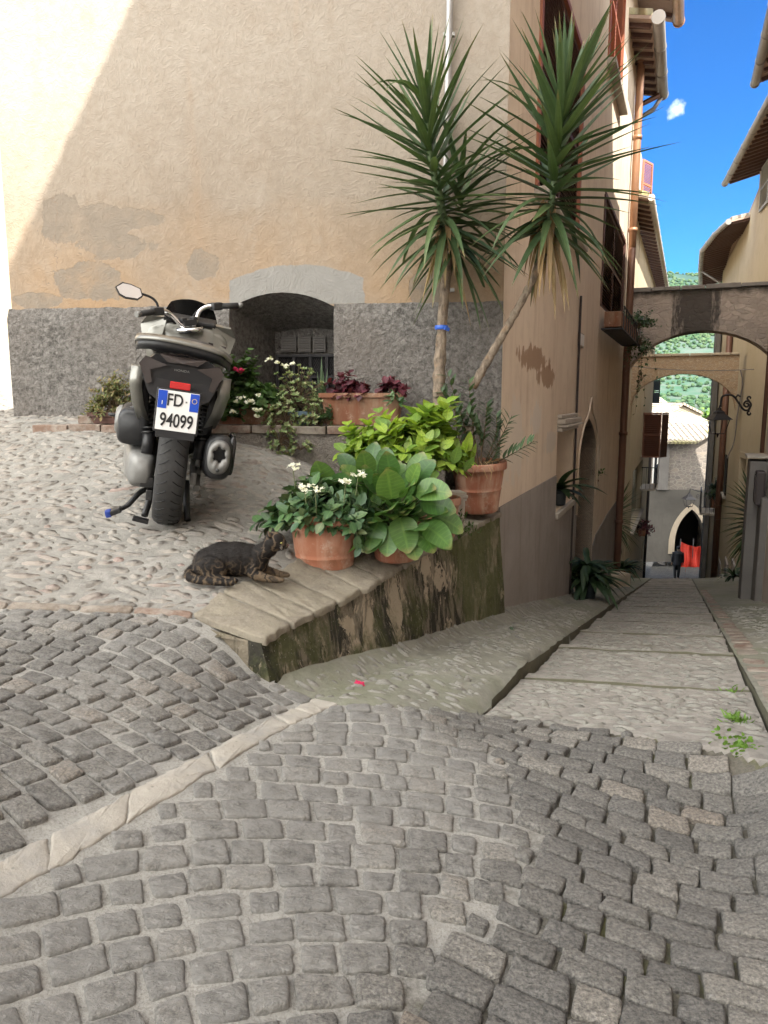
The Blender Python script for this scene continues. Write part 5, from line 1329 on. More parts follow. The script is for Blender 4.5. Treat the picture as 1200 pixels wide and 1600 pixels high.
# ------------------------------------------------------------------ wide ground, valley and hills
def build_hills():
    mb = MB()
    def zg(x, y):
        if y < 62: return zc(y)-.45 if y > 0 else zc(0)-.45 + min(0, 0)
        return 0
    nx, ny = 40, 60
    def fn(i, j):
        x = lerp(-70, 90, i); y = lerp(-60, 66, j); z = (zc(y) if y > 0 else -.75 - .0*y) - .9
        t, s = to_ts(x, y)
        if y <= 2.2: z = -1.46 if x > -2 else -1.46+min(2.5, (-2-x)*.16)
        elif x < -3.2 : z = max(z, -.55+min(2, (-3.2-x)*.16)) if y < 11 else z
        return (x, y, z)
    mb.grid(fn, 160, 126)
    for q_, f_ in enumerate(mb.f):
        if mb.v[f_[0]][1] > 16: mb.m[q_] = 1
    o = mb.build('ground', [M['terr_mortar'], M['shade_dark_stairs']], fix=False); tag(o, kind='structure')
    m = NT('hillside', .95, .1)
    X, Y, Z = m.sep(); n1 = m.noise(.012, 6, .65); n2 = m.noise(.05, 5, .7); trees = m.vor(.16, vec=m.map(scale=(1, .8, 1)), rnd=1)
    field = m.vor(.008, vec=m.map(scale=(1, .5, 1)), out=1); f = m.sep(field)[0]
    c = m.ramp(f, [(0, (0.040,0.086,0.055)), (.35, (0.032,0.077,0.051)), (.55, (0.054,0.095,0.068)), (.8, (0.064,0.091,0.068)), (1, (0.035,0.074,0.051))]); c = m.mix(m.rng(n2, .40, .62, 0, .7), c, (0.089,0.104,0.093))
    tr = m.rng(trees, .46, .34); c = m.mix(m.math('MULTIPLY', tr, .0), c, (0.014,0.035,0.030))
    terr = m.math('SINE', m.math('ADD', m.math('MULTIPLY', Z, .9), m.math('MULTIPLY', n1, 9))); c = m.mix(m.rng(terr, .75, .95, 0, .5), c, (0.094,0.104,0.093))
    far = m.rng(Z, 40, 110); up = m.mix(m.rng(n1, .4, .62), (0.019,0.048,0.043), (0.037,0.074,0.060)); c = m.mix(m.math('MULTIPLY', far, .85), c, up)  # upper slopes tinted teal: distance haze put into the colour
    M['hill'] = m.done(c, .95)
    mb = MB()
    def hz(x, y):
        d = (y-66)/1300
        base = pl(y, [(66, -10.6), (140, -26), (330, -20), (520, 5), (800, 72), (1150, 165), (1330, 214), (1600, 190), (2400, 120)])
        return base + mnoise.noise((x/260, y/260, 0))*14*min(1, max(0, (y-160)/400)) + mnoise.noise((x/70, y/70, 3))*3.5*min(1, max(0, (y-160)/400)) - (x-560)*.02*min(1, max(0, (y-500)/600))
    def fh(i, j):
        y = 65 + (2400-65)*j**1.6; x = lerp(-500, 1700, i)*min(1, (y+120)/700)+ (1-min(1, (y+120)/700))*20
        return (x, y, hz(x, y))
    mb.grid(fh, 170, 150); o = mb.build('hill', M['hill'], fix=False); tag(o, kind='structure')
    # olive trees and scrub scattered over the slope: nobody could count them
    T = MB(); rs = random.Random(5); ph = (1+5**.5)/2; ico = [Vector(q).normalized() for q in ((-1,ph,0),(1,ph,0),(-1,-ph,0),(1,-ph,0),(0,-1,ph),(0,1,ph),(0,-1,-ph),(0,1,-ph),(ph,0,-1),(ph,0,1),(-ph,0,-1),(-ph,0,1))]
    tri = [(0,11,5),(0,5,1),(0,1,7),(0,7,10),(0,10,11),(1,5,9),(5,11,4),(11,10,2),(10,7,6),(7,1,8),(3,9,4),(3,4,2),(3,2,6),(3,6,8),(3,8,9),(4,9,5),(2,4,11),(6,2,10),(8,6,7),(9,8,1)]
    for k in range(7500):
        y = 230 + 1120*rs.random()**.8; x = y*rs.uniform(.24, .60)
        if mnoise.noise((x/60, y/90, 7)) < -.18: continue
        r_ = rs.uniform(.9, 1.9)*(1 if y < 700 else 1.6); z = hz(x, y); a = rs.random()*6
        for j in range(2 if y < 700 else 1):
            c = Vector((x+rs.uniform(-1, 1)*r_*.6*j, y, z+r_*.6+j*.4*r_)); q_ = Euler((a, a*2, a*3)).to_matrix(); T.add([c+Vector((v.x*r_*rs.uniform(.8, 1.2), v.y*r_, v.z*r_*rs.uniform(.7, 1.0))) for v in (q_ @ w for w in ico)], tri, 0, False)
    mt = NT('olive_foliage', .9, .1); g_ = mt.ramp(mt.island(), [(0, (.025,.055,.028)), (.5, (.042,.08,.038)), (1, (.075,.11,.055))])
    o = T.build('hillside_trees', mt.done(g_, .9), None, fix=False); tag(o, kind='stuff')
    return hz
HZ = build_hills()
# ------------------------------------------------------------------ foliage tools
def leafmat(name, cols, rough=.5, spec=.35, trans=.25, edge=None, bump=.2, spots=None, veins=0, tip=.0, tipcol=(.30,.24,.10)):
    m = NT(name, rough, spec); r = m.island(); c = m.ramp(r, [(i/max(1, len(cols)-1), q) for i, q in enumerate(cols)])
    c = m.mix(m.rng(m.noise(26, 4, .6), .35, .7, 0, .5), c, m.mix(1.0, c, (.6,.62,.5), 'MULTIPLY'))
    lv = m.sep(m.n('ShaderNodeAttribute', attribute_name='leafuv').outputs['Vector'])
    mid = m.rng(lv[1], .05, .14, 1, 0); fr = m.math('ABSOLUTE', m.math('SUBTRACT', m.math('FRACT', m.math('SUBTRACT', m.math('MULTIPLY', lv[0], veins), m.math('MULTIPLY', lv[1], .9))), .5)); side = m.rng(fr, .05, .16, .6, 0)
    vv = m.math('MAXIMUM', mid, side) if veins else mid
    c = m.mix(m.math('MULTIPLY', vv, .45), c, m.mix(1.0, c, (1.9,1.7,1.5), 'MULTIPLY'))
    edge_ = m.rng(m.math('ADD', lv[2], m.math('MULTIPLY', m.noise(12, 3), .5)), 1.08, 1.3, 0, tip); c = m.mix(edge_, c, tipcol)
    if spots: c = m.mix(m.rng(m.noise(45, 3), .55, .6, 0, 1), c, spots)
    m.done(c, rough, m.bump(m.noise(60, 3), bump, .003))
    if trans:
        tr = m.n('ShaderNodeBsdfTranslucent'); m.put(tr.inputs[0], m.mix(1.0, c, (1.3,1.35,.7), 'MULTIPLY')); mx = m.n('ShaderNodeMixShader'); mx.inputs[0].default_value = trans
        m.t.links.new(m.b.outputs[0], mx.inputs[1]); m.t.links.new(tr.outputs[0], mx.inputs[2]); m.t.links.new(mx.outputs[0], m.out.inputs[0])
    return m.mat
M['l_yucca'] = leafmat('yucca_leaf', [(.048,.082,.036), (.068,.112,.046), (.056,.096,.048), (.095,.14,.054), (.038,.07,.04)], .42, .4, .18, tip=.75, tipcol=(.26,.17,.08))
M['l_dead'] = leafmat('dead_leaf', [(.30,.20,.10), (.38,.28,.16), (.24,.15,.08), (.42,.33,.20)], .8, .2, .2)
M['l_lime'] = leafmat('lime_leaf', [(.22,.33,.045), (.30,.42,.055), (.17,.28,.045), (.13,.23,.05), (.36,.46,.08)], .45, .35, .35, veins=7, tip=.3)
M['l_big'] = leafmat('broad_leaf', [(.065,.15,.038), (.085,.185,.042), (.05,.12,.038), (.12,.22,.05), (.045,.10,.04)], .36, .45, .28, veins=5, tip=.6)
M['l_kal'] = leafmat('dark_small_leaf', [(.045,.10,.04), (.065,.13,.045), (.035,.08,.04), (.09,.15,.06), (.12,.15,.07)], .45, .4, .15)
M['l_ger'] = leafmat('geranium_leaf', [(.06,.12,.035), (.085,.16,.045), (.05,.095,.035), (.11,.18,.06)], .6, .3, .25)
M['l_pale'] = leafmat('pale_succulent_leaf', [(.23,.31,.15), (.30,.37,.19), (.18,.26,.12), (.34,.36,.19), (.24,.22,.12)], .6, .3, .25)
M['l_dry'] = leafmat('dry_bush_leaf', [(.12,.17,.07), (.17,.20,.09), (.26,.19,.09), (.10,.14,.06), (.30,.20,.10)], .7, .25, .25)
M['l_red'] = leafmat('wine_red_leaf', [(.075,.018,.028), (.11,.022,.035), (.05,.014,.022), (.17,.03,.05)], .5, .35, .25)
M['l_ole'] = leafmat('oleander_leaf', [(.065,.11,.055), (.085,.135,.065), (.10,.15,.09), (.055,.09,.05)], .5, .35, .2)
M['l_dark'] = leafmat('dark_alley_leaf', [(.03,.06,.028), (.045,.085,.035), (.025,.05,.025)], .45, .4, .15)
M['petal_w'] = leafmat('white_petal', [(.75,.74,.68), (.66,.66,.58), (.70,.70,.52)], .7, .2, .3)
M['petal_p'] = leafmat('pink_petal', [(.62,.03,.12), (.70,.06,.18), (.50,.02,.10)], .7, .2, .3)
M['petal_y'] = leafmat('pale_yellow_bud', [(.62,.62,.32), (.70,.70,.45)], .7, .2, .2)
M['stem'] = plain('green_stem', (.10,.12,.05), .7, var=.3); M['twig'] = plain('brown_twig', (.13,.09,.055), .8, var=.3)
M['soil'] = plain('potting_soil', (.06,.042,.03), .95, var=.5, scale=60, bump=.6)
def mk_terracotta(name, base, pale):
    m = NT(name, .85, .2); X, Y, Z = m.sep(); nz = m.noise(7, 6, .65); c = m.mix(m.rng(nz, .3, .7), base, tuple(x*.8 for x in base))
    st = m.noise(1, 5, .65, .3, vec=m.map(scale=(14, 14, 3))); c = m.mix(m.rng(st, .42, .66, 0, .75), c, pale); lime = m.noise(11, 7, .75); c = m.mix(m.rng(lime, .56, .66, 0, .6), c, (.50,.40,.32)); c = m.mix(m.rng(m.noise(4, 6, .7), .56, .7, 0, .5), c, (.16,.10,.06)); c = m.mix(m.rng(m.noise(18, 5, .7), .58, .72, 0, .4), c, (.42,.27,.19))
    return m.done(c, .82, m.bump(m.noise(70, 4), .3, .003))
M['terra'] = mk_terracotta('terracotta', (.38,.155,.09), (.46,.27,.19)); M['terra2'] = mk_terracotta('old_terracotta', (.33,.13,.078), (.44,.29,.21)); M['terra3'] = mk_terracotta('weathered_planter', (.22,.095,.055), (.27,.19,.13))
def mk_bark():
    m = NT('yucca_bark', .9, .15); b = m.noise(1, 5, .7, .4, vec=m.map(scale=(30, 30, 14))); c = m.mix(m.rng(b, .3, .7), (.085,.065,.05), (.33,.265,.20)); c = m.mix(m.rng(m.noise(12, 4), .55, .7, 0, .6), c, (.36,.22,.12))
    return m.done(c, .9, m.bump(b, 1.0, .02))
M['bark'] = mk_bark()

def leaf(mb, base, d, up, L, W, prof='oval', bend=.3, fold=.15, seg=5, m=0, wave=0):
    """one blade: d = growing direction, up = upper side; bend = how far the tip sinks"""
    d = Vector(d).normalized(); up = Vector(up); up = (up - d*up.dot(d)); up = up.normalized() if up.length > 1e-4 else d.orthogonal().normalized(); w = d.cross(up)
    vs = []; p = Vector(base); dd = d.copy(); st = L/seg
    for i in range(seg+1):
        t = i/seg
        if prof == 'oval': h = math.sin(PI*min(1, (t*.94+.06)))**.75
        elif prof == 'round': h = max(0.05, math.sin(PI*(t**.8*.92+.06))**.55) if t < 1 else .12
        elif prof == 'sword': h = min(1, .55+t*2.2) * (1-t**2.2)
        elif prof == 'lance': h = math.sin(PI*(t**.8*.97+.03))**.9
        h = max(h, .02)*W/2; n = w.cross(dd)*-1; n = up
        a = wave*math.sin(t*9)*W
        vs += [p - w*h + up*(h*fold*2+a), p, p + w*h + up*(h*fold*2-a)]
        dd = (dd - UP*bend/seg*1.4).normalized() if bend > 0 else (dd + UP*(-bend)/seg*1.4).normalized()
        up = (up - dd*up.dot(dd)).normalized(); p = p + dd*st
    mb.at.append((len(mb.v), [(i//3/seg*L*10, (1, 0, 1)[i % 3], i//3/seg) for i in range(3*seg+3)]))
    fs = []
    for i in range(seg): fs += [(3*i, 3*i+1, 3*i+4, 3*i+3), (3*i+1, 3*i+2, 3*i+5, 3*i+4)]
    mb.add(vs, fs, m, True)
def rdir(up=.5, sp=1.0):
    a = random.random()*2*PI; z = random.uniform(-.2, 1)*sp + up; v = Vector((math.cos(a), math.sin(a), z)); return v.normalized()
def pot_mesh(r_top, r_bot, h, rim=.03, lip=.012, ribs=()):
    mb = MB(); pr = [(.001, 0), (r_bot-.008, 0), (r_bot, .008)]
    for k in range(1, 8):
        f = k/8; z = .008+(h-rim-.008)*f; r = lerp(r_bot, r_top-lip, f); pr.append((r, z))
        for rb in ribs:
            if abs(f-rb) < .063: pr += [(r+.0035, z+.004), (r+.0035, z+.009), (r, z+.013)]
    pr += [(r_top-lip, h-rim), (r_top-.002, h-rim+.003), (r_top, h-rim+.01), (r_top, h-.006), (r_top-.005, h), (r_top-.014, h), (r_top-.018, h-.01), (r_top-.02, h-.035)]
    mb.lathe(pr, 40); return mb
def disc(r, z, n=24, bumpy=.006):
    mb = MB(); vs = [(0, 0, z+bumpy)]
    for j in range(1, 5):
        for k in range(n): a = 2*PI*k/n; vs.append((r*j/4*math.cos(a), r*j/4*math.sin(a), z+random.uniform(-bumpy, bumpy)))
    fs = [(0, 1+k, 1+(k+1) % n) for k in range(n)]
    for j in range(3):
        for k in range(n): fs.append((1+j*n+k, 1+(j+1)*n+k, 1+(j+1)*n+(k+1) % n, 1+j*n+(k+1) % n))
    mb.add(vs, fs, 0, True); return mb
def flower_cluster(mb, c, r, n, ps, m=0, five=True):
    for i in range(n):
        o = Vector(c) + Vector((random.gauss(0, r), random.gauss(0, r), random.gauss(0, r*.45))); nrm = (Vector((random.gauss(0, .5), random.gauss(-.5, .5), 1))).normalized(); a0 = random.random()*6; u = nrm.orthogonal().normalized(); v = nrm.cross(u)
        for k in range(5 if five else 4):
            a = a0+2*PI*k/(5 if five else 4); d = u*math.cos(a)+v*math.sin(a); leaf(mb, o, d+nrm*.25, nrm, ps, ps*.8, 'round', .1, .05, 2, m)
def bush(mb, smb, c, rad, nst, nl, L, W, prof, m=0, up=.5, bend=.3, fold=.15, seg=4, zmin=None, stemr=.003, whorl=False, Lj=.35, droop=0):
    """stems fan out of c to an uneven dome; leaves sit along the outer half of each stem"""
    c = Vector(c)
    for i in range(nst):
        a = random.random()*2*PI; el = math.asin(random.uniform(.05 if droop == 0 else -.2, 1)); d = Vector((math.cos(a)*math.cos(el), math.sin(a)*math.cos(el), math.sin(el))); q = random.uniform(.62, 1.08)*(1+.22*mnoise.noise(d*2.3+c))
        tip = c + Vector((d.x*rad[0], d.y*rad[1], d.z*rad[2]))*q; mid = c.lerp(tip, .5)+UP*rad[2]*.18*(1-droop)
        if droop: tip = tip - UP*droop*rad[2]*random.random()
        path = bez([c, mid, tip], 4); smb.tube(path, [stemr*(1.3-k/len(path)) for k in range(len(path))], 4, cap=False)
        for k in range(nl):
            f = 1-(k/nl)*.6*random.uniform(.6, 1); p = path[min(len(path)-1, int(f*(len(path)-1)))]; out = (p-c).normalized(); aa = k*2.4+random.random()
            t = out.orthogonal().normalized(); t2 = out.cross(t); side = t*math.cos(aa)+t2*math.sin(aa); ld = side*.9 + out*.55 + UP*up*.4
            l = L*random.uniform(1-Lj, 1+Lj*.6)
            leaf(mb, p, ld, UP*.8+out*.5, l, W*l/L, prof, bend*random.uniform(.4, 1.4), fold, seg, m)
def on_ground(px, py, y=None, z=None): 
    return at_y(px, py, y) if y is not None else at_z(px, py, z)
def drop(p): return Vector((p.x, p.y, float(zT(p.x, p.y))))

# ------------------------------------------------------------------ pots along the terrace wall
def potted(label, p, r_top, r_bot, h, mat='terra', rim=.03, lip=.012, ribs=(), tilt=(0,0,0), name='potted_plant', cat='potted plant', group='potted plants'):
    T = thing(name, label, cat, p, group, tilt); pot_mesh(r_top, r_bot, h, rim, lip, ribs).build('pot', M[mat], T); disc(r_top-.019, h-.03).build('soil', M['soil'], T); return T
def build_pots():
    # front pot with the white-flowered plant
    b = at_z(505, 893, -.795); hh = .225; sc = 1.0
    T = potted('terracotta pot nearest the cat with dark small leaves and white flower heads', Vector((b.x, b.y+.11, -.803)), .172, .136, .275, 'terra', .05, .011, (.3, .86))
    S = MB(); Lf = MB(); bush(Lf, S, (0, 0, .235), (.26, .22, .20), 95, 12, .058, .040, 'round', 0, .5, .25, .12, 3); 
    for k in range(6): bush(Lf, S, (random.uniform(-.12, .12), -.12, .25), (.09, .06, .07), 6, 6, .05, .032, 'round', 0, .2, .5, .12, 3, droop=.8)
    bush(Lf, S, (-.20, -.05, .24), (.12, .08, .08), 14, 8, .055, .038, 'round', 0, .2, .4, .12, 3, droop=.8); 
    bush(Lf, S, (.13, -.12, .23), (.09, .06, .12), 12, 7, .055, .036, 'round', 0, .2, .5, .12, 3, droop=1.0)
    Lf.build('foliage', M['l_kal'], T); S.build('stems', M['stem'], T)
    for (x, y, z) in ((-.075, -.17, .415), (-.025, -.185, .40), (.165, -.08, .46), (.11, -.14, .435), (-.15, .03, .485)):
        f = MB(); flower_cluster(f, (x, y, z), .017, 15, .012, 0, False); fo = f.build('flower_head', M['petal_w'], T)
        st = MB(); st.tube([(x*.6, y*.6, .2), (x*.9, y*.9, (z+.2)/2), (x, y, z-.005)], .0025, 5); st.build('flower_stem', M['stem'], T)
    # broad-leaved plant, its pot hidden under the leaves
    p = Vector((.055, 3.63, -.79)); T = potted('broad-leaved plant with big rounded green leaves spilling over the wall', p, .13, .10, .19, 'terra2')
    Lf = MB(); S = MB(); n = 120
    for i in range(n):
        a = random.random()*2*PI; el = random.uniform(-.15, 1.4); d = Vector((math.cos(a)*math.cos(el), math.sin(a)*math.cos(el), math.sin(el)))
        rr = random.uniform(.08, .215); q = Vector((d.x*rr*1.15, d.y*rr, .16 + d.z*rr*1.25)); L = random.uniform(.10, .165)
        if i % 3 == 0: q += Vector((-.22, .05, .05))*random.random()
        S.tube([(0, 0, .12), (q.x*.5, q.y*.5, q.z*.75+.03), tuple(q)], .0045, 5, cap=False)
        leaf(Lf, q, d + UP*.25, UP*.9 + Vector((0, -.45, 0)) + d*.3, L, L*random.uniform(.66, .82), 'round', random.uniform(.2, .8), .10, 6, 0, .012)
    for (x, y, z, dx, dy, dz, L) in ((.12,-.12,.30,.9,-.3,.1,.17), (.10,-.16,.36,.8,-.4,.25,.17), (-.02,-.18,.33,-.1,-.4,.9,.17), (-.03,-.18,.2,-.1,-.5,-.8,.14), (.06,-.18,.18,.25,-.4,-.7,.14), (.15,-.10,.17,.8,-.4,-.3,.15), (.14,-.16,.2,.7,-.5,-.3,.16), (.02,-.17,.24,.2,-.4,-.6,.17), (-.08,-.17,.22,-.3,-.4,-.5,.16), (.10,-.16,.2,.5,-.4,-.5,.15), (-.05,-.18,.26,.1,-.5,.3,.16), (-.10,-.14,.2,-.4,-.4,-.6,.14), (.18,-.10,.24,.9,-.3,-.2,.16), (-.34,.04,.34,-.2,-.2,.9,.16), (-.30,.0,.30,.3,-.3,.8,.17), (-.36,.02,.26,-.7,-.3,.5,.15)):
        leaf(Lf, (x, y, z), (dx, dy, dz), Vector((0, -.75, .75)), L*1.05, L*.82, 'round', .35, .10, 7, 0, .01)
    Lf.build('foliage', M['l_big'], T); S.build('stems', M['stem'], T)
    # lime plant in the middle pot
    b = at_y(690, 776, 4.22); T = potted('lime-green leafy shrub in a terracotta pot between broad leaves and tall yuccas', Vector((b.x-.02, b.y, -.785)), .132, .098, .235, 'terra2', .045, .012)
    S = MB(); Lf = MB(); bush(Lf, S, (-.14, -.05, .36), (.34, .22, .36), 80, 10, .10, .062, 'lance', 0, .5, .45, .10, 5); bush(Lf, S, (-.02, -.05, .42), (.14, .12, .44), 18, 10, .10, .062, 'lance', 0, .6, .4, .10, 5)
    bush(Lf, S, (-.40, -.05, .34), (.18, .16, .34), 34, 9, .09, .056, 'lance', 0, .5, .45, .1, 5)
    Lf.build('foliage', M['l_lime'], T); S.build('stems', M['stem'], T)
    # carved stone block
    b = at_y(708, 790, 4.40); T = thing('stone_post', 'short grey moulded stone post standing between two terracotta pots', 'stone post', (b.x, b.y, -.79), None, (.03, .02, .25))
    mb = MB(); mb.box((0, 0, .10), (.105, .105, .20), None, 0, .006); mb.box((0, 0, .207), (.118, .118, .014), None, 0, .004); mb.box((0, 0, .226), (.128, .128, .022), None, 0, .006); mb.box((0, 0, .244), (.112, .112, .012), None, 0, .003)
    for k in range(3): mb.box((-.03+k*.03, -.054, .10), (.006, .006, .17))
    o = mb.build('stone_shaft', M['stonetrim'], T)
    # big pot with both yuccas and an oleander
    b = at_y(748, 797, 4.78); base = Vector((b.x, b.y, b.z-.006)); T = potted('large tilted terracotta pot in the corner holding oleander twigs and a cut stump', base, .185, .125, .325, 'terra2', .05, .018, (.55,), (.05, -.04, 0))
    S = MB(); S.tube([(-.06, -.03, .24), (-.065, -.03, .40), (-.06, -.03, .56)], [.045, .038, .036], 10); S.build('stump', M['bark'], T)
    S = MB(); Lf = MB()
    def twig(a, b, c, n=20, L=.095):
        path = bez([a, b, c], 6); S.tube(path, [.005*(1.2-k/len(path)) for k in range(len(path))], 5, cap=False)
        for k in range(n):
            f = .35+.65*k/n; p = path[int(f*(len(path)-1))]; d = (Vector(c)-Vector(b)).normalized(); a_ = k*2.1; t = d.orthogonal().normalized(); t2 = d.cross(t); leaf(Lf, p, d*.7+(t*math.cos(a_)+t2*math.sin(a_))*.8, UP, L*random.uniform(.7, 1.15), .026, 'lance', .25, .15, 4)
    for a, b_, c in (((-.02,-.05,.28), (-.10,-.06,.6), (-.20,-.08,.92)), ((0,-.05,.28), (-.04,-.06,.6), (-.06,-.07,.86)), ((0,-.05,.28), (.04,-.07,.55), (.05,-.08,.70)), ((.02,-.05,.28), (.12,-.08,.45), (.20,-.12,.62)), ((.02,-.05,.28), (.0,-.08,.5), (-.08,-.1,.66)),
                     ((-.02,-.05,.28), (-.2,-.1,.55), (-.36,-.12,.62)), ((.03,-.05,.28), (.2,-.12,.38), (.33,-.16,.46)), ((.03,-.05,.30), (.1,-.1,.5), (.10,-.14,.63)), ((0,-.04,.3), (-.13,-.06,.62), (-.24,-.06,.80)), ((.02,-.05,.28), (.08,-.1,.35), (.13,-.14,.50)), ((-.02,-.05,.28), (-.13,-.1,.5), (-.15,-.12,.68))):
        twig(a, b_, c)
    Lf.build('leaves', M['l_ole'], T); S.build('twigs', M['twig'], T)
    S = MB(); 
    for k in range(26):
        a = random.random()*6.3; x, y = .15*math.cos(a), .15*math.sin(a); S.tube(bez([(x*.5, y*.5, .31), (x, y, .34), (x*1.25+random.uniform(-.04, .04), y*1.3-.02, .28+random.uniform(-.05, .05))], 3), .0016, 4, cap=False)
    S.build('dry_straw', M['l_dead'], T)
    # weed at the foot of the stone post
    p = at_y(718, 800, 4.26); T = thing('weed', 'small feathery green weed growing at the foot of the stone post', 'weed', (p.x, p.y, -.80)); S = MB(); Lf = MB(); bush(Lf, S, (0, 0, 0), (.11, .07, .16), 22, 8, .03, .009, 'lance', 0, .5, .2, .1, 3, stemr=.0015); Lf.build('leaves', M['l_ger'], T); S.build('stems', M['stem'], T)
build_pots()

def yucca(label, trunk, rads, axis, n, L, W, ring=None, name='yucca', extra_dead=24, cat='yucca', group='tall yuccas', dead_dir=None):
    T = thing(name, label, cat, trunk[0], group); o = Vector(trunk[0]); S = MB(); path = bez([Vector(p)-o for p in trunk], 7)
    # knobbly trunk
    rr = []; 
    for k, p in enumerate(path):
        f = k/(len(path)-1)*(len(rads)-1); i = min(int(f), len(rads)-2); rr.append(lerp(rads[i], rads[i+1], f-i)*(1+.10*math.sin(k*2.6)+random.uniform(-.05, .05)))
    S.tube(path, rr, 12); S.build('trunk', M['bark'], T)
    A = [Vector(p)-o for p in axis]; ax = bez(A, 10); S = MB(); S.tube(ax, [rads[-1]*.95*(1-.55*k/len(ax)) for k in range(len(ax))], 8); S.build('crown_stem', M['l_yucca'], T)
    Lf = MB(); N = n
    for i in range(N):
        f = (i+.5)/N; p = ax[min(len(ax)-1, int(f*(len(ax)-1)))]; q = ax[min(len(ax)-1, int(f*(len(ax)-1))+1)]; d = (ax[-1]-ax[0]).normalized()
        az = i*2.39996+random.uniform(-.15, .15); el = lerp(-.45, 1.25, f**.95)+random.uniform(-.22, .22); t = d.orthogonal().normalized(); t2 = d.cross(t)
        side = t*math.cos(az)+t2*math.sin(az); ld = side*math.cos(el)+d*math.sin(el)
        if ld.y > .1: ld.y *= .62
        l = L*random.uniform(.82, 1.12)*(1-.22*max(0, f-.75)/.25)*(1 if f > .12 else .85); bd = random.uniform(.0, .22) if f > .22 else random.uniform(.2, .8)
        if random.random() < .07: bd = random.uniform(.9, 1.6)
        leaf(Lf, p, ld, d*.9+UP*.3, l, W*random.uniform(.8, 1.05)*(1 if f < .7 else .8), 'sword', bd, .26, 9)
    Lf.build('crown', M['l_yucca'], T)
    Dd = MB(); b = ax[0]
    for i in range(extra_dead):
        az = random.random()*2*PI; s_ = Vector((math.cos(az), math.sin(az)*.8, 0)); p = b + s_*.03 + UP*random.uniform(-.1, .22); l = L*random.uniform(.35, .75)
        leaf(Dd, p, s_*random.uniform(.15, .5)-UP*1.0 + (dead_dir or Vector((0,0,0))), s_, l, W*random.uniform(.5, .9), 'sword', random.uniform(.2, .8), .45, 7)
    Dd.build('dead_leaves', M['l_dead'], T)
    return T
def build_yuccas():
    y = 4.74; q = lambda px, py, yy=y: at_y(px, py, yy)
    T = yucca('left yucca, straight trunk with a blue tie in front of the wall', [q(688, 690, 4.72), q(686, 600), q(690, 520), q(694, 462), q(700, 400, 4.72)], [.042, .040, .032, .030, .032],
          [q(698, 375, 4.70), q(688, 315, 4.62), q(672, 240, 4.55), q(666, 165, 4.5)], 100, .61, .052, dead_dir=Vector((.05, -.1, 0)))
    # second shorter head beside it, fused to the same trunk
    o = Vector(q(688, 690, 4.72)); Lf = MB(); ax = bez([Vector(q(712, 400, 4.75))-o, Vector(q(722, 340, 4.8))-o, Vector(q(716, 270, 4.8))-o], 8)
    for i in range(44):
        f = i/44; p = ax[int(f*(len(ax)-1))]; az = i*2.4; el = lerp(-.9, 1.2, f)+random.uniform(-.15, .15); s_ = Vector((math.cos(az), math.sin(az), 0)); ld = s_*math.cos(el)+UP*math.sin(el)
        if ld.y > .1: ld.y *= .4
        leaf(Lf, p, ld, UP, .50*random.uniform(.8, 1.1), .042, 'sword', random.uniform(.1, .7), .26, 8)
    Lf.build('side_crown', M['l_yucca'], T)
    tie = MB(); c = Vector(q(690, 512))-o; tie.lathe([(.040, -.012), (.043, -.004), (.043, .006), (.040, .013)], 14, c); tie.box(c+Vector((.03, -.035, -.01)), (.035, .012, .022), Euler((.2, .3, .5)), 0, .003); tie.build('tie', plain('blue_plastic_tie', (.03,.10,.45), .45), T)
    T.children  # noqa
    yucca('right yucca, bare trunk leaning out towards the alley', [q(738, 606, 4.76), q(768, 553, 4.74), q(800, 498, 4.70), q(828, 446, 4.66), q(850, 395, 4.62)], [.027, .026, .024, .023, .025],
          [q(856, 360, 4.60), q(864, 300, 4.52), q(874, 220, 4.46), q(882, 155, 4.42)], 108, .62, .055, dead_dir=Vector((.0, -.1, 0)))
build_yuccas()

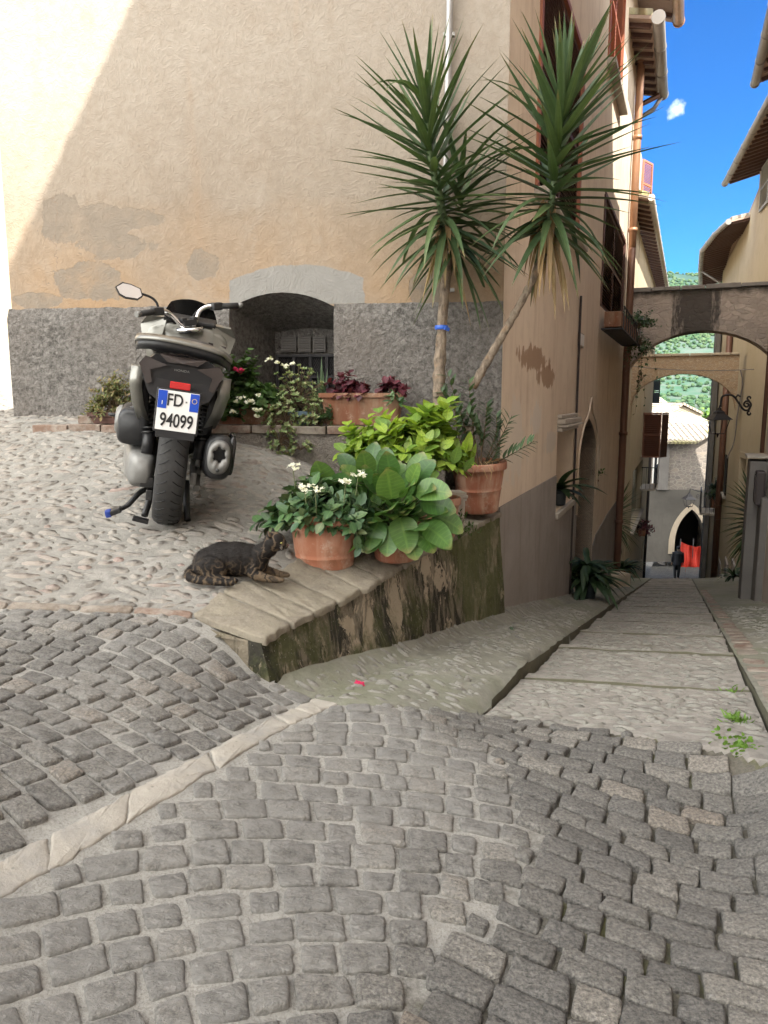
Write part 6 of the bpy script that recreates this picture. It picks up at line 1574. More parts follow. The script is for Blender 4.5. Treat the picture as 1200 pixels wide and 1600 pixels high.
# ------------------------------------------------------------------ planters on the ledge
def build_ledge_plants():
    G = 'planters on the brick ledge'
    rr = Matrix((FD, FN, UP)).transposed()
    def pos(px, py, off): 
        r = ray(px, py); q = FC + FN*off; return r*(q.dot(FN)/r.dot(FN))
    def planter(label, px0, px1, off, h, mat, d=.17, flare=.02, name='planter_box', z=None):
        a = pos(px0, 660, off); b = pos(px1, 660, off); c = (a+b)/2; L = (b-a).length; base = Vector((c.x, c.y, (z if z is not None else LZ)+.003)); T = thing(name, label, 'planter', base, G)
        T.rotation_euler = (0, 0, math.atan2(FD.y, FD.x)+PI); mb = MB(); o = []; 
        def ringz(hx, hy, z, rad=.02): 
            pts = []
            for cx, cy, a0 in ((1,1,0), (-1,1,90), (-1,-1,180), (1,-1,270)):
                for k in range(4): a_ = math.radians(a0+k*30); pts.append(Vector((cx*(hx-rad)+rad*math.cos(a_), cy*(hy-rad)+rad*math.sin(a_), z)))
            return pts
        hx, hy = L/2, d/2
        mb.loft([ringz(hx-flare-.012, hy-flare*.6, 0), ringz(hx-.012, hy-.006, h-.03), ringz(hx+.004, hy+.008, h-.028), ringz(hx+.004, hy+.008, h), ringz(hx-.012, hy-.008, h), ringz(hx-.018, hy-.014, h-.03)], caps=False, smooth=False)
        mb.build('box', M[mat], T); s = MB(); s.grid(lambda i, j: (lerp(-hx+.016, hx-.016, i), lerp(-hy+.012, hy-.012, j), h-.025+random.uniform(-.006, .006)), 14, 5); s.build('soil', M['soil'], T); return T, L
    # shrub left of the scooter
    T, L = planter('dark planter with a dry reddish-green bush left of the scooter', 146, 215, .24, .075, 'shutter_dk'); S = MB(); Lf = MB()
    bush(Lf, S, (0, 0, .05), (.20, .12, .30), 110, 14, .034, .012, 'lance', 0, .4, .3, .1, 3, stemr=.002); bush(Lf, S, (-.05, -.05, .07), (.18, .10, .10), 30, 12, .03, .012, 'lance', 0, .4, .3, .1, 3, droop=.9, stemr=.002); Lf.build('foliage', M['l_dry'], T); S.build('stems', M['twig'], T)
    # geraniums
    T, L = planter('terracotta box of white geraniums with one pink bloom beside the scooter', 340, 430, .26, .13, 'terra3'); S = MB(); Lf = MB()
    bush(Lf, S, (-.05, 0, .11), (.20, .12, .36), 110, 11, .034, .038, 'round', 0, .4, .3, .08, 3); bush(Lf, S, (.1, -.03, .1), (.19, .12, .18), 50, 11, .034, .038, 'round', 0, .4, .3, .08, 3)
    bush(Lf, S, (-.12, -.05, .1), (.16, .1, .16), 40, 10, .034, .038, 'round', 0, .4, .3, .08, 3, droop=.6); bush(Lf, S, (.05, -.09, .10), (.2, .07, .09), 20, 9, .034, .038, 'round', 0, .4, .3, .08, 3, droop=.9)
    Lf.build('foliage', M['l_ger'], T); S.build('stems', M['stem'], T); inv = None
    yaw = T.rotation_euler.z; Mi = Matrix.Rotation(-yaw, 4, 'Z')
    for (px, py, off, mat, rr_, n) in ((376, 579, .36, 'petal_p', .018, 13), (369, 577, .36, 'petal_p', .012, 7), (421, 561, .36, 'petal_w', .014, 9), (433, 566, .36, 'petal_w', .010, 5), (446, 571, .36, 'petal_w', .014, 8), (457, 568, .36, 'petal_w', .010, 6), (391, 627, .45, 'petal_w', .016, 12), (376, 622, .45, 'petal_w', .012, 7), (369, 627, .45, 'petal_w', .010, 6), (364, 643, .45, 'petal_w', .012, 7), (400, 641, .45, 'petal_w', .014, 8), (402, 650, .45, 'petal_w', .012, 6), (404, 617, .45, 'petal_w', .010, 5), (408, 640, .45, 'petal_w', .007, 4)):
        c = Mi @ (pos(px, py, off) - T.location); f = MB(); flower_cluster(f, c, rr_*.8, n+4, .012, 0); f.build('bloom', M[mat], T)
    # pale trailing succulent in a blue-grey box
    T, L = planter('blue-grey box overflowing with a pale trailing succulent', 452, 496, .26, .085, 'bluebox'); S = MB(); Lf = MB()
    def rosettes(c, rad, n, zmin=-1):
        for i in range(n):
            a = random.random()*6.3; el = math.asin(random.uniform(-.6, 1)); q = random.uniform(.55, 1.05); p = Vector(c)+Vector((math.cos(a)*math.cos(el)*rad[0], math.sin(a)*math.cos(el)*rad[1], math.sin(el)*rad[2]))*q; nn = (p-Vector(c)).normalized()+UP*.5
            S.tube([c, (Vector(c)+p)/2+UP*.02, p], .0022, 4, cap=False); t = nn.orthogonal().normalized(); t2 = nn.cross(t).normalized()
            for k in range(9): a_ = k*2.4; leaf(Lf, p, (t*math.cos(a_)+t2*math.sin(a_))*.8+nn.normalized()*(.2+k*.06), nn, random.uniform(.018, .030), .012, 'round', -.2, .1, 3)
    rosettes((-.03, -.02, .13), (.19, .13, .25), 150); rosettes((-.1, -.10, .02), (.15, .09, .17), 80); rosettes((-.12, -.16, -.12), (.10, .06, .15), 50); rosettes((.1, -.1, .04), (.12, .07, .14), 40); rosettes((.02, -.17, -.16), (.10, .05, .08), 16)
    Lf.build('foliage', M['l_pale'], T); S.build('stems', M['twig'], T)
    sp = MB()
    for k in range(5): leaf(sp, (.12+random.uniform(-.02, .02), .02, .1), (random.uniform(-.15, .15), 0, 1), (0, -1, 0), random.uniform(.22, .34), .022, 'sword', .05, .3, 6)
    sp.build('spiky_leaves', M['l_ole'], T)
    # grey-green bush by the grille
    T = thing('flower_pot', 'small pot with a bright green feathery plant beneath the cellar grille', 'potted plant', pos(500, 663, .14)*1.0, 'planters on the brick ledge'); T.location.z = LZ+.003; pot_mesh(.06, .045, .10, .02, .006).build('pot', M['terra3'], T); S = MB(); Lf = MB(); bush(Lf, S, (0, 0, .09), (.10, .08, .20), 26, 9, .03, .012, 'lance', 0, .5, .2, .1, 3); Lf.build('foliage', M['l_ger'], T); S.build('stems', M['stem'], T)
    # long terracotta trough with coleus
    T, L = planter('long weathered terracotta trough with two wine-red coleus plants', 503, 632, .26, .20, 'terra3', .19, .03); S = MB(); Lf = MB()
    bush(Lf, S, (-.12, 0, .17), (.17, .10, .15), 24, 8, .060, .042, 'lance', 0, .4, .55, .1, 4); bush(Lf, S, (.0, -.03, .17), (.13, .08, .09), 12, 8, .055, .040, 'lance', 0, .4, .55, .1, 4); bush(Lf, S, (.19, 0, .17), (.11, .09, .15), 16, 8, .060, .042, 'lance', 0, .4, .55, .1, 4)
    Lf.build('coleus', M['l_red'], T); S.build('stems', M['twig'], T)
    Lf = MB(); S = MB(); bush(Lf, S, (.22, -.12, .13), (.07, .05, .10), 5, 6, .055, .030, 'oval', 0, .4, .3, .1, 4); Lf.build('seedling', M['l_kal'], T); Lf = MB(); bush(Lf, S, (-.19, -.13, .02), (.08, .05, .07), 7, 6, .04, .026, 'oval', 0, .4, .3, .1, 4); Lf.build('seedling', M['l_kal'], T); 
    # undergrowth at the foot of the ledge
    T = thing('ground_shrub', 'low leafy undergrowth between the ledge and the lime shrub', 'shrub', (.0, 4.42, float(zT(0, 4.42)))); S = MB(); Lf = MB(); bush(Lf, S, (-.12, 0, 0), (.28, .10, .26), 34, 8, .055, .026, 'oval', 0, .4, .35, .1, 4); bush(Lf, S, (-.42, .0, .03), (.16, .08, .22), 18, 8, .045, .022, 'oval', 0, .4, .35, .1, 4); Lf.build('foliage', M['l_kal'], T); S.build('stems', M['stem'], T)
M['bluebox'] = plain('blue_grey_plastic', (.10,.15,.19), .5)
build_ledge_plants()

# ------------------------------------------------------------------ greenery down the alley
def build_alley_plants():
    sw = lambda Lf, c, n, L, W, up=.7, yb=0, bend=.6: [leaf(Lf, Vector(c), Vector((math.cos(a), math.sin(a)-yb, random.uniform(.1, 1.4)*up)), UP, L*random.uniform(.7, 1.1), W, 'lance', bend*random.uniform(.5, 1.3), .2, 8) for a in [random.random()*6.3 for _ in range(n)]]
    # aspidistra-like plant on the shelf
    tm = (CH['na']+CH['nb'])/2; p = ts(tm, -.06, CH['nz0']+.003); T = thing('potted_plant', 'strap-leaved plant in a dark pot on the stone shelf of the side wall', 'potted plant', p, 'plants along the alley'); pot_mesh(.10, .08, .17).build('pot', M['shutter_green'], T); Lf = MB()
    for (d, L) in (((.25, -.5, 1.0), .42), ((.9, -.35, .55), .50), ((.8, -.5, .2), .38), ((.35, -.6, .5), .36), ((.6, -.5, .9), .38), ((.1, -.6, .25), .3), ((-.2, -.6, .7), .3), ((.9, -.5, -.1), .3)): leaf(Lf, (0, 0, .15), d, UP, L*1.05, .10, 'lance', .75, .2, 9)
    Lf.build('foliage', M['l_dark'], T)
    # big leaves standing at the doorway
    g = ts(CH['ta']-.12, .16); g.z = z_alley(*to_ts(g.x, g.y)); T = thing('potted_plant', 'bushy strap-leaved plant standing on the ground at the pointed doorway', 'potted plant', g, 'plants along the alley'); pot_mesh(.14, .11, .24).build('pot', M['shutter_green'], T); Lf = MB()
    random.seed(31); sw(Lf, (0, 0, .22), 46, .62, .085, .9, .2, .9); sw(Lf, (0, 0, .4), 26, .5, .075, .6, .2, 1.2); Lf.build('foliage', M['l_dark'], T)
    # plant in the wall niche
    p = ts(CH['sn'], -.06, CH['snz']+.002); T = thing('potted_plant', 'little plant hanging from the small arched wall niche', 'potted plant', p, 'plants along the alley'); pot_mesh(.07, .055, .1).build('pot', M['terra3'], T); S = MB(); Lf = MB(); bush(Lf, S, (.0, -.02, .1), (.14, .14, .26), 20, 8, .06, .02, 'lance', 0, .4, .4, .1, 4); Lf.build('foliage', M['l_ger'], T); S.build('stems', M['stem'], T)
    # window box with hanging vine
    w = CH['w2']; t = (w[0]+w[1])/2; T = thing('window_box', 'terracotta window box with a trailing vine under the dark brown shutters', 'window box', ts(t, .17, w[2]-.30)); rr = Matrix((D, R, UP)).transposed(); mb = MB(); mb.box((0,0,.12), (w[1]-w[0]+.1, .22, .20), rr, 0, .012); mb.build('box', M['terra3'], T)
    mb = MB(); 
    for k in range(9): mb.box(D*((k-4)/4*(w[1]-w[0]+.15)/2)+R*.14+UP*.12, (.014, .014, .30), rr)
    mb.box(R*.14+UP*.27, (w[1]-w[0]+.2, .016, .016), rr); mb.box(R*.14-UP*.02, (w[1]-w[0]+.2, .016, .016), rr); mb.box(-UP*.005, (w[1]-w[0]+.2, .28, .016), rr); mb.build('rack', M['iron'], T)
    S = MB(); Lf = MB(); e = D*((w[1]-w[0])/2); bush(Lf, S, e*.6+UP*.2+R*.1, (.42, .3, .34), 70, 9, .05, .03, 'oval', 0, .4, .4, .1, 3); bush(Lf, S, e+R*.16, (.3, .25, .42), 50, 9, .05, .03, 'oval', 0, .3, .4, .1, 3, droop=1.2); bush(Lf, S, e*1.1+R*.2-UP*.6, (.12, .1, .6), 14, 10, .045, .025, 'oval', 0, .2, .5, .1, 3, droop=1.0)
    Lf.build('vine', M['l_kal'], T); S.build('stems', M['twig'], T)
    # plants by the second house
    def alleyplant(label, px, py, s, kind, size, n=50, cat='potted plant', pot=.13):
        P = at_s(px, py, s); t_, s_ = to_ts(P.x, P.y); z = z_alley(t_, s_+.001); g = Vector((P.x, P.y, z)); T = thing('potted_plant', label, cat, g, 'plants along the alley'); pot_mesh(pot, pot*.8, pot*1.6).build('pot', M['terra3'], T); Lf = MB(); sw(Lf, (0, 0, pot*1.5), n, size, .07 if kind == 'strap' else .045, .9, .1, .8 if kind == 'strap' else .35); Lf.build('foliage', M['l_dark' if kind == 'strap' else 'l_yucca'], T); return T
    alleyplant('strap-leaved plant in a low pot outside the arched door of the cream house', 972, 885, .02, 'strap', .62, 44, pot=.2)
    # rough stone block
    P = at_s(962, 915, .1); t_, s_ = to_ts(P.x, P.y); T = thing('stone_block', 'rough pale stone block lying by the foot of the big brown drainpipe', 'stone', (P.x, P.y, z_alley(t_, s_)-.02)); mb = MB(); mb.box((0,0,.14), (.42, .32, .30), Euler((0, 0, .5)), 0, .03); mb.build('block', M['sandtrim'], T)
    # yucca in front of the second house and the one on the right wall
    q = at_s(966, 800, -.1); T = thing('yucca', 'small yucca growing beyond the big brown drainpipe on the left', 'yucca', (q.x, q.y, q.z-.9)); S = MB(); S.tube([(0,0,-.9), (.02, 0, -.2), (0,0,.8)], .05, 8); S.build('trunk', M['bark'], T); Lf = MB()
    for i in range(90): f = i/90; a = i*2.4; el = lerp(-.9, 1.3, f); leaf(Lf, (0, 0, .45+.6*f), (math.cos(a)*math.cos(el), math.sin(a)*math.cos(el), math.sin(el)), UP, .62*random.uniform(.8, 1.1), .045, 'sword', .3, .25, 7)
    Lf.build('crown', M['l_yucca'], T)
    q = at_t(1163, 800, 7.4); z0 = at_t(1163, 905, 7.4).z
    T = thing('yucca', 'bushy yucca leaning out from behind the grey buttress on the right', 'yucca', (q.x+.12, q.y, z0)); S = MB(); h = q.z-z0; S.tube([(0,0,-.3), (.02, 0, h*.5), (-.04,0,h)], .045, 8); S.build('trunk', M['bark'], T); Lf = MB()
    for i in range(120): f = i/120; a = i*2.4; el = lerp(-1.1, 1.3, f); leaf(Lf, (-.04, 0, h-.55+.8*f), (math.cos(a)*math.cos(el), math.sin(a)*math.cos(el), math.sin(el)), UP, .46*random.uniform(.8, 1.1), .05, 'sword', .3, .25, 7)
    Lf.build('crown', M['l_yucca'], T)
    # balcony greenery, window flowers
    q = at_s(1004, 826, -.2); T = thing('window_plant', 'dark purple plant trailing from the window box of the lower left house', 'plant', q); S = MB(); Lf = MB(); bush(Lf, S, (0, 0, 0), (.45, .4, .45), 50, 9, .10, .05, 'oval', 0, .3, .4, .1, 3, droop=.6); Lf.build('foliage', M['l_red'], T); S.build('stems', M['twig'], T); bx = MB(); bx.box((0, 0, -.12), (.8, .24, .2), Matrix((D, R, UP)).transposed(), 0, .02); bx.build('box', M['terra3'], T)
    q = at_t(1122, 770, 24.5); T = thing('balcony_plant', 'dark bushy plant on the right balcony', 'plant', q-UP*.55); S = MB(); Lf = MB(); bush(Lf, S, (0, 0, .3), (.5, .4, .75), 90, 10, .10, .06, 'oval', 0, .4, .4, .1, 3); Lf.build('foliage', M['l_dark'], T); S.build('stems', M['twig'], T); pot_mesh(.25, .2, .4).build('pot', M['terra3'], T)
    q = at_s(1146, 905, 2.3); T = thing('ground_plant', 'fern-like plant sprouting at the foot of the cream wall', 'plant', (q.x, q.y, q.z)); Lf = MB(); sw(Lf, (0, 0, .05), 40, .5, .05, .9, 0, .8); Lf.build('leaves', M['l_dark'], T)
    # moss and grass tufts on the right edge of the stair
    for k, (px, py, n, h, lab) in enumerate(((1150, 1122, 60, .045, 'grass tuft growing on the brick course at the stair edge'), (1163, 1160, 60, .018, 'flat clover patch where the brick course meets the setts'), (1146, 1082, 16, .035, 'tiny weed on the brick course above the grass tuft'))):
        g = g_alley(px, py); t_, s_ = to_ts(g.x, g.y); g.z = z_alley(t_, s_); T = thing('weed', lab, 'weed', g); Lf = MB()
        for i in range(n*2): a = random.random()*6.3; r_ = abs(random.gauss(0, .025 if k != 1 else .04)); leaf(Lf, (r_*math.cos(a)*1.0, r_*math.sin(a)*1.5, -.005), (random.gauss(0, .5), random.gauss(0, .5), 1), (random.random()-.5, -1, 0), h*random.uniform(.5, 1.1), .006 if k != 1 else .014, 'lance' if k != 1 else 'round', .6, .1, 3)
        Lf.build('blades', leafmat('weed_leaf', [(.10,.20,.03), (.16,.28,.05)], .6) if k == 0 else bpy.data.materials['weed_leaf'], T)
    T = thing('tree', 'sunlit light green tree beyond the roofs at the end of the alley', 'tree', (at_y(1108, 680, 62).x, 62, -6)); S = MB(); S.tube([(0,0,-5), (0,0,0), (.2,0,3)], [.3,.25,.1], 8); S.build('trunk', M['bark'], T); Lf = MB(); S2 = MB()
    bush(Lf, S2, (0,0,2.0), (2.6,2.6,3.2), 150, 12, .38, .24, 'oval', 0, .4, .3, .1, 2, stemr=.03); Lf.build('crown', leafmat('tree_leaf', [(.10,.19,.04),(.15,.26,.05),(.07,.14,.04)], .6), T); S2.build('limbs', M['twig'], T)
    # petals dropped on the ground
    for px, py, c in ((562, 1068, 'petal_p'), (799, 989, 'l_dark')):
        g = g_alley(px, py); t_, s_ = to_ts(g.x, g.y); g.z = z_alley(t_, s_)+.004; f = MB(); flower_cluster(f, g, .008, 7, .014); o = f.build('fallen_flower', M[c], None); tag(o, 'fallen crimson flower head lying near the mossy wall' if c == 'petal_p' else 'dark dried leaf clump lying on the sloping strip', 'fallen flower' if c == 'petal_p' else 'leaf')
        o.location = (0,0,0)
build_alley_plants()
# ------------------------------------------------------------------ lettering
def text_part(name, s, size, mat, parent, loc, rot=(0,0,0), xs=1.0, ext=.0008, off=0.0, align='CENTER'):
    cu = bpy.data.curves.new(name, 'FONT'); cu.body = s; cu.size = size; cu.extrude = ext; cu.align_x = align; cu.align_y = 'CENTER'; cu.offset = off
    o = bpy.data.objects.new(name+'_c', cu); COL.objects.link(o); dg = bpy.context.evaluated_depsgraph_get(); me = bpy.data.meshes.new_from_object(o.evaluated_get(dg)); bpy.data.objects.remove(o); bpy.data.curves.remove(cu)
    me.materials.clear(); me.materials.append(mat); r = bpy.data.objects.new(name, me); COL.objects.link(r); r.scale = (xs, 1, 1); r.location = loc; r.rotation_euler = rot; r.parent = parent; return r

# ------------------------------------------------------------------ scooter (local axes: x right, y forward, z up; origin where the rear tyre meets the ground)
def mk_paint():
    m = NT('greige_metallic_paint', .32, .5); nz = m.noise(400, 2); c = m.mix(nz, (.14,.138,.122), (.21,.205,.18)); c = m.mix(m.rng(m.noise(6, 5), .5, .8, 0, .35), c, (.27,.26,.22)); return m.done(c, .33, None, .55, Coat_Weight=.6, Coat_Roughness=.1)
M['paint'] = mk_paint(); M['sblack'] = plain('satin_black_plastic', (.018,.018,.019), .42, var=.2, scale=40); M['gloss'] = plain('gloss_black', (.012,.012,.013), .12, var=.1)
M['rubber'] = plain('tyre_rubber', (.028,.027,.026), .78, var=.25, scale=30, bump=.3); M['chrome'] = plain('chrome', (.72,.72,.72), .1, metal=1, var=.05); M['alu'] = plain('cast_aluminium', (.20,.197,.187), .5, metal=.5, var=.2, scale=30); M['darkmetal'] = plain('dark_metal', (.06,.06,.06), .4, metal=.8, var=.2)
M['redlens'] = plain('red_lens', (.45,.02,.02), .15, spec=.6); M['smoke'] = plain('smoked_lens', (.04,.032,.03), .1, spec=.6); M['platewhite'] = plain('plate_white', (.72,.72,.70), .4, var=.03); M['plateblue'] = plain('plate_blue', (.01,.06,.42), .4, var=.1); M['platechar'] = plain('plate_black', (.02,.02,.02), .5); M['mirrorglass'] = plain('mirror_glass', (.85,.88,.9), .03, metal=1, var=.01); M['blueend'] = plain('blue_rubber_tip', (.015,.04,.22), .5); M['yellowmark'] = plain('plate_yellow', (.7,.5,.05), .5); M['seatmat'] = plain('seat_vinyl', (.022,.021,.021), .6, var=.2, scale=60, bump=.4)
def sring(y, cx, cz, hw, hh, n=28, e=2.6, top=1.0, bot=1.0, lean=0):
    """superellipse cross-section; top/bot scale the width at the top / bottom"""
    out = []
    for k in range(n):
        a = 2*PI*k/n; c, s = math.cos(a), math.sin(a); x = abs(c)**(2/e)*math.copysign(1, c); z = abs(s)**(2/e)*math.copysign(1, s); w = lerp(bot, top, (z+1)/2); out.append(Vector((cx+x*hw*w, y+lean*z*hh, cz+z*hh)))
    return out
def build_scooter():
    c0 = at_y(259, 818, 3.62); c0.z = float(zT(c0.x, c0.y))
    f = Vector((-.235, .97, .125)).normalized(); up0 = Vector((.155, 0, 1)).normalized(); r = f.cross(up0).normalized(); u = r.cross(f).normalized()
    T = thing('motor_scooter', 'grey-beige maxi scooter seen from behind with white rear number plate', 'scooter', c0+Vector((0,0,.004)), None); T.rotation_euler = Matrix((r, f, u)).transposed().to_euler(); T.scale = (1.02,)*3
    K = 1.0
    def wheel(y, z, R_, w, name):
        W = MB(); pr = []
        for k in range(13): a = -PI/2 + PI*k/12*1.0; pr.append((R_-.055+.055*math.cos(a)**.6 if math.cos(a) > 1e-6 else R_-.055, w/2*math.sin(a)))
        pr = [(R_-.075, -w*.42)] + pr + [(R_-.075, w*.42)]; W.lathe(pr, 56, (0, y, z), axis='x')
        # tread grooves as thin raised blocks pattern
        wh = W.build('tyre', M['rubber'], None); 
        Rm = MB(); Rm.lathe([(.02, -.05), (.05, -.05), (.05, .05), (.02, .05)], 20, (0, y, z), axis='x'); Rm.lathe([(R_-.078, -w*.42), (R_-.095, -w*.3), (R_-.1, w*.3), (R_-.078, w*.42)], 40, (0, y, z), axis='x')
        for k in range(7): a = 2*PI*k/7; d = Vector((0, math.cos(a), math.sin(a))); Rm.tube([Vector((0, y, z))+d*.045, Vector((.02, y, z))+d*(R_-.1)], [.022, .014], 6)
        o = Rm.build(name, M['darkmetal'], T); wh.parent = o; return o
    wheel(0, .27, .27, .135, 'rear_wheel'); wheel(1.33, .27, .27, .11, 'front_wheel')
    g = MB()
    for k in range(36):
        a = 2*PI*k/36
        for sg in (1, -1):
            p = [Vector((sg*x_, math.cos(a+da)*(.2705-ins), .27+math.sin(a+da)*(.2705-ins))) for x_, da, ins in ((.012, 0, .0), (.035, .06, .004), (.055, .10, .016))]; g.tube(p, .0022, 4, cap=False)
    g.build('tread_grooves', M['gloss'], [c for c in T.children if c.name.startswith('rear_wheel')][0])
    # rear mudguard and number-plate carrier
    mb = MB(); rings = []
    for y, z, hw in ((.05, .60, .08), (-.10, .63, .085), (-.20, .64, .085), (-.27, .615, .085), (-.30, .55, .085), (-.305, .49, .08)): rings.append([Vector((-hw, y, z)), Vector((hw, y, z)), Vector((hw, y-.012, z-.02)), Vector((-hw, y-.012, z-.02))])
    mb.loft(rings, smooth=False); mb.build('mudguard', M['sblack'], T)
    # ---- body
    b = MB(); b.loft([sring(-.235, 0, .74, .150, .050, top=.9, bot=.75), sring(-.20, 0, .735, .190, .085, top=.80, bot=.85), sring(-.08, 0, .705, .212, .125, top=.78, bot=.80), sring(.15, 0, .66, .212, .155, top=.78, bot=.72), sring(.45, 0, .60, .20, .165, top=.78, bot=.75), sring(.72, 0, .52, .175, .16, top=.8, bot=.8)], caps=True); b.build('tail_fairing', M['paint'], T)
    # side panels sweeping down either side of the wheel
    for sg in (-1, 1):
        b = MB(); P = [(-.19, .203, .74, .018, .075), (-.18, .205, .66, .018, .07), (-.15, .190, .58, .018, .06), (-.08, .165, .50, .016, .05)]
        b.loft([[Vector((sg*(x+dx), y+dy, z+dz)) for dx, dy, dz in ((-.045, -.028, 0), (.008, -.006, .0), (.016, .10, .0), (-.02, .12, .0))] for y, x, z, _, _ in [(p[0], p[1], p[2], 0, 0) for p in P]]); b.build('side_panel', M['paint'], T)
        b = MB(); b.loft([[Vector((sg*(x+dx), y+dy, z)) for dx, dy in ((-.03, -.005), (.006, .0), (.006, .10), (-.03, .10))] for y, x, z in ((-.17, .170, .68), (-.14, .160, .58), (-.08, .150, .46), (.0, .14, .38))]); b.build('inner_panel', M['sblack'], T)
    # black rear face with the smoked lamps
    b = MB(); 
    face = [(-.152, .775), (-.115, .808), (0, .822), (.115, .808), (.152, .775), (.160, .710), (.128, .640), (.085, .615), (-.085, .615), (-.128, .640), (-.160, .710)]
    b.poly([Vector((x, -.268+abs(x)*.20, z)) for x, z in face], depth=(0, .05, 0)); b.build('rear_panel', M['sblack'], T)
    for sg in (-1, 1):
        b = MB(); q = [(.060, .772), (.155, .795), (.178, .762), (.140, .680), (.118, .690), (.130, .742)]
        b.poly([Vector((sg*x, -.276+abs(x)*.21, z)) for x, z in q], depth=(0, .03, 0)); b.build('tail_lamp', M['smoke'], T)
    b = MB(); b.poly([Vector((x, -.274+abs(x)*.2, z)) for x, z in ((-.10, .815), (0, .828), (.10, .815), (.062, .784), (0, .788), (-.062, .784))], depth=(0, .02, 0)); b.build('centre_lamp', M['smoke'], T)
    text_part('maker_lettering', 'HONDA', .013, M['alu'], T, (.0, -.272, .757), (math.radians(90), 0, 0), 1.3)
    b = MB(); b.box((-.0, -.283, .694), (.085, .012, .030), None, 0, .004); b.build('reflector', M['redlens'], T)
    # number plate, top leaning forward a little
    px = MB(); px.box((0, -.300, .585), (.186, .008, .186), Euler((-.10, 0, 0)), 0, .004); pf = px.build('plate_frame', M['sblack'], T)
    S = MB(); S.box((0,0,0), (.170, .004, .170), None, 0, .0015); pl_ = S.build('number_plate', M['platewhite'], T); pl_.location = (0, -.306, .587); pl_.rotation_euler = (-.10, 0, 0)
    for sg in (-1, 1): S = MB(); S.box((sg*.066, -.0025, .045), (.037, .002, .076)); o = S.build('blue_band', M['plateblue'], pl_)
    text_part('characters', 'FD', .073, M['platechar'], pl_, (-.014, -.0035, .044), (PI/2, 0, 0), .78, off=.0012); text_part('characters', '94099', .080, M['platechar'], pl_, (0, -.0035, -.043), (PI/2, 0, 0), .70, off=.0013)
    text_part('characters', 'I', .024, M['platewhite'], pl_, (-.066, -.0045, .030), (PI/2, 0, 0), 1.2); 
    S = MB(); S.tube([Vector((.066+.010*math.cos(a), -.004, .052+.010*math.sin(a))) for a in [2*PI*k/20 for k in range(21)]], .0012, 4); S.build('ring_mark', M['yellowmark'], pl_)
    S = MB(); S.box((.033, -.003, .044), (.007, .001, .007)); S.build('state_mark', M['alu'], pl_)
    # grab rail: wide flat wing over the tail
    b = MB(); pts = bez([(-.215, -.06, .840), (-.20, -.17, .862), (-.11, -.225, .874), (.05, -.225, .868), (.16, -.19, .850), (.215, -.06, .815)], 5)
    b.loft([[p+Vector((0, -.010, -.008)), p+Vector((0, .0, .006)), p+Vector((0, .075, .014)), p+Vector((0, .07, -.02))] for p in pts]); b.build('grab_rail', M['paint'], T)
    b = MB(); b.loft([[p*1.0+Vector((0, .015, -.050)), p+Vector((0, -.008, -.009)), p+Vector((0, .07, -.02)), p+Vector((0, .06, -.045))] for p in [Vector((q.x*.97, q.y, q.z)) for q in pts]]); b.build('grab_rail_underside', M['sblack'], T)
    b = MB(); b.loft([sring(-.16, 0, .83, .13, .03, top=.8), sring(-.12, 0, .84, .165, .04, top=.8), sring(.10, 0, .83, .175, .05, top=.8), sring(.28, 0, .80, .17, .045, top=.8), sring(.34, 0, .775, .165, .05, top=.8), sring(.60, 0, .75, .15, .05, top=.8), sring(.80, 0, .74, .11, .05, top=.8)]); b.build('seat', M['seatmat'], T)
    # floor, tunnel, belly
    b = MB(); b.loft([sring(.35, 0, .42, .13, .16), sring(.60, 0, .38, .15, .16), sring(.85, 0, .40, .15, .18), sring(1.05, 0, .55, .16, .28)]); b.build('tunnel', M['sblack'], T)
    for sg in (-1, 1): b = MB(); b.box((sg*.19, .78, .26), (.14, .50, .04), None, 0, .012); b.build('footboard', M['sblack'], T)
    # ---- leg shield and front fairing
    b = MB(); b.loft([sring(1.04, 0, .72, .255, .17, top=1.0, bot=.75, e=3.4), sring(1.10, 0, .74, .275, .20, top=.98, bot=.72, e=3.2), sring(1.22, 0, .74, .265, .20, top=.92, bot=.7), sring(1.36, 0, .70, .20, .18, top=.8, bot=.7), sring(1.48, 0, .64, .11, .12, top=.7)]); b.build('front_fairing', M['paint'], T)
    b = MB(); b.poly([Vector((x, 1.032, z)) for x, z in ((-.12, .60), (.12, .60), (.15, .74), (.10, .80), (-.10, .80), (-.15, .74))], depth=(0, .03, 0)); b.build('inner_shield', M['sblack'], T)
    b = MB(); b.poly([Vector((x, 1.028, z)) for x, z in ((.10, .70), (.215, .72), (.225, .82), (.12, .83))], depth=(0, .03, 0)); b.build('glove_box', M['smoke'], T)
    b = MB(); b.poly([Vector((x, 1.025, z)) for x, z in ((.13, .755), (.20, .765), (.20, .79), (.13, .785))], depth=(0, .02, 0)); b.build('switch_panel', M['gloss'], T)
    b = MB(); b.box((.0, 1.10, .935), (.30, .10, .03), Euler((.3, 0, 0)), 0, .01); b.build('dash_cowl', M['sblack'], T)
    # shoulders either side of the dash
    for sg in (-1, 1): b = MB(); b.poly([Vector(p) for p in ((sg*.13, 1.06, .93), (sg*.24, 1.05, .925), (sg*.275, 1.09, .87), (sg*.25, 1.02, .78), (sg*.15, 1.0, .80))], depth=(0, .05, .01)); b.build('fairing_shoulder', M['paint'], T)
    # windscreen
    b = MB(); 
    def ws(i, j): x = (i-.5)*2; w = lerp(.165, .125, j**1.6); return (x*w, 1.22+.16*(1-j)*1.0-.05*x*x*-1+.02*j, lerp(.93, 1.055, j) - .025*x*x*(.3+j))
    b.grid(ws, 14, 8); b.grid(lambda i, j: tuple(Vector(ws(i, j))+Vector((0, .006, 0))), 14, 8); b.build('windscreen', M['gloss'], T)
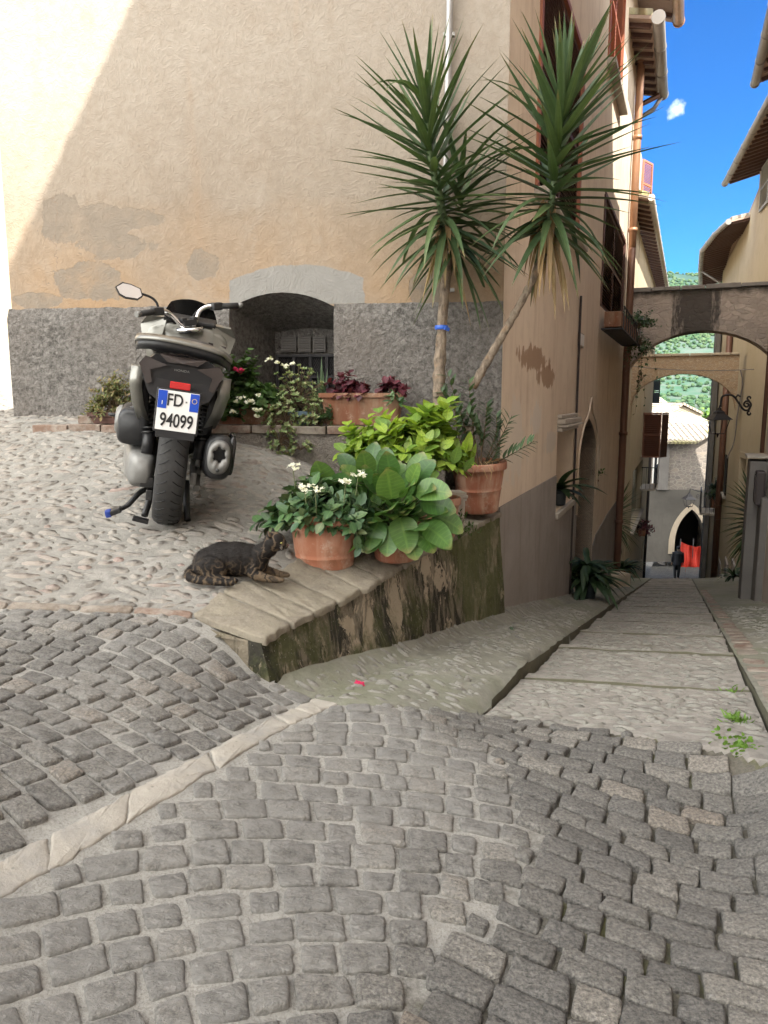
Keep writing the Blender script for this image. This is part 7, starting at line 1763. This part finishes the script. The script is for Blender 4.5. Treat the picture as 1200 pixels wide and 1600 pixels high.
    # ---- handlebar, steered to the left
    ST = Vector((0, 1.02, .90)); a0 = math.radians(34); rotM = Matrix.Rotation(a0, 3, Vector((0, -.42, 1)).normalized())
    hb = lambda x, y, z: ST + rotM @ Vector((x*.90, y, z*.82))
    b = MB(); 
    for sg in (-1, 1): b.tube(bez([hb(sg*.03, 0, .0), hb(sg*.06, .01, .03), hb(sg*.105, .03, .095), hb(sg*.16, .02, .125), hb(sg*.22, -.01, .125)], 5), .0125, 12)
    H = b.build('handlebar', M['chrome'], T)
    b = MB(); b.lathe([(.001, -.02), (.075, -.02), (.085, -.005), (.08, .006), (.001, .008)], 28, hb(0, 0, -.01), M=rotM); b.build('steering_cover', M['chrome'], H)
    b = MB(); b.box(hb(0, 0, .03), (.085, .05, .035), rotM, 0, .008); b.box(hb(-.04, 0, .055), (.03, .045, .02), rotM, 0, .005); b.box(hb(.04, 0, .055), (.03, .045, .02), rotM, 0, .005); b.build('bar_clamp', M['sblack'], H)
    for sg in (-1, 1):
        b = MB(); b.tube([hb(sg*.24, -.012, .125), hb(sg*.355, -.045, .122)], .0175, 14); b.build('grip', M['rubber'], H)
        b = MB(); b.tube([hb(sg*.355, -.045, .122), hb(sg*.385, -.053, .121)], .016, 14); b.build('bar_end', M['alu'], H)
        b = MB(); b.box(hb(sg*.215, -.005, .125), (.065, .05, .045), rotM, 0, .010); b.box(hb(sg*.20, .03, .13), (.05, .035, .03), rotM, 0, .008); b.build('switch_block', M['sblack'], H)
        b = MB(); b.tube(bez([hb(sg*.20, .05, .12), hb(sg*.27, .045, .11), hb(sg*.36, .0, .105)], 4), [.006]*9, 8); b.build('brake_lever', M['sblack' if sg > 0 else 'alu'], H)
        b = MB(); b.tube(bez([hb(sg*.20, .02, .12), hb(sg*.13, .08, .10), hb(sg*.05, .07, .02)], 5), .004, 6); b.build('cable', M['sblack'], H)
    # mirror on the left
    b = MB(); pts = bez([hb(-.185, .03, .14), hb(-.19, .035, .18), hb(-.215, .045, .215), hb(-.275, .055, .245)], 5); b.tube(pts, .007, 8); mi = b.build('mirror', M['sblack'], H)
    mc = hb(-.345, .06, .262); vx = Vector((.985, .12, -.10)).normalized(); vz = Vector((.10, .25, 1)); vz = (vz-vx*vz.dot(vx)).normalized(); vn = vx.cross(vz)
    dm = [(-.092, .006), (-.055, .046), (.0, .050), (.065, .038), (.085, -.006), (.060, -.036), (-.02, -.046), (-.062, -.034)]
    b = MB(); b.poly([mc+vx*x*1.1+vz*z*1.15+vn*.008 for x, z in dm], depth=-vn*.03); b.build('mirror_shell', M['sblack'], mi) if False else None
    side = -1 if (vn.y > 0) else 1
    b = MB(); b.poly([mc+vx*x*.84+vz*z*.86 for x, z in dm], depth=vn*.028*(-side)); b.build('mirror_shell', M['sblack'], mi)
    b = MB(); b.poly([mc+vx*x*.77+vz*z*.74+vn*side*.002 for x, z in dm], depth=vn*side*.001); b.build('mirror_glass', M['mirrorglass'], mi)
    # ---- engine side (left): air box, crank case; belt cover
    def rbox(name, rings, mat): b = MB(); b.loft([sring(*q, e=4) for q in rings]); return b.build(name, M[mat], T)
    rbox('air_box', [(-.07, -.180, .445, .066, .068), (-.05, -.180, .45, .078, .082), (.15, -.178, .45, .084, .088), (.38, -.17, .43, .080, .08), (.42, -.17, .43, .06, .06)], 'sblack')
    b = MB(); b.tube([Vector((-.205+.086*math.cos(a)*.35-.0, -.035+.0, .44+.088*math.sin(a))) if False else Vector((-.292, -.03+.09*math.sin(a)*.0, .44)) for a in (0, 1)], .001, 3) if False else None
    b = MB(); b.loft([sring(.0, -.160, .45, .075, .092, e=4), sring(.02, -.160, .45, .075, .092, e=4)]); b.build('air_box_rib', M['gloss'], T)
    b = MB(); b.lathe([(.001, -.016), (.055, -.016), (.068, -.004), (.072, .01)], 26, (-.264, .12, .45), axis='x'); b.build('air_box_cover', M['alu'], T)
    rbox('crank_case', [(-.16, -.125, .27, .03, .045), (-.13, -.130, .27, .055, .075), (.02, -.145, .275, .070, .085), (.25, -.16, .28, .08, .09), (.5, -.15, .27, .075, .09), (.6, -.12, .27, .04, .06)], 'alu')
    b = MB(); b.box((-.10, -.14, .225), (.06, .03, .05), None, 0, .006); b.box((-.085, -.13, .165), (.03, .04, .05), None, 0, .006); b.build('case_bracket', M['darkmetal'], T)
    b = MB(); b.box((.10, .0, .27), (.03, .34, .06), None, 0, .01); b.lathe([(.001, -.02), (.03, -.02), (.03, .02), (.001, .02)], 16, (.115, 0, .27), axis='x'); b.box((.12, -.06, .23), (.03, .10, .035), Euler((.4, 0, 0)), 0, .006); b.build('swing_arm', M['alu'], T)
    # shocks
    for sg in (-1, 1):
        b = MB(); p0 = Vector((sg*.115, -.09, .345)); p1 = Vector((sg*.120, -.02, .62)); b.tube([p0, p0.lerp(p1, .35)], .027, 12); b.tube([p0.lerp(p1, .3), p1], .012, 8); sh = b.build('shock_absorber', M['sblack'], T)
        b = MB(); ax = (p1-p0).normalized(); e1 = ax.orthogonal().normalized(); e2 = ax.cross(e1); N = 9*14; b.tube([p0.lerp(p1, .30+.66*k/N)+(e1*math.cos(2*PI*k/14)+e2*math.sin(2*PI*k/14))*.029 for k in range(N+1)], .0048, 6); b.build('spring', M['darkmetal'], sh)
        b = MB(); b.tube([p0+Vector((0, 0, -.03)), p0+Vector((0, 0, .01))], .012, 8); b.build('shock_foot', M['alu'], sh)
    # muffler on the right
    b = MB(); b.loft([sring(-.27, .200, .400, .055, .092, e=2.6), sring(-.22, .200, .395, .064, .105, e=2.8), sring(.0, .196, .355, .064, .110, e=2.8), sring(.25, .18, .305, .058, .09, e=2.8), sring(.38, .18, .27, .04, .05)]); mu = b.build('muffler', M['sblack'], T)
    b = MB(); rr0 = sring(-.272, .197, .405, .050, .078, e=2.4, n=36); rr1 = sring(-.300, .197, .407, .045, .070, e=2.4, n=36); inner = []
    for k in range(36): a = 2*PI*k/36; q = .026+.005*(1 if (k//3) % 2 else -.4); inner.append(Vector((.197+q*math.cos(a), -.302, .420+q*1.25*math.sin(a))))
    inner2 = [p+Vector((0, .045, 0)) for p in inner]; b.loft([rr0, rr1, inner, inner2], caps=False); b.build('muffler_end_cap', M['alu'], mu)
    b = MB(); b.poly([p+Vector((0, .03, 0)) for p in inner]); b.build('muffler_outlet', M['gloss'], mu)
    b = MB(); b.loft([sring(-.25, .252, .41, .016, .085, e=4), sring(-.05, .258, .39, .016, .10, e=4), sring(.2, .24, .33, .014, .08, e=4)]); b.build('heat_shield', M['gloss'], mu)
    b = MB(); b.lathe([(.001, -.004), (.008, -.004), (.008, .002)], 12, (.197, -.302, .352), axis='y'); b.build('muffler_screw', M['darkmetal'], mu)
    # centre stand: two legs with feet, side lever with a blue end
    for sg in (-1, 1):
        b = MB(); b.tube(bez([(sg*.075, .08, .20), (sg*.085, .03, .11), (sg*.10, -.03, .03)], 4), [.016]*9, 8); b.box((sg*.115, -.045, .014), (.075, .045, .018), Euler((0, sg*-.15, 0)), 0, .005); b.build('centre_stand_leg', M['sblack'], T)
    b = MB(); b.tube(bez([(-.085, .0, .165), (-.13, -.06, .150), (-.175, -.12, .10), (-.205, -.15, .085)], 6), [.013]*13+[.011]*6, 8); b.box((-.225, -.158, .075), (.06, .05, .024), Euler((0, -.5, 0)), 0, .005); sl = b.build('stand_lever', M['sblack'], T)
    b = MB(); b.box((-.250, -.164, .064), (.028, .040, .034), Euler((0, -.3, 0)), 0, .008); b.build('lever_tip', M['blueend'], sl)
    b = MB(); b.tube([(-.20, .35, .43), (-.31, .33, .435), (-.335, .33, .436)], [.012, .016, .014], 8, flat=.6); b.build('passenger_footpeg', M['sblack'], T)
    for sg in (-1, 1): b = MB(); b.tube([(sg*.05, 1.32, .27), (sg*.055, 1.24, .62)], .02, 8); b.build('fork_leg', M['darkmetal'], T)
    b = MB(); b.grid(lambda i, j: ((i-.5)*.14, 1.33+.31*math.cos(lerp(.3, 2.6, j)), .27+.31*math.sin(lerp(.3, 2.6, j))-.02*abs(i-.5)), 6, 12); b.build('front_mudguard', M['sblack'], T)
    return T
SCOOTER = build_scooter()
# ------------------------------------------------------------------ bodies: fused from soft volumes into one continuous skin
def ellip(c, r, rot=None, n=20):
    mb = MB(); c = Vector(c); Mx = rot.to_matrix() if rot else Matrix.Identity(3); rings = []
    for i in range(1, n//2):
        a = PI*i/(n//2); rings.append([c + Mx @ Vector((r[0]*math.sin(a)*math.cos(2*PI*k/n), r[1]*math.sin(a)*math.sin(2*PI*k/n), r[2]*math.cos(a))) for k in range(n)])
    mb.loft(rings); return mb
def fuse(name, parts, mat, parent, voxel, smooth=6, disp=None):
    big = MB()
    for p in parts: big.add(p.v, p.f)
    o = big.build(name+'_src', mat, None); rm = o.modifiers.new('r', 'REMESH'); rm.mode = 'VOXEL'; rm.voxel_size = voxel; sm = o.modifiers.new('s', 'SMOOTH'); sm.factor = .5; sm.iterations = smooth
    dg = bpy.context.evaluated_depsgraph_get(); me = bpy.data.meshes.new_from_object(o.evaluated_get(dg)); bpy.data.objects.remove(o); me.name = name
    me.materials.clear(); me.materials.append(mat)
    for p in me.polygons: p.use_smooth = True
    r = bpy.data.objects.new(name, me); COL.objects.link(r); r.parent = parent; return r
def tub(pts, rs, n=12): m = MB(); m.tube(pts, rs, n); return m

def mk_cat():
    m = NT('tabby_fur', .8, .25); X, Y, Z = m.sep(); w = m.noise(11, 3, .55, 1.2); swirl = m.n('ShaderNodeTexWave', wave_type='BANDS', bands_direction='X'); swirl.inputs['Scale'].default_value = 8; swirl.inputs['Distortion'].default_value = 14; swirl.inputs['Detail'].default_value = 3; swirl.inputs['Detail Scale'].default_value = 2.2; m.put(swirl.inputs['Vector'], m.obj)
    back = m.rng(Z, .035, .11); front = m.rng(X, .05, .17)
    s = m.math('ADD', swirl.outputs[1], m.math('MULTIPLY', back, .55)); s = m.math('SUBTRACT', s, m.math('MULTIPLY', front, .62)); dark = m.rng(s, .05, .55, .25, 1)
    brown = m.mix(m.noise(20, 3), (.07,.052,.036), (.18,.13,.082)); c = m.mix(dark, brown, (.011,.009,.008)); fine = m.noise(160, 3, .7, vec=m.map(scale=(.4, 1, 1))); c = m.mix(m.rng(fine, .4, .7, 0, .35), c, m.mix(1.0, c, (2.4,2.2,1.9), 'MULTIPLY'))
    return m.done(c, .75, m.bump(fine, .5, .003))
def build_cat():
    M['cat'] = mk_cat(); b = at_z(372, 918, -.79); base = Vector((b.x, b.y+.02, float(zT(b.x, b.y))+.004)); T = thing('cat', 'dark tabby cat lying on the paving and looking towards the potted plants', 'cat', base); T.rotation_euler = (0, .02, math.radians(-3))
    # hide the slope under the body: keep paws at ground
    E = [ellip((-.128,.035,.066), (.078,.078,.066)), ellip((-.07,.04,.080), (.10,.074,.076)), ellip((-.02,.04,.082), (.10,.070,.076)), ellip((.03,.038,.080), (.08,.062,.072)), ellip((.065,.03,.068), (.055,.054,.064)), ellip((.085,.025,.095), (.043,.042,.050)),
         tub([(.08,.028,.10), (.115,.02,.130), (.140,.015,.148)], [.046,.040,.037]), ellip((.152,.012,.170), (.046,.047,.043)), ellip((.172,.010,.160), (.033,.037,.030)), ellip((.194,.006,.153), (.019,.019,.015)), ellip((.188,-.009,.147), (.013,.012,.011)), ellip((.188,.021,.147), (.013,.012,.011)),
         ellip((-.105,-.035,.055), (.066,.034,.052), Euler((0, .3, 0))), ellip((-.135,-.01,.05), (.06,.05,.05)), tub([(-.13,-.045,.03), (-.07,-.062,.017), (-.02,-.066,.014), (.005,-.066,.012)], [.024,.016,.014,.012]), ellip((-.002,-.066,.013), (.018,.014,.011)),
         tub([(.06,-.012,.05), (.085,-.028,.026), (.14,-.036,.018), (.178,-.036,.014)], [.034,.024,.016,.014]), ellip((.186,-.036,.014), (.019,.014,.012)), tub([(.08,.055,.05), (.11,.06,.028), (.16,.058,.018), (.19,.056,.014)], [.030,.022,.016,.013]), ellip((.195,.056,.014), (.017,.013,.012)),
         tub([(-.19,.03,.045), (-.208,-.02,.030), (-.190,-.072,.022), (-.135,-.102,.019), (-.07,-.112,.018), (-.01,-.116,.016), (.012,-.117,.014)], [.024,.022,.020,.019,.018,.015,.008])]
    for y, tx in ((-.016, 0), (.034, .004)):
        e = MB(); p = Vector((.138+tx, y+(.006 if y > 0 else -.006), .203)); e.loft([[p+Vector((math.cos(a)*.011, math.sin(a)*.014, -.008)) for a in [2*PI*k/8 for k in range(8)]], [p+Vector((-.003+math.cos(a)*.007, math.sin(a)*.009+(.003 if y > 0 else -.003), .010)) for a in [2*PI*k/8 for k in range(8)]], [p+Vector((-.005+math.cos(a)*.0015, math.sin(a)*.002+(.006 if y > 0 else -.006), .023)) for a in [2*PI*k/8 for k in range(8)]]]); E.append(e)
    body = fuse('body', E, M['cat'], T, .0032, 9)
    # coat: short hairs lying back along the body
    me = body.data; F = MB(); polys = list(me.polygons); ar = np.array([p.area for p in polys]); idx = rng.choice(len(polys), 26000, p=ar/ar.sum())
    for i in idx:
        p = polys[int(i)]; c = p.center + Vector(rng.normal(0, .0012, 3)); n = p.normal; flow = Vector((-1, 0, -.25)); flow = (flow - n*flow.dot(n)); 
        if flow.length < .1: continue
        flow.normalize(); head = c.x > .13 and c.z > .12; L = random.uniform(.005, .010)*(.55 if head or c.z < .02 else 1.15); d = (flow*.95 + n*.45 + Vector(rng.normal(0, .16, 3))).normalized(); s = d.cross(n).normalized()*.0006
        F.add([c-s, c+s, c+d*L], [(0, 1, 2)])
    F.build('fur', M['cat'], body, fix=False)
    for y in (-.016, .028): e = ellip((.188, y+(.006 if y > 0 else -.006), .170), (.0055,.0055,.0045), n=14).build('eye', plain('cat_eye', (.16,.15,.04), .1), body)
    e = ellip((.2125, .006, .156), (.004,.005,.0035), n=10).build('nose', plain('cat_nose', (.16,.06,.05), .5), body)
    w = MB()
    for sg in (-1, 1):
        for k in range(4): w.tube(bez([(.19, .006+sg*.012, .143), (.192, .006+sg*.035, .146+.004*k), (.186, .006+sg*.055, .142+.007*k)], 3), .0003, 3, cap=False)
    w.build('whiskers', M['white'], body)
build_cat()

def build_person():
    T = thing('person', 'person in dark clothes walking away down the bottom of the alley', 'person', (0,0,0)); g = at_y(1057, 905, 36.9); z = zc(36.9)+.05; T.location = (g.x, g.y, z-.0); T.rotation_euler = (0, 0, math.radians(-12))
    h = at_y(1057, 853, 36.9).z - z; k = h/1.72; T.scale = (k*1.0,)*3
    skin = plain('dark_hair_skin', (.25,.16,.11), .6); cloth = plain('dark_coat', (.016,.017,.021), .85, var=.3); tr = plain('dark_trousers', (.012,.013,.016), .85)
    B = [ellip((0,0,1.60), (.075,.092,.11)), tub([(0,0,1.42), (0,.0,1.52)], [.055,.05]), tub([(0,0,.95), (0,0,1.15), (0,0,1.35), (0,0,1.44)], [.155,.15,.17,.10]), ellip((0,0,1.38), (.20,.10,.09)), ellip((0,0,.95), (.16,.12,.12)),
         tub([(-.19,0,1.38), (-.24,.0,1.12), (-.25,.06,.88)], [.055,.045,.032]), tub([(.19,0,1.38), (.24,-.03,1.12), (.26,-.01,.88)], [.055,.045,.032]), ellip((-.25,.08,.80), (.03,.045,.075)), ellip((.26,.0,.80), (.03,.045,.075)),
         tub([(-.08,0,.95), (-.09,.07,.50), (-.09,-.04,.09)], [.085,.062,.042]), tub([(.08,0,.95), (.09,.05,.50), (.09,.14,.08)], [.085,.062,.042]), ellip((-.09,.03,.045), (.045,.12,.045)), ellip((.09,.20,.045), (.045,.12,.045))]
    for sg in (-1, 1):
        for q in range(4): B.append(tub([(sg*.255, .05+q*.018, .76), (sg*.255, .055+q*.018, .69)], [.010,.007], 6))
    b = fuse('body', B, skin, T, .02, 3)
    coat = fuse('coat', [tub([(0,0,.78), (0,0,1.0), (0,0,1.2), (0,0,1.36), (0,0,1.46)], [.20,.185,.175,.185,.09]), ellip((0,0,1.38), (.215,.12,.10)), tub([(-.20,0,1.40), (-.245,.0,1.12), (-.25,.05,.90)], [.07,.06,.045]), tub([(.20,0,1.40), (.245,-.03,1.12), (.26,-.01,.90)], [.07,.06,.045])], cloth, T, .022, 3)
    fuse('trousers', [tub([(-.08,0,.95), (-.09,.07,.50), (-.09,-.04,.10)], [.10,.078,.06]), tub([(.08,0,.95), (.09,.05,.50), (.09,.14,.10)], [.10,.078,.06]), ellip((0,0,.92), (.17,.13,.12))], tr, T, .022, 3)
    fuse('hair', [ellip((0,-.015,1.635), (.088,.102,.098))], tr, T, .02, 2)
build_person()

# ------------------------------------------------------------------ wrought-iron lanterns
def lantern(label, top, h, w, arm_pts, scroll, wallp, out):
    T = thing('wall_lantern', label, 'lantern', top); mb = MB(); c = Vector((0,0,0)); zt = 0
    # hood, cage, finial
    def sq(hw, z): return [Vector((x*hw, y*hw, z)) for x, y in ((1,1), (-1,1), (-1,-1), (1,-1))]
    H = h; hd = MB(); hd.loft([sq(w*.12, 0), sq(w*.17, -H*.05), sq(w*.24, -H*.07), sq(w*.30, -H*.16), sq(w*.62, -H*.33), sq(w*.66, -H*.35), sq(w*.5, -H*.36)], smooth=False); hd.build('hood', M['iron'], T)
    cg = MB(); a, b = sq(w*.50, -H*.36), sq(w*.30, -H*.86)
    for i in range(4): cg.tube([a[i], b[i]], w*.028, 5); cg.tube([b[i], b[(i+1) % 4]], w*.028, 5); cg.tube([a[i], a[(i+1) % 4]], w*.028, 5)
    cg.tube([(0,0,-H*.86), (0,0,-H)], [w*.10, w*.03], 8); cg.box((0,0,-H*.86), (w*.6, w*.6, H*.02)); cg.build('cage', M['iron'], T)
    cap = MB(); cap.lathe([(w*.01, H*.16), (w*.05, H*.12), (w*.03, H*.09), (w*.12, H*.05), (w*.13, 0), (w*.10, -.01)], 12, squash=(1,1)); cap.build('finial', M['iron'], T)
    br = MB(); br.tube([Vector(p)-Vector(top) for p in bez(arm_pts, 6)], .022, 6)
    for sc in scroll: br.tube([Vector(p)-Vector(top) for p in sc], .018, 6)
    br.build('bracket', M['iron'], T); return T
def build_lanterns():
    tL = 11.2; q = lambda px, py, t=tL: at_t(px, py, t)
    top = q(1124, 640); bot = q(1124, 678); w = (q(1137, 650)-q(1111, 650)).length
    def spiral(cx, cy, r0, turns, a0, sgn=1, n=40): return [q(cx+math.cos(a0+sgn*k/n*turns*2*PI)*r0*(1-k/n*.85), cy+math.sin(a0+sgn*k/n*turns*2*PI)*r0*(1-k/n*.85)) for k in range(n+1)]
    arm = [q(1126, 636), q(1128, 621), q(1136, 617), q(1146, 619), q(1153, 628), q(1162, 640), q(1170, 640), q(1173, 632)]
    T = lantern('black iron lantern on a scrolled bracket on the right of the alley', top, (top-bot).length*1.15, w, arm, [spiral(1167, 632, 7, 1.6, 1.2, -1), spiral(1171, 622, 4, .9, 1.5), spiral(1171, 646, 4, .9, -1.5, -1), [q(1150, 621), q(1153, 617), q(1157, 620)]], None, None)
    q2 = lambda px, py: at_y(px, py, 42.9); t2 = q2(1077, 772); arm = [q2(1078, 770), q2(1079, 764), q2(1086, 766), q2(1094, 768), at_y(1100, 768, 43.4)]
    sp = [q2(1091+math.cos(k/20*9)*4*(1-k/24), 775+math.sin(k/20*9)*4*(1-k/24)) for k in range(21)]
    lantern('blue-black lantern over the pointed doorway at the alley bottom', t2, .85, .5, arm, [sp], None, None)
    # slack service wires between the houses
    for i, (a, b, sag, lab) in enumerate(((at_t(984, 572, 13.0), at_t(1178, 577, 13.0), .06, 'thin service wire strung level across the alley in front of the sandy arch'),)):
        mb = MB(); pts = [a.lerp(b, k/14)-UP*sag*4*(k/14)*(1-k/14) for k in range(15)]; mb.tube(pts, .009, 5); o = mb.build('service_wire', M['cable'], None); tag(o, lab, 'wire')
    mb = MB(); s_ = lambda px, py: at_t(px, py, 12.9); mb.tube(bez([s_(1157, 578), s_(1160, 600), s_(1152, 650), s_(1147, 690), s_(1136, 716)], 6), .014, 5); o = mb.build('hanging_cable', M['cable'], None); tag(o, 'dark cable drooping beside the lantern on the cream house', 'cable')
    # red barrier net in the doorway
    y = 43.1; mb = MB(); a = at_y(1061, 889, y); b = at_y(1101, 889, y); zt0, zt1 = at_y(1061, 846, y).z, at_y(1101, 852, y).z
    n = 16
    mb.grid(lambda i, j: (lerp(a.x, b.x, i), y+.10*math.sin(i*19)+.04*math.sin(j*7+i*5), lerp(a.z-.15, lerp(zt0, zt1, i)-.18*math.sin(i*PI), j)), 40, 12); 
    T = thing('barrier_net', 'red plastic barrier net closing the pointed doorway', 'safety net', (0,0,0)); o = mb.build('net', plain('red_net', (.42,.025,.012), .55, var=.35, scale=9), T, fix=False)
    mb = MB()
    for x in (a.x, (a.x+b.x)/2, b.x): mb.tube([(x, y+.02, a.z-.3), (x, y+.02, zt0+.15)], .03, 6)
    mb.build('stakes', M['iron'], T)
build_lanterns()
# ------------------------------------------------------------------ the air: one closed even box round everything
def build_haze():
    mb = MB(); mb.box((500, 1150, 190), (2700, 2720, 560)); o = mb.build('haze', None if False else [], None); tag(o, kind='stuff')
    m = bpy.data.materials.new('haze_air'); m.use_nodes = True; t = m.node_tree; t.nodes.clear(); out = t.nodes.new('ShaderNodeOutputMaterial'); v = t.nodes.new('ShaderNodeVolumePrincipled')
    v.inputs['Color'].default_value = (.65, .85, 1, 1); v.inputs['Density'].default_value = .00002; v.inputs['Anisotropy'].default_value = .2; t.links.new(v.outputs[0], out.inputs['Volume']); o.data.materials.append(m)
build_haze()
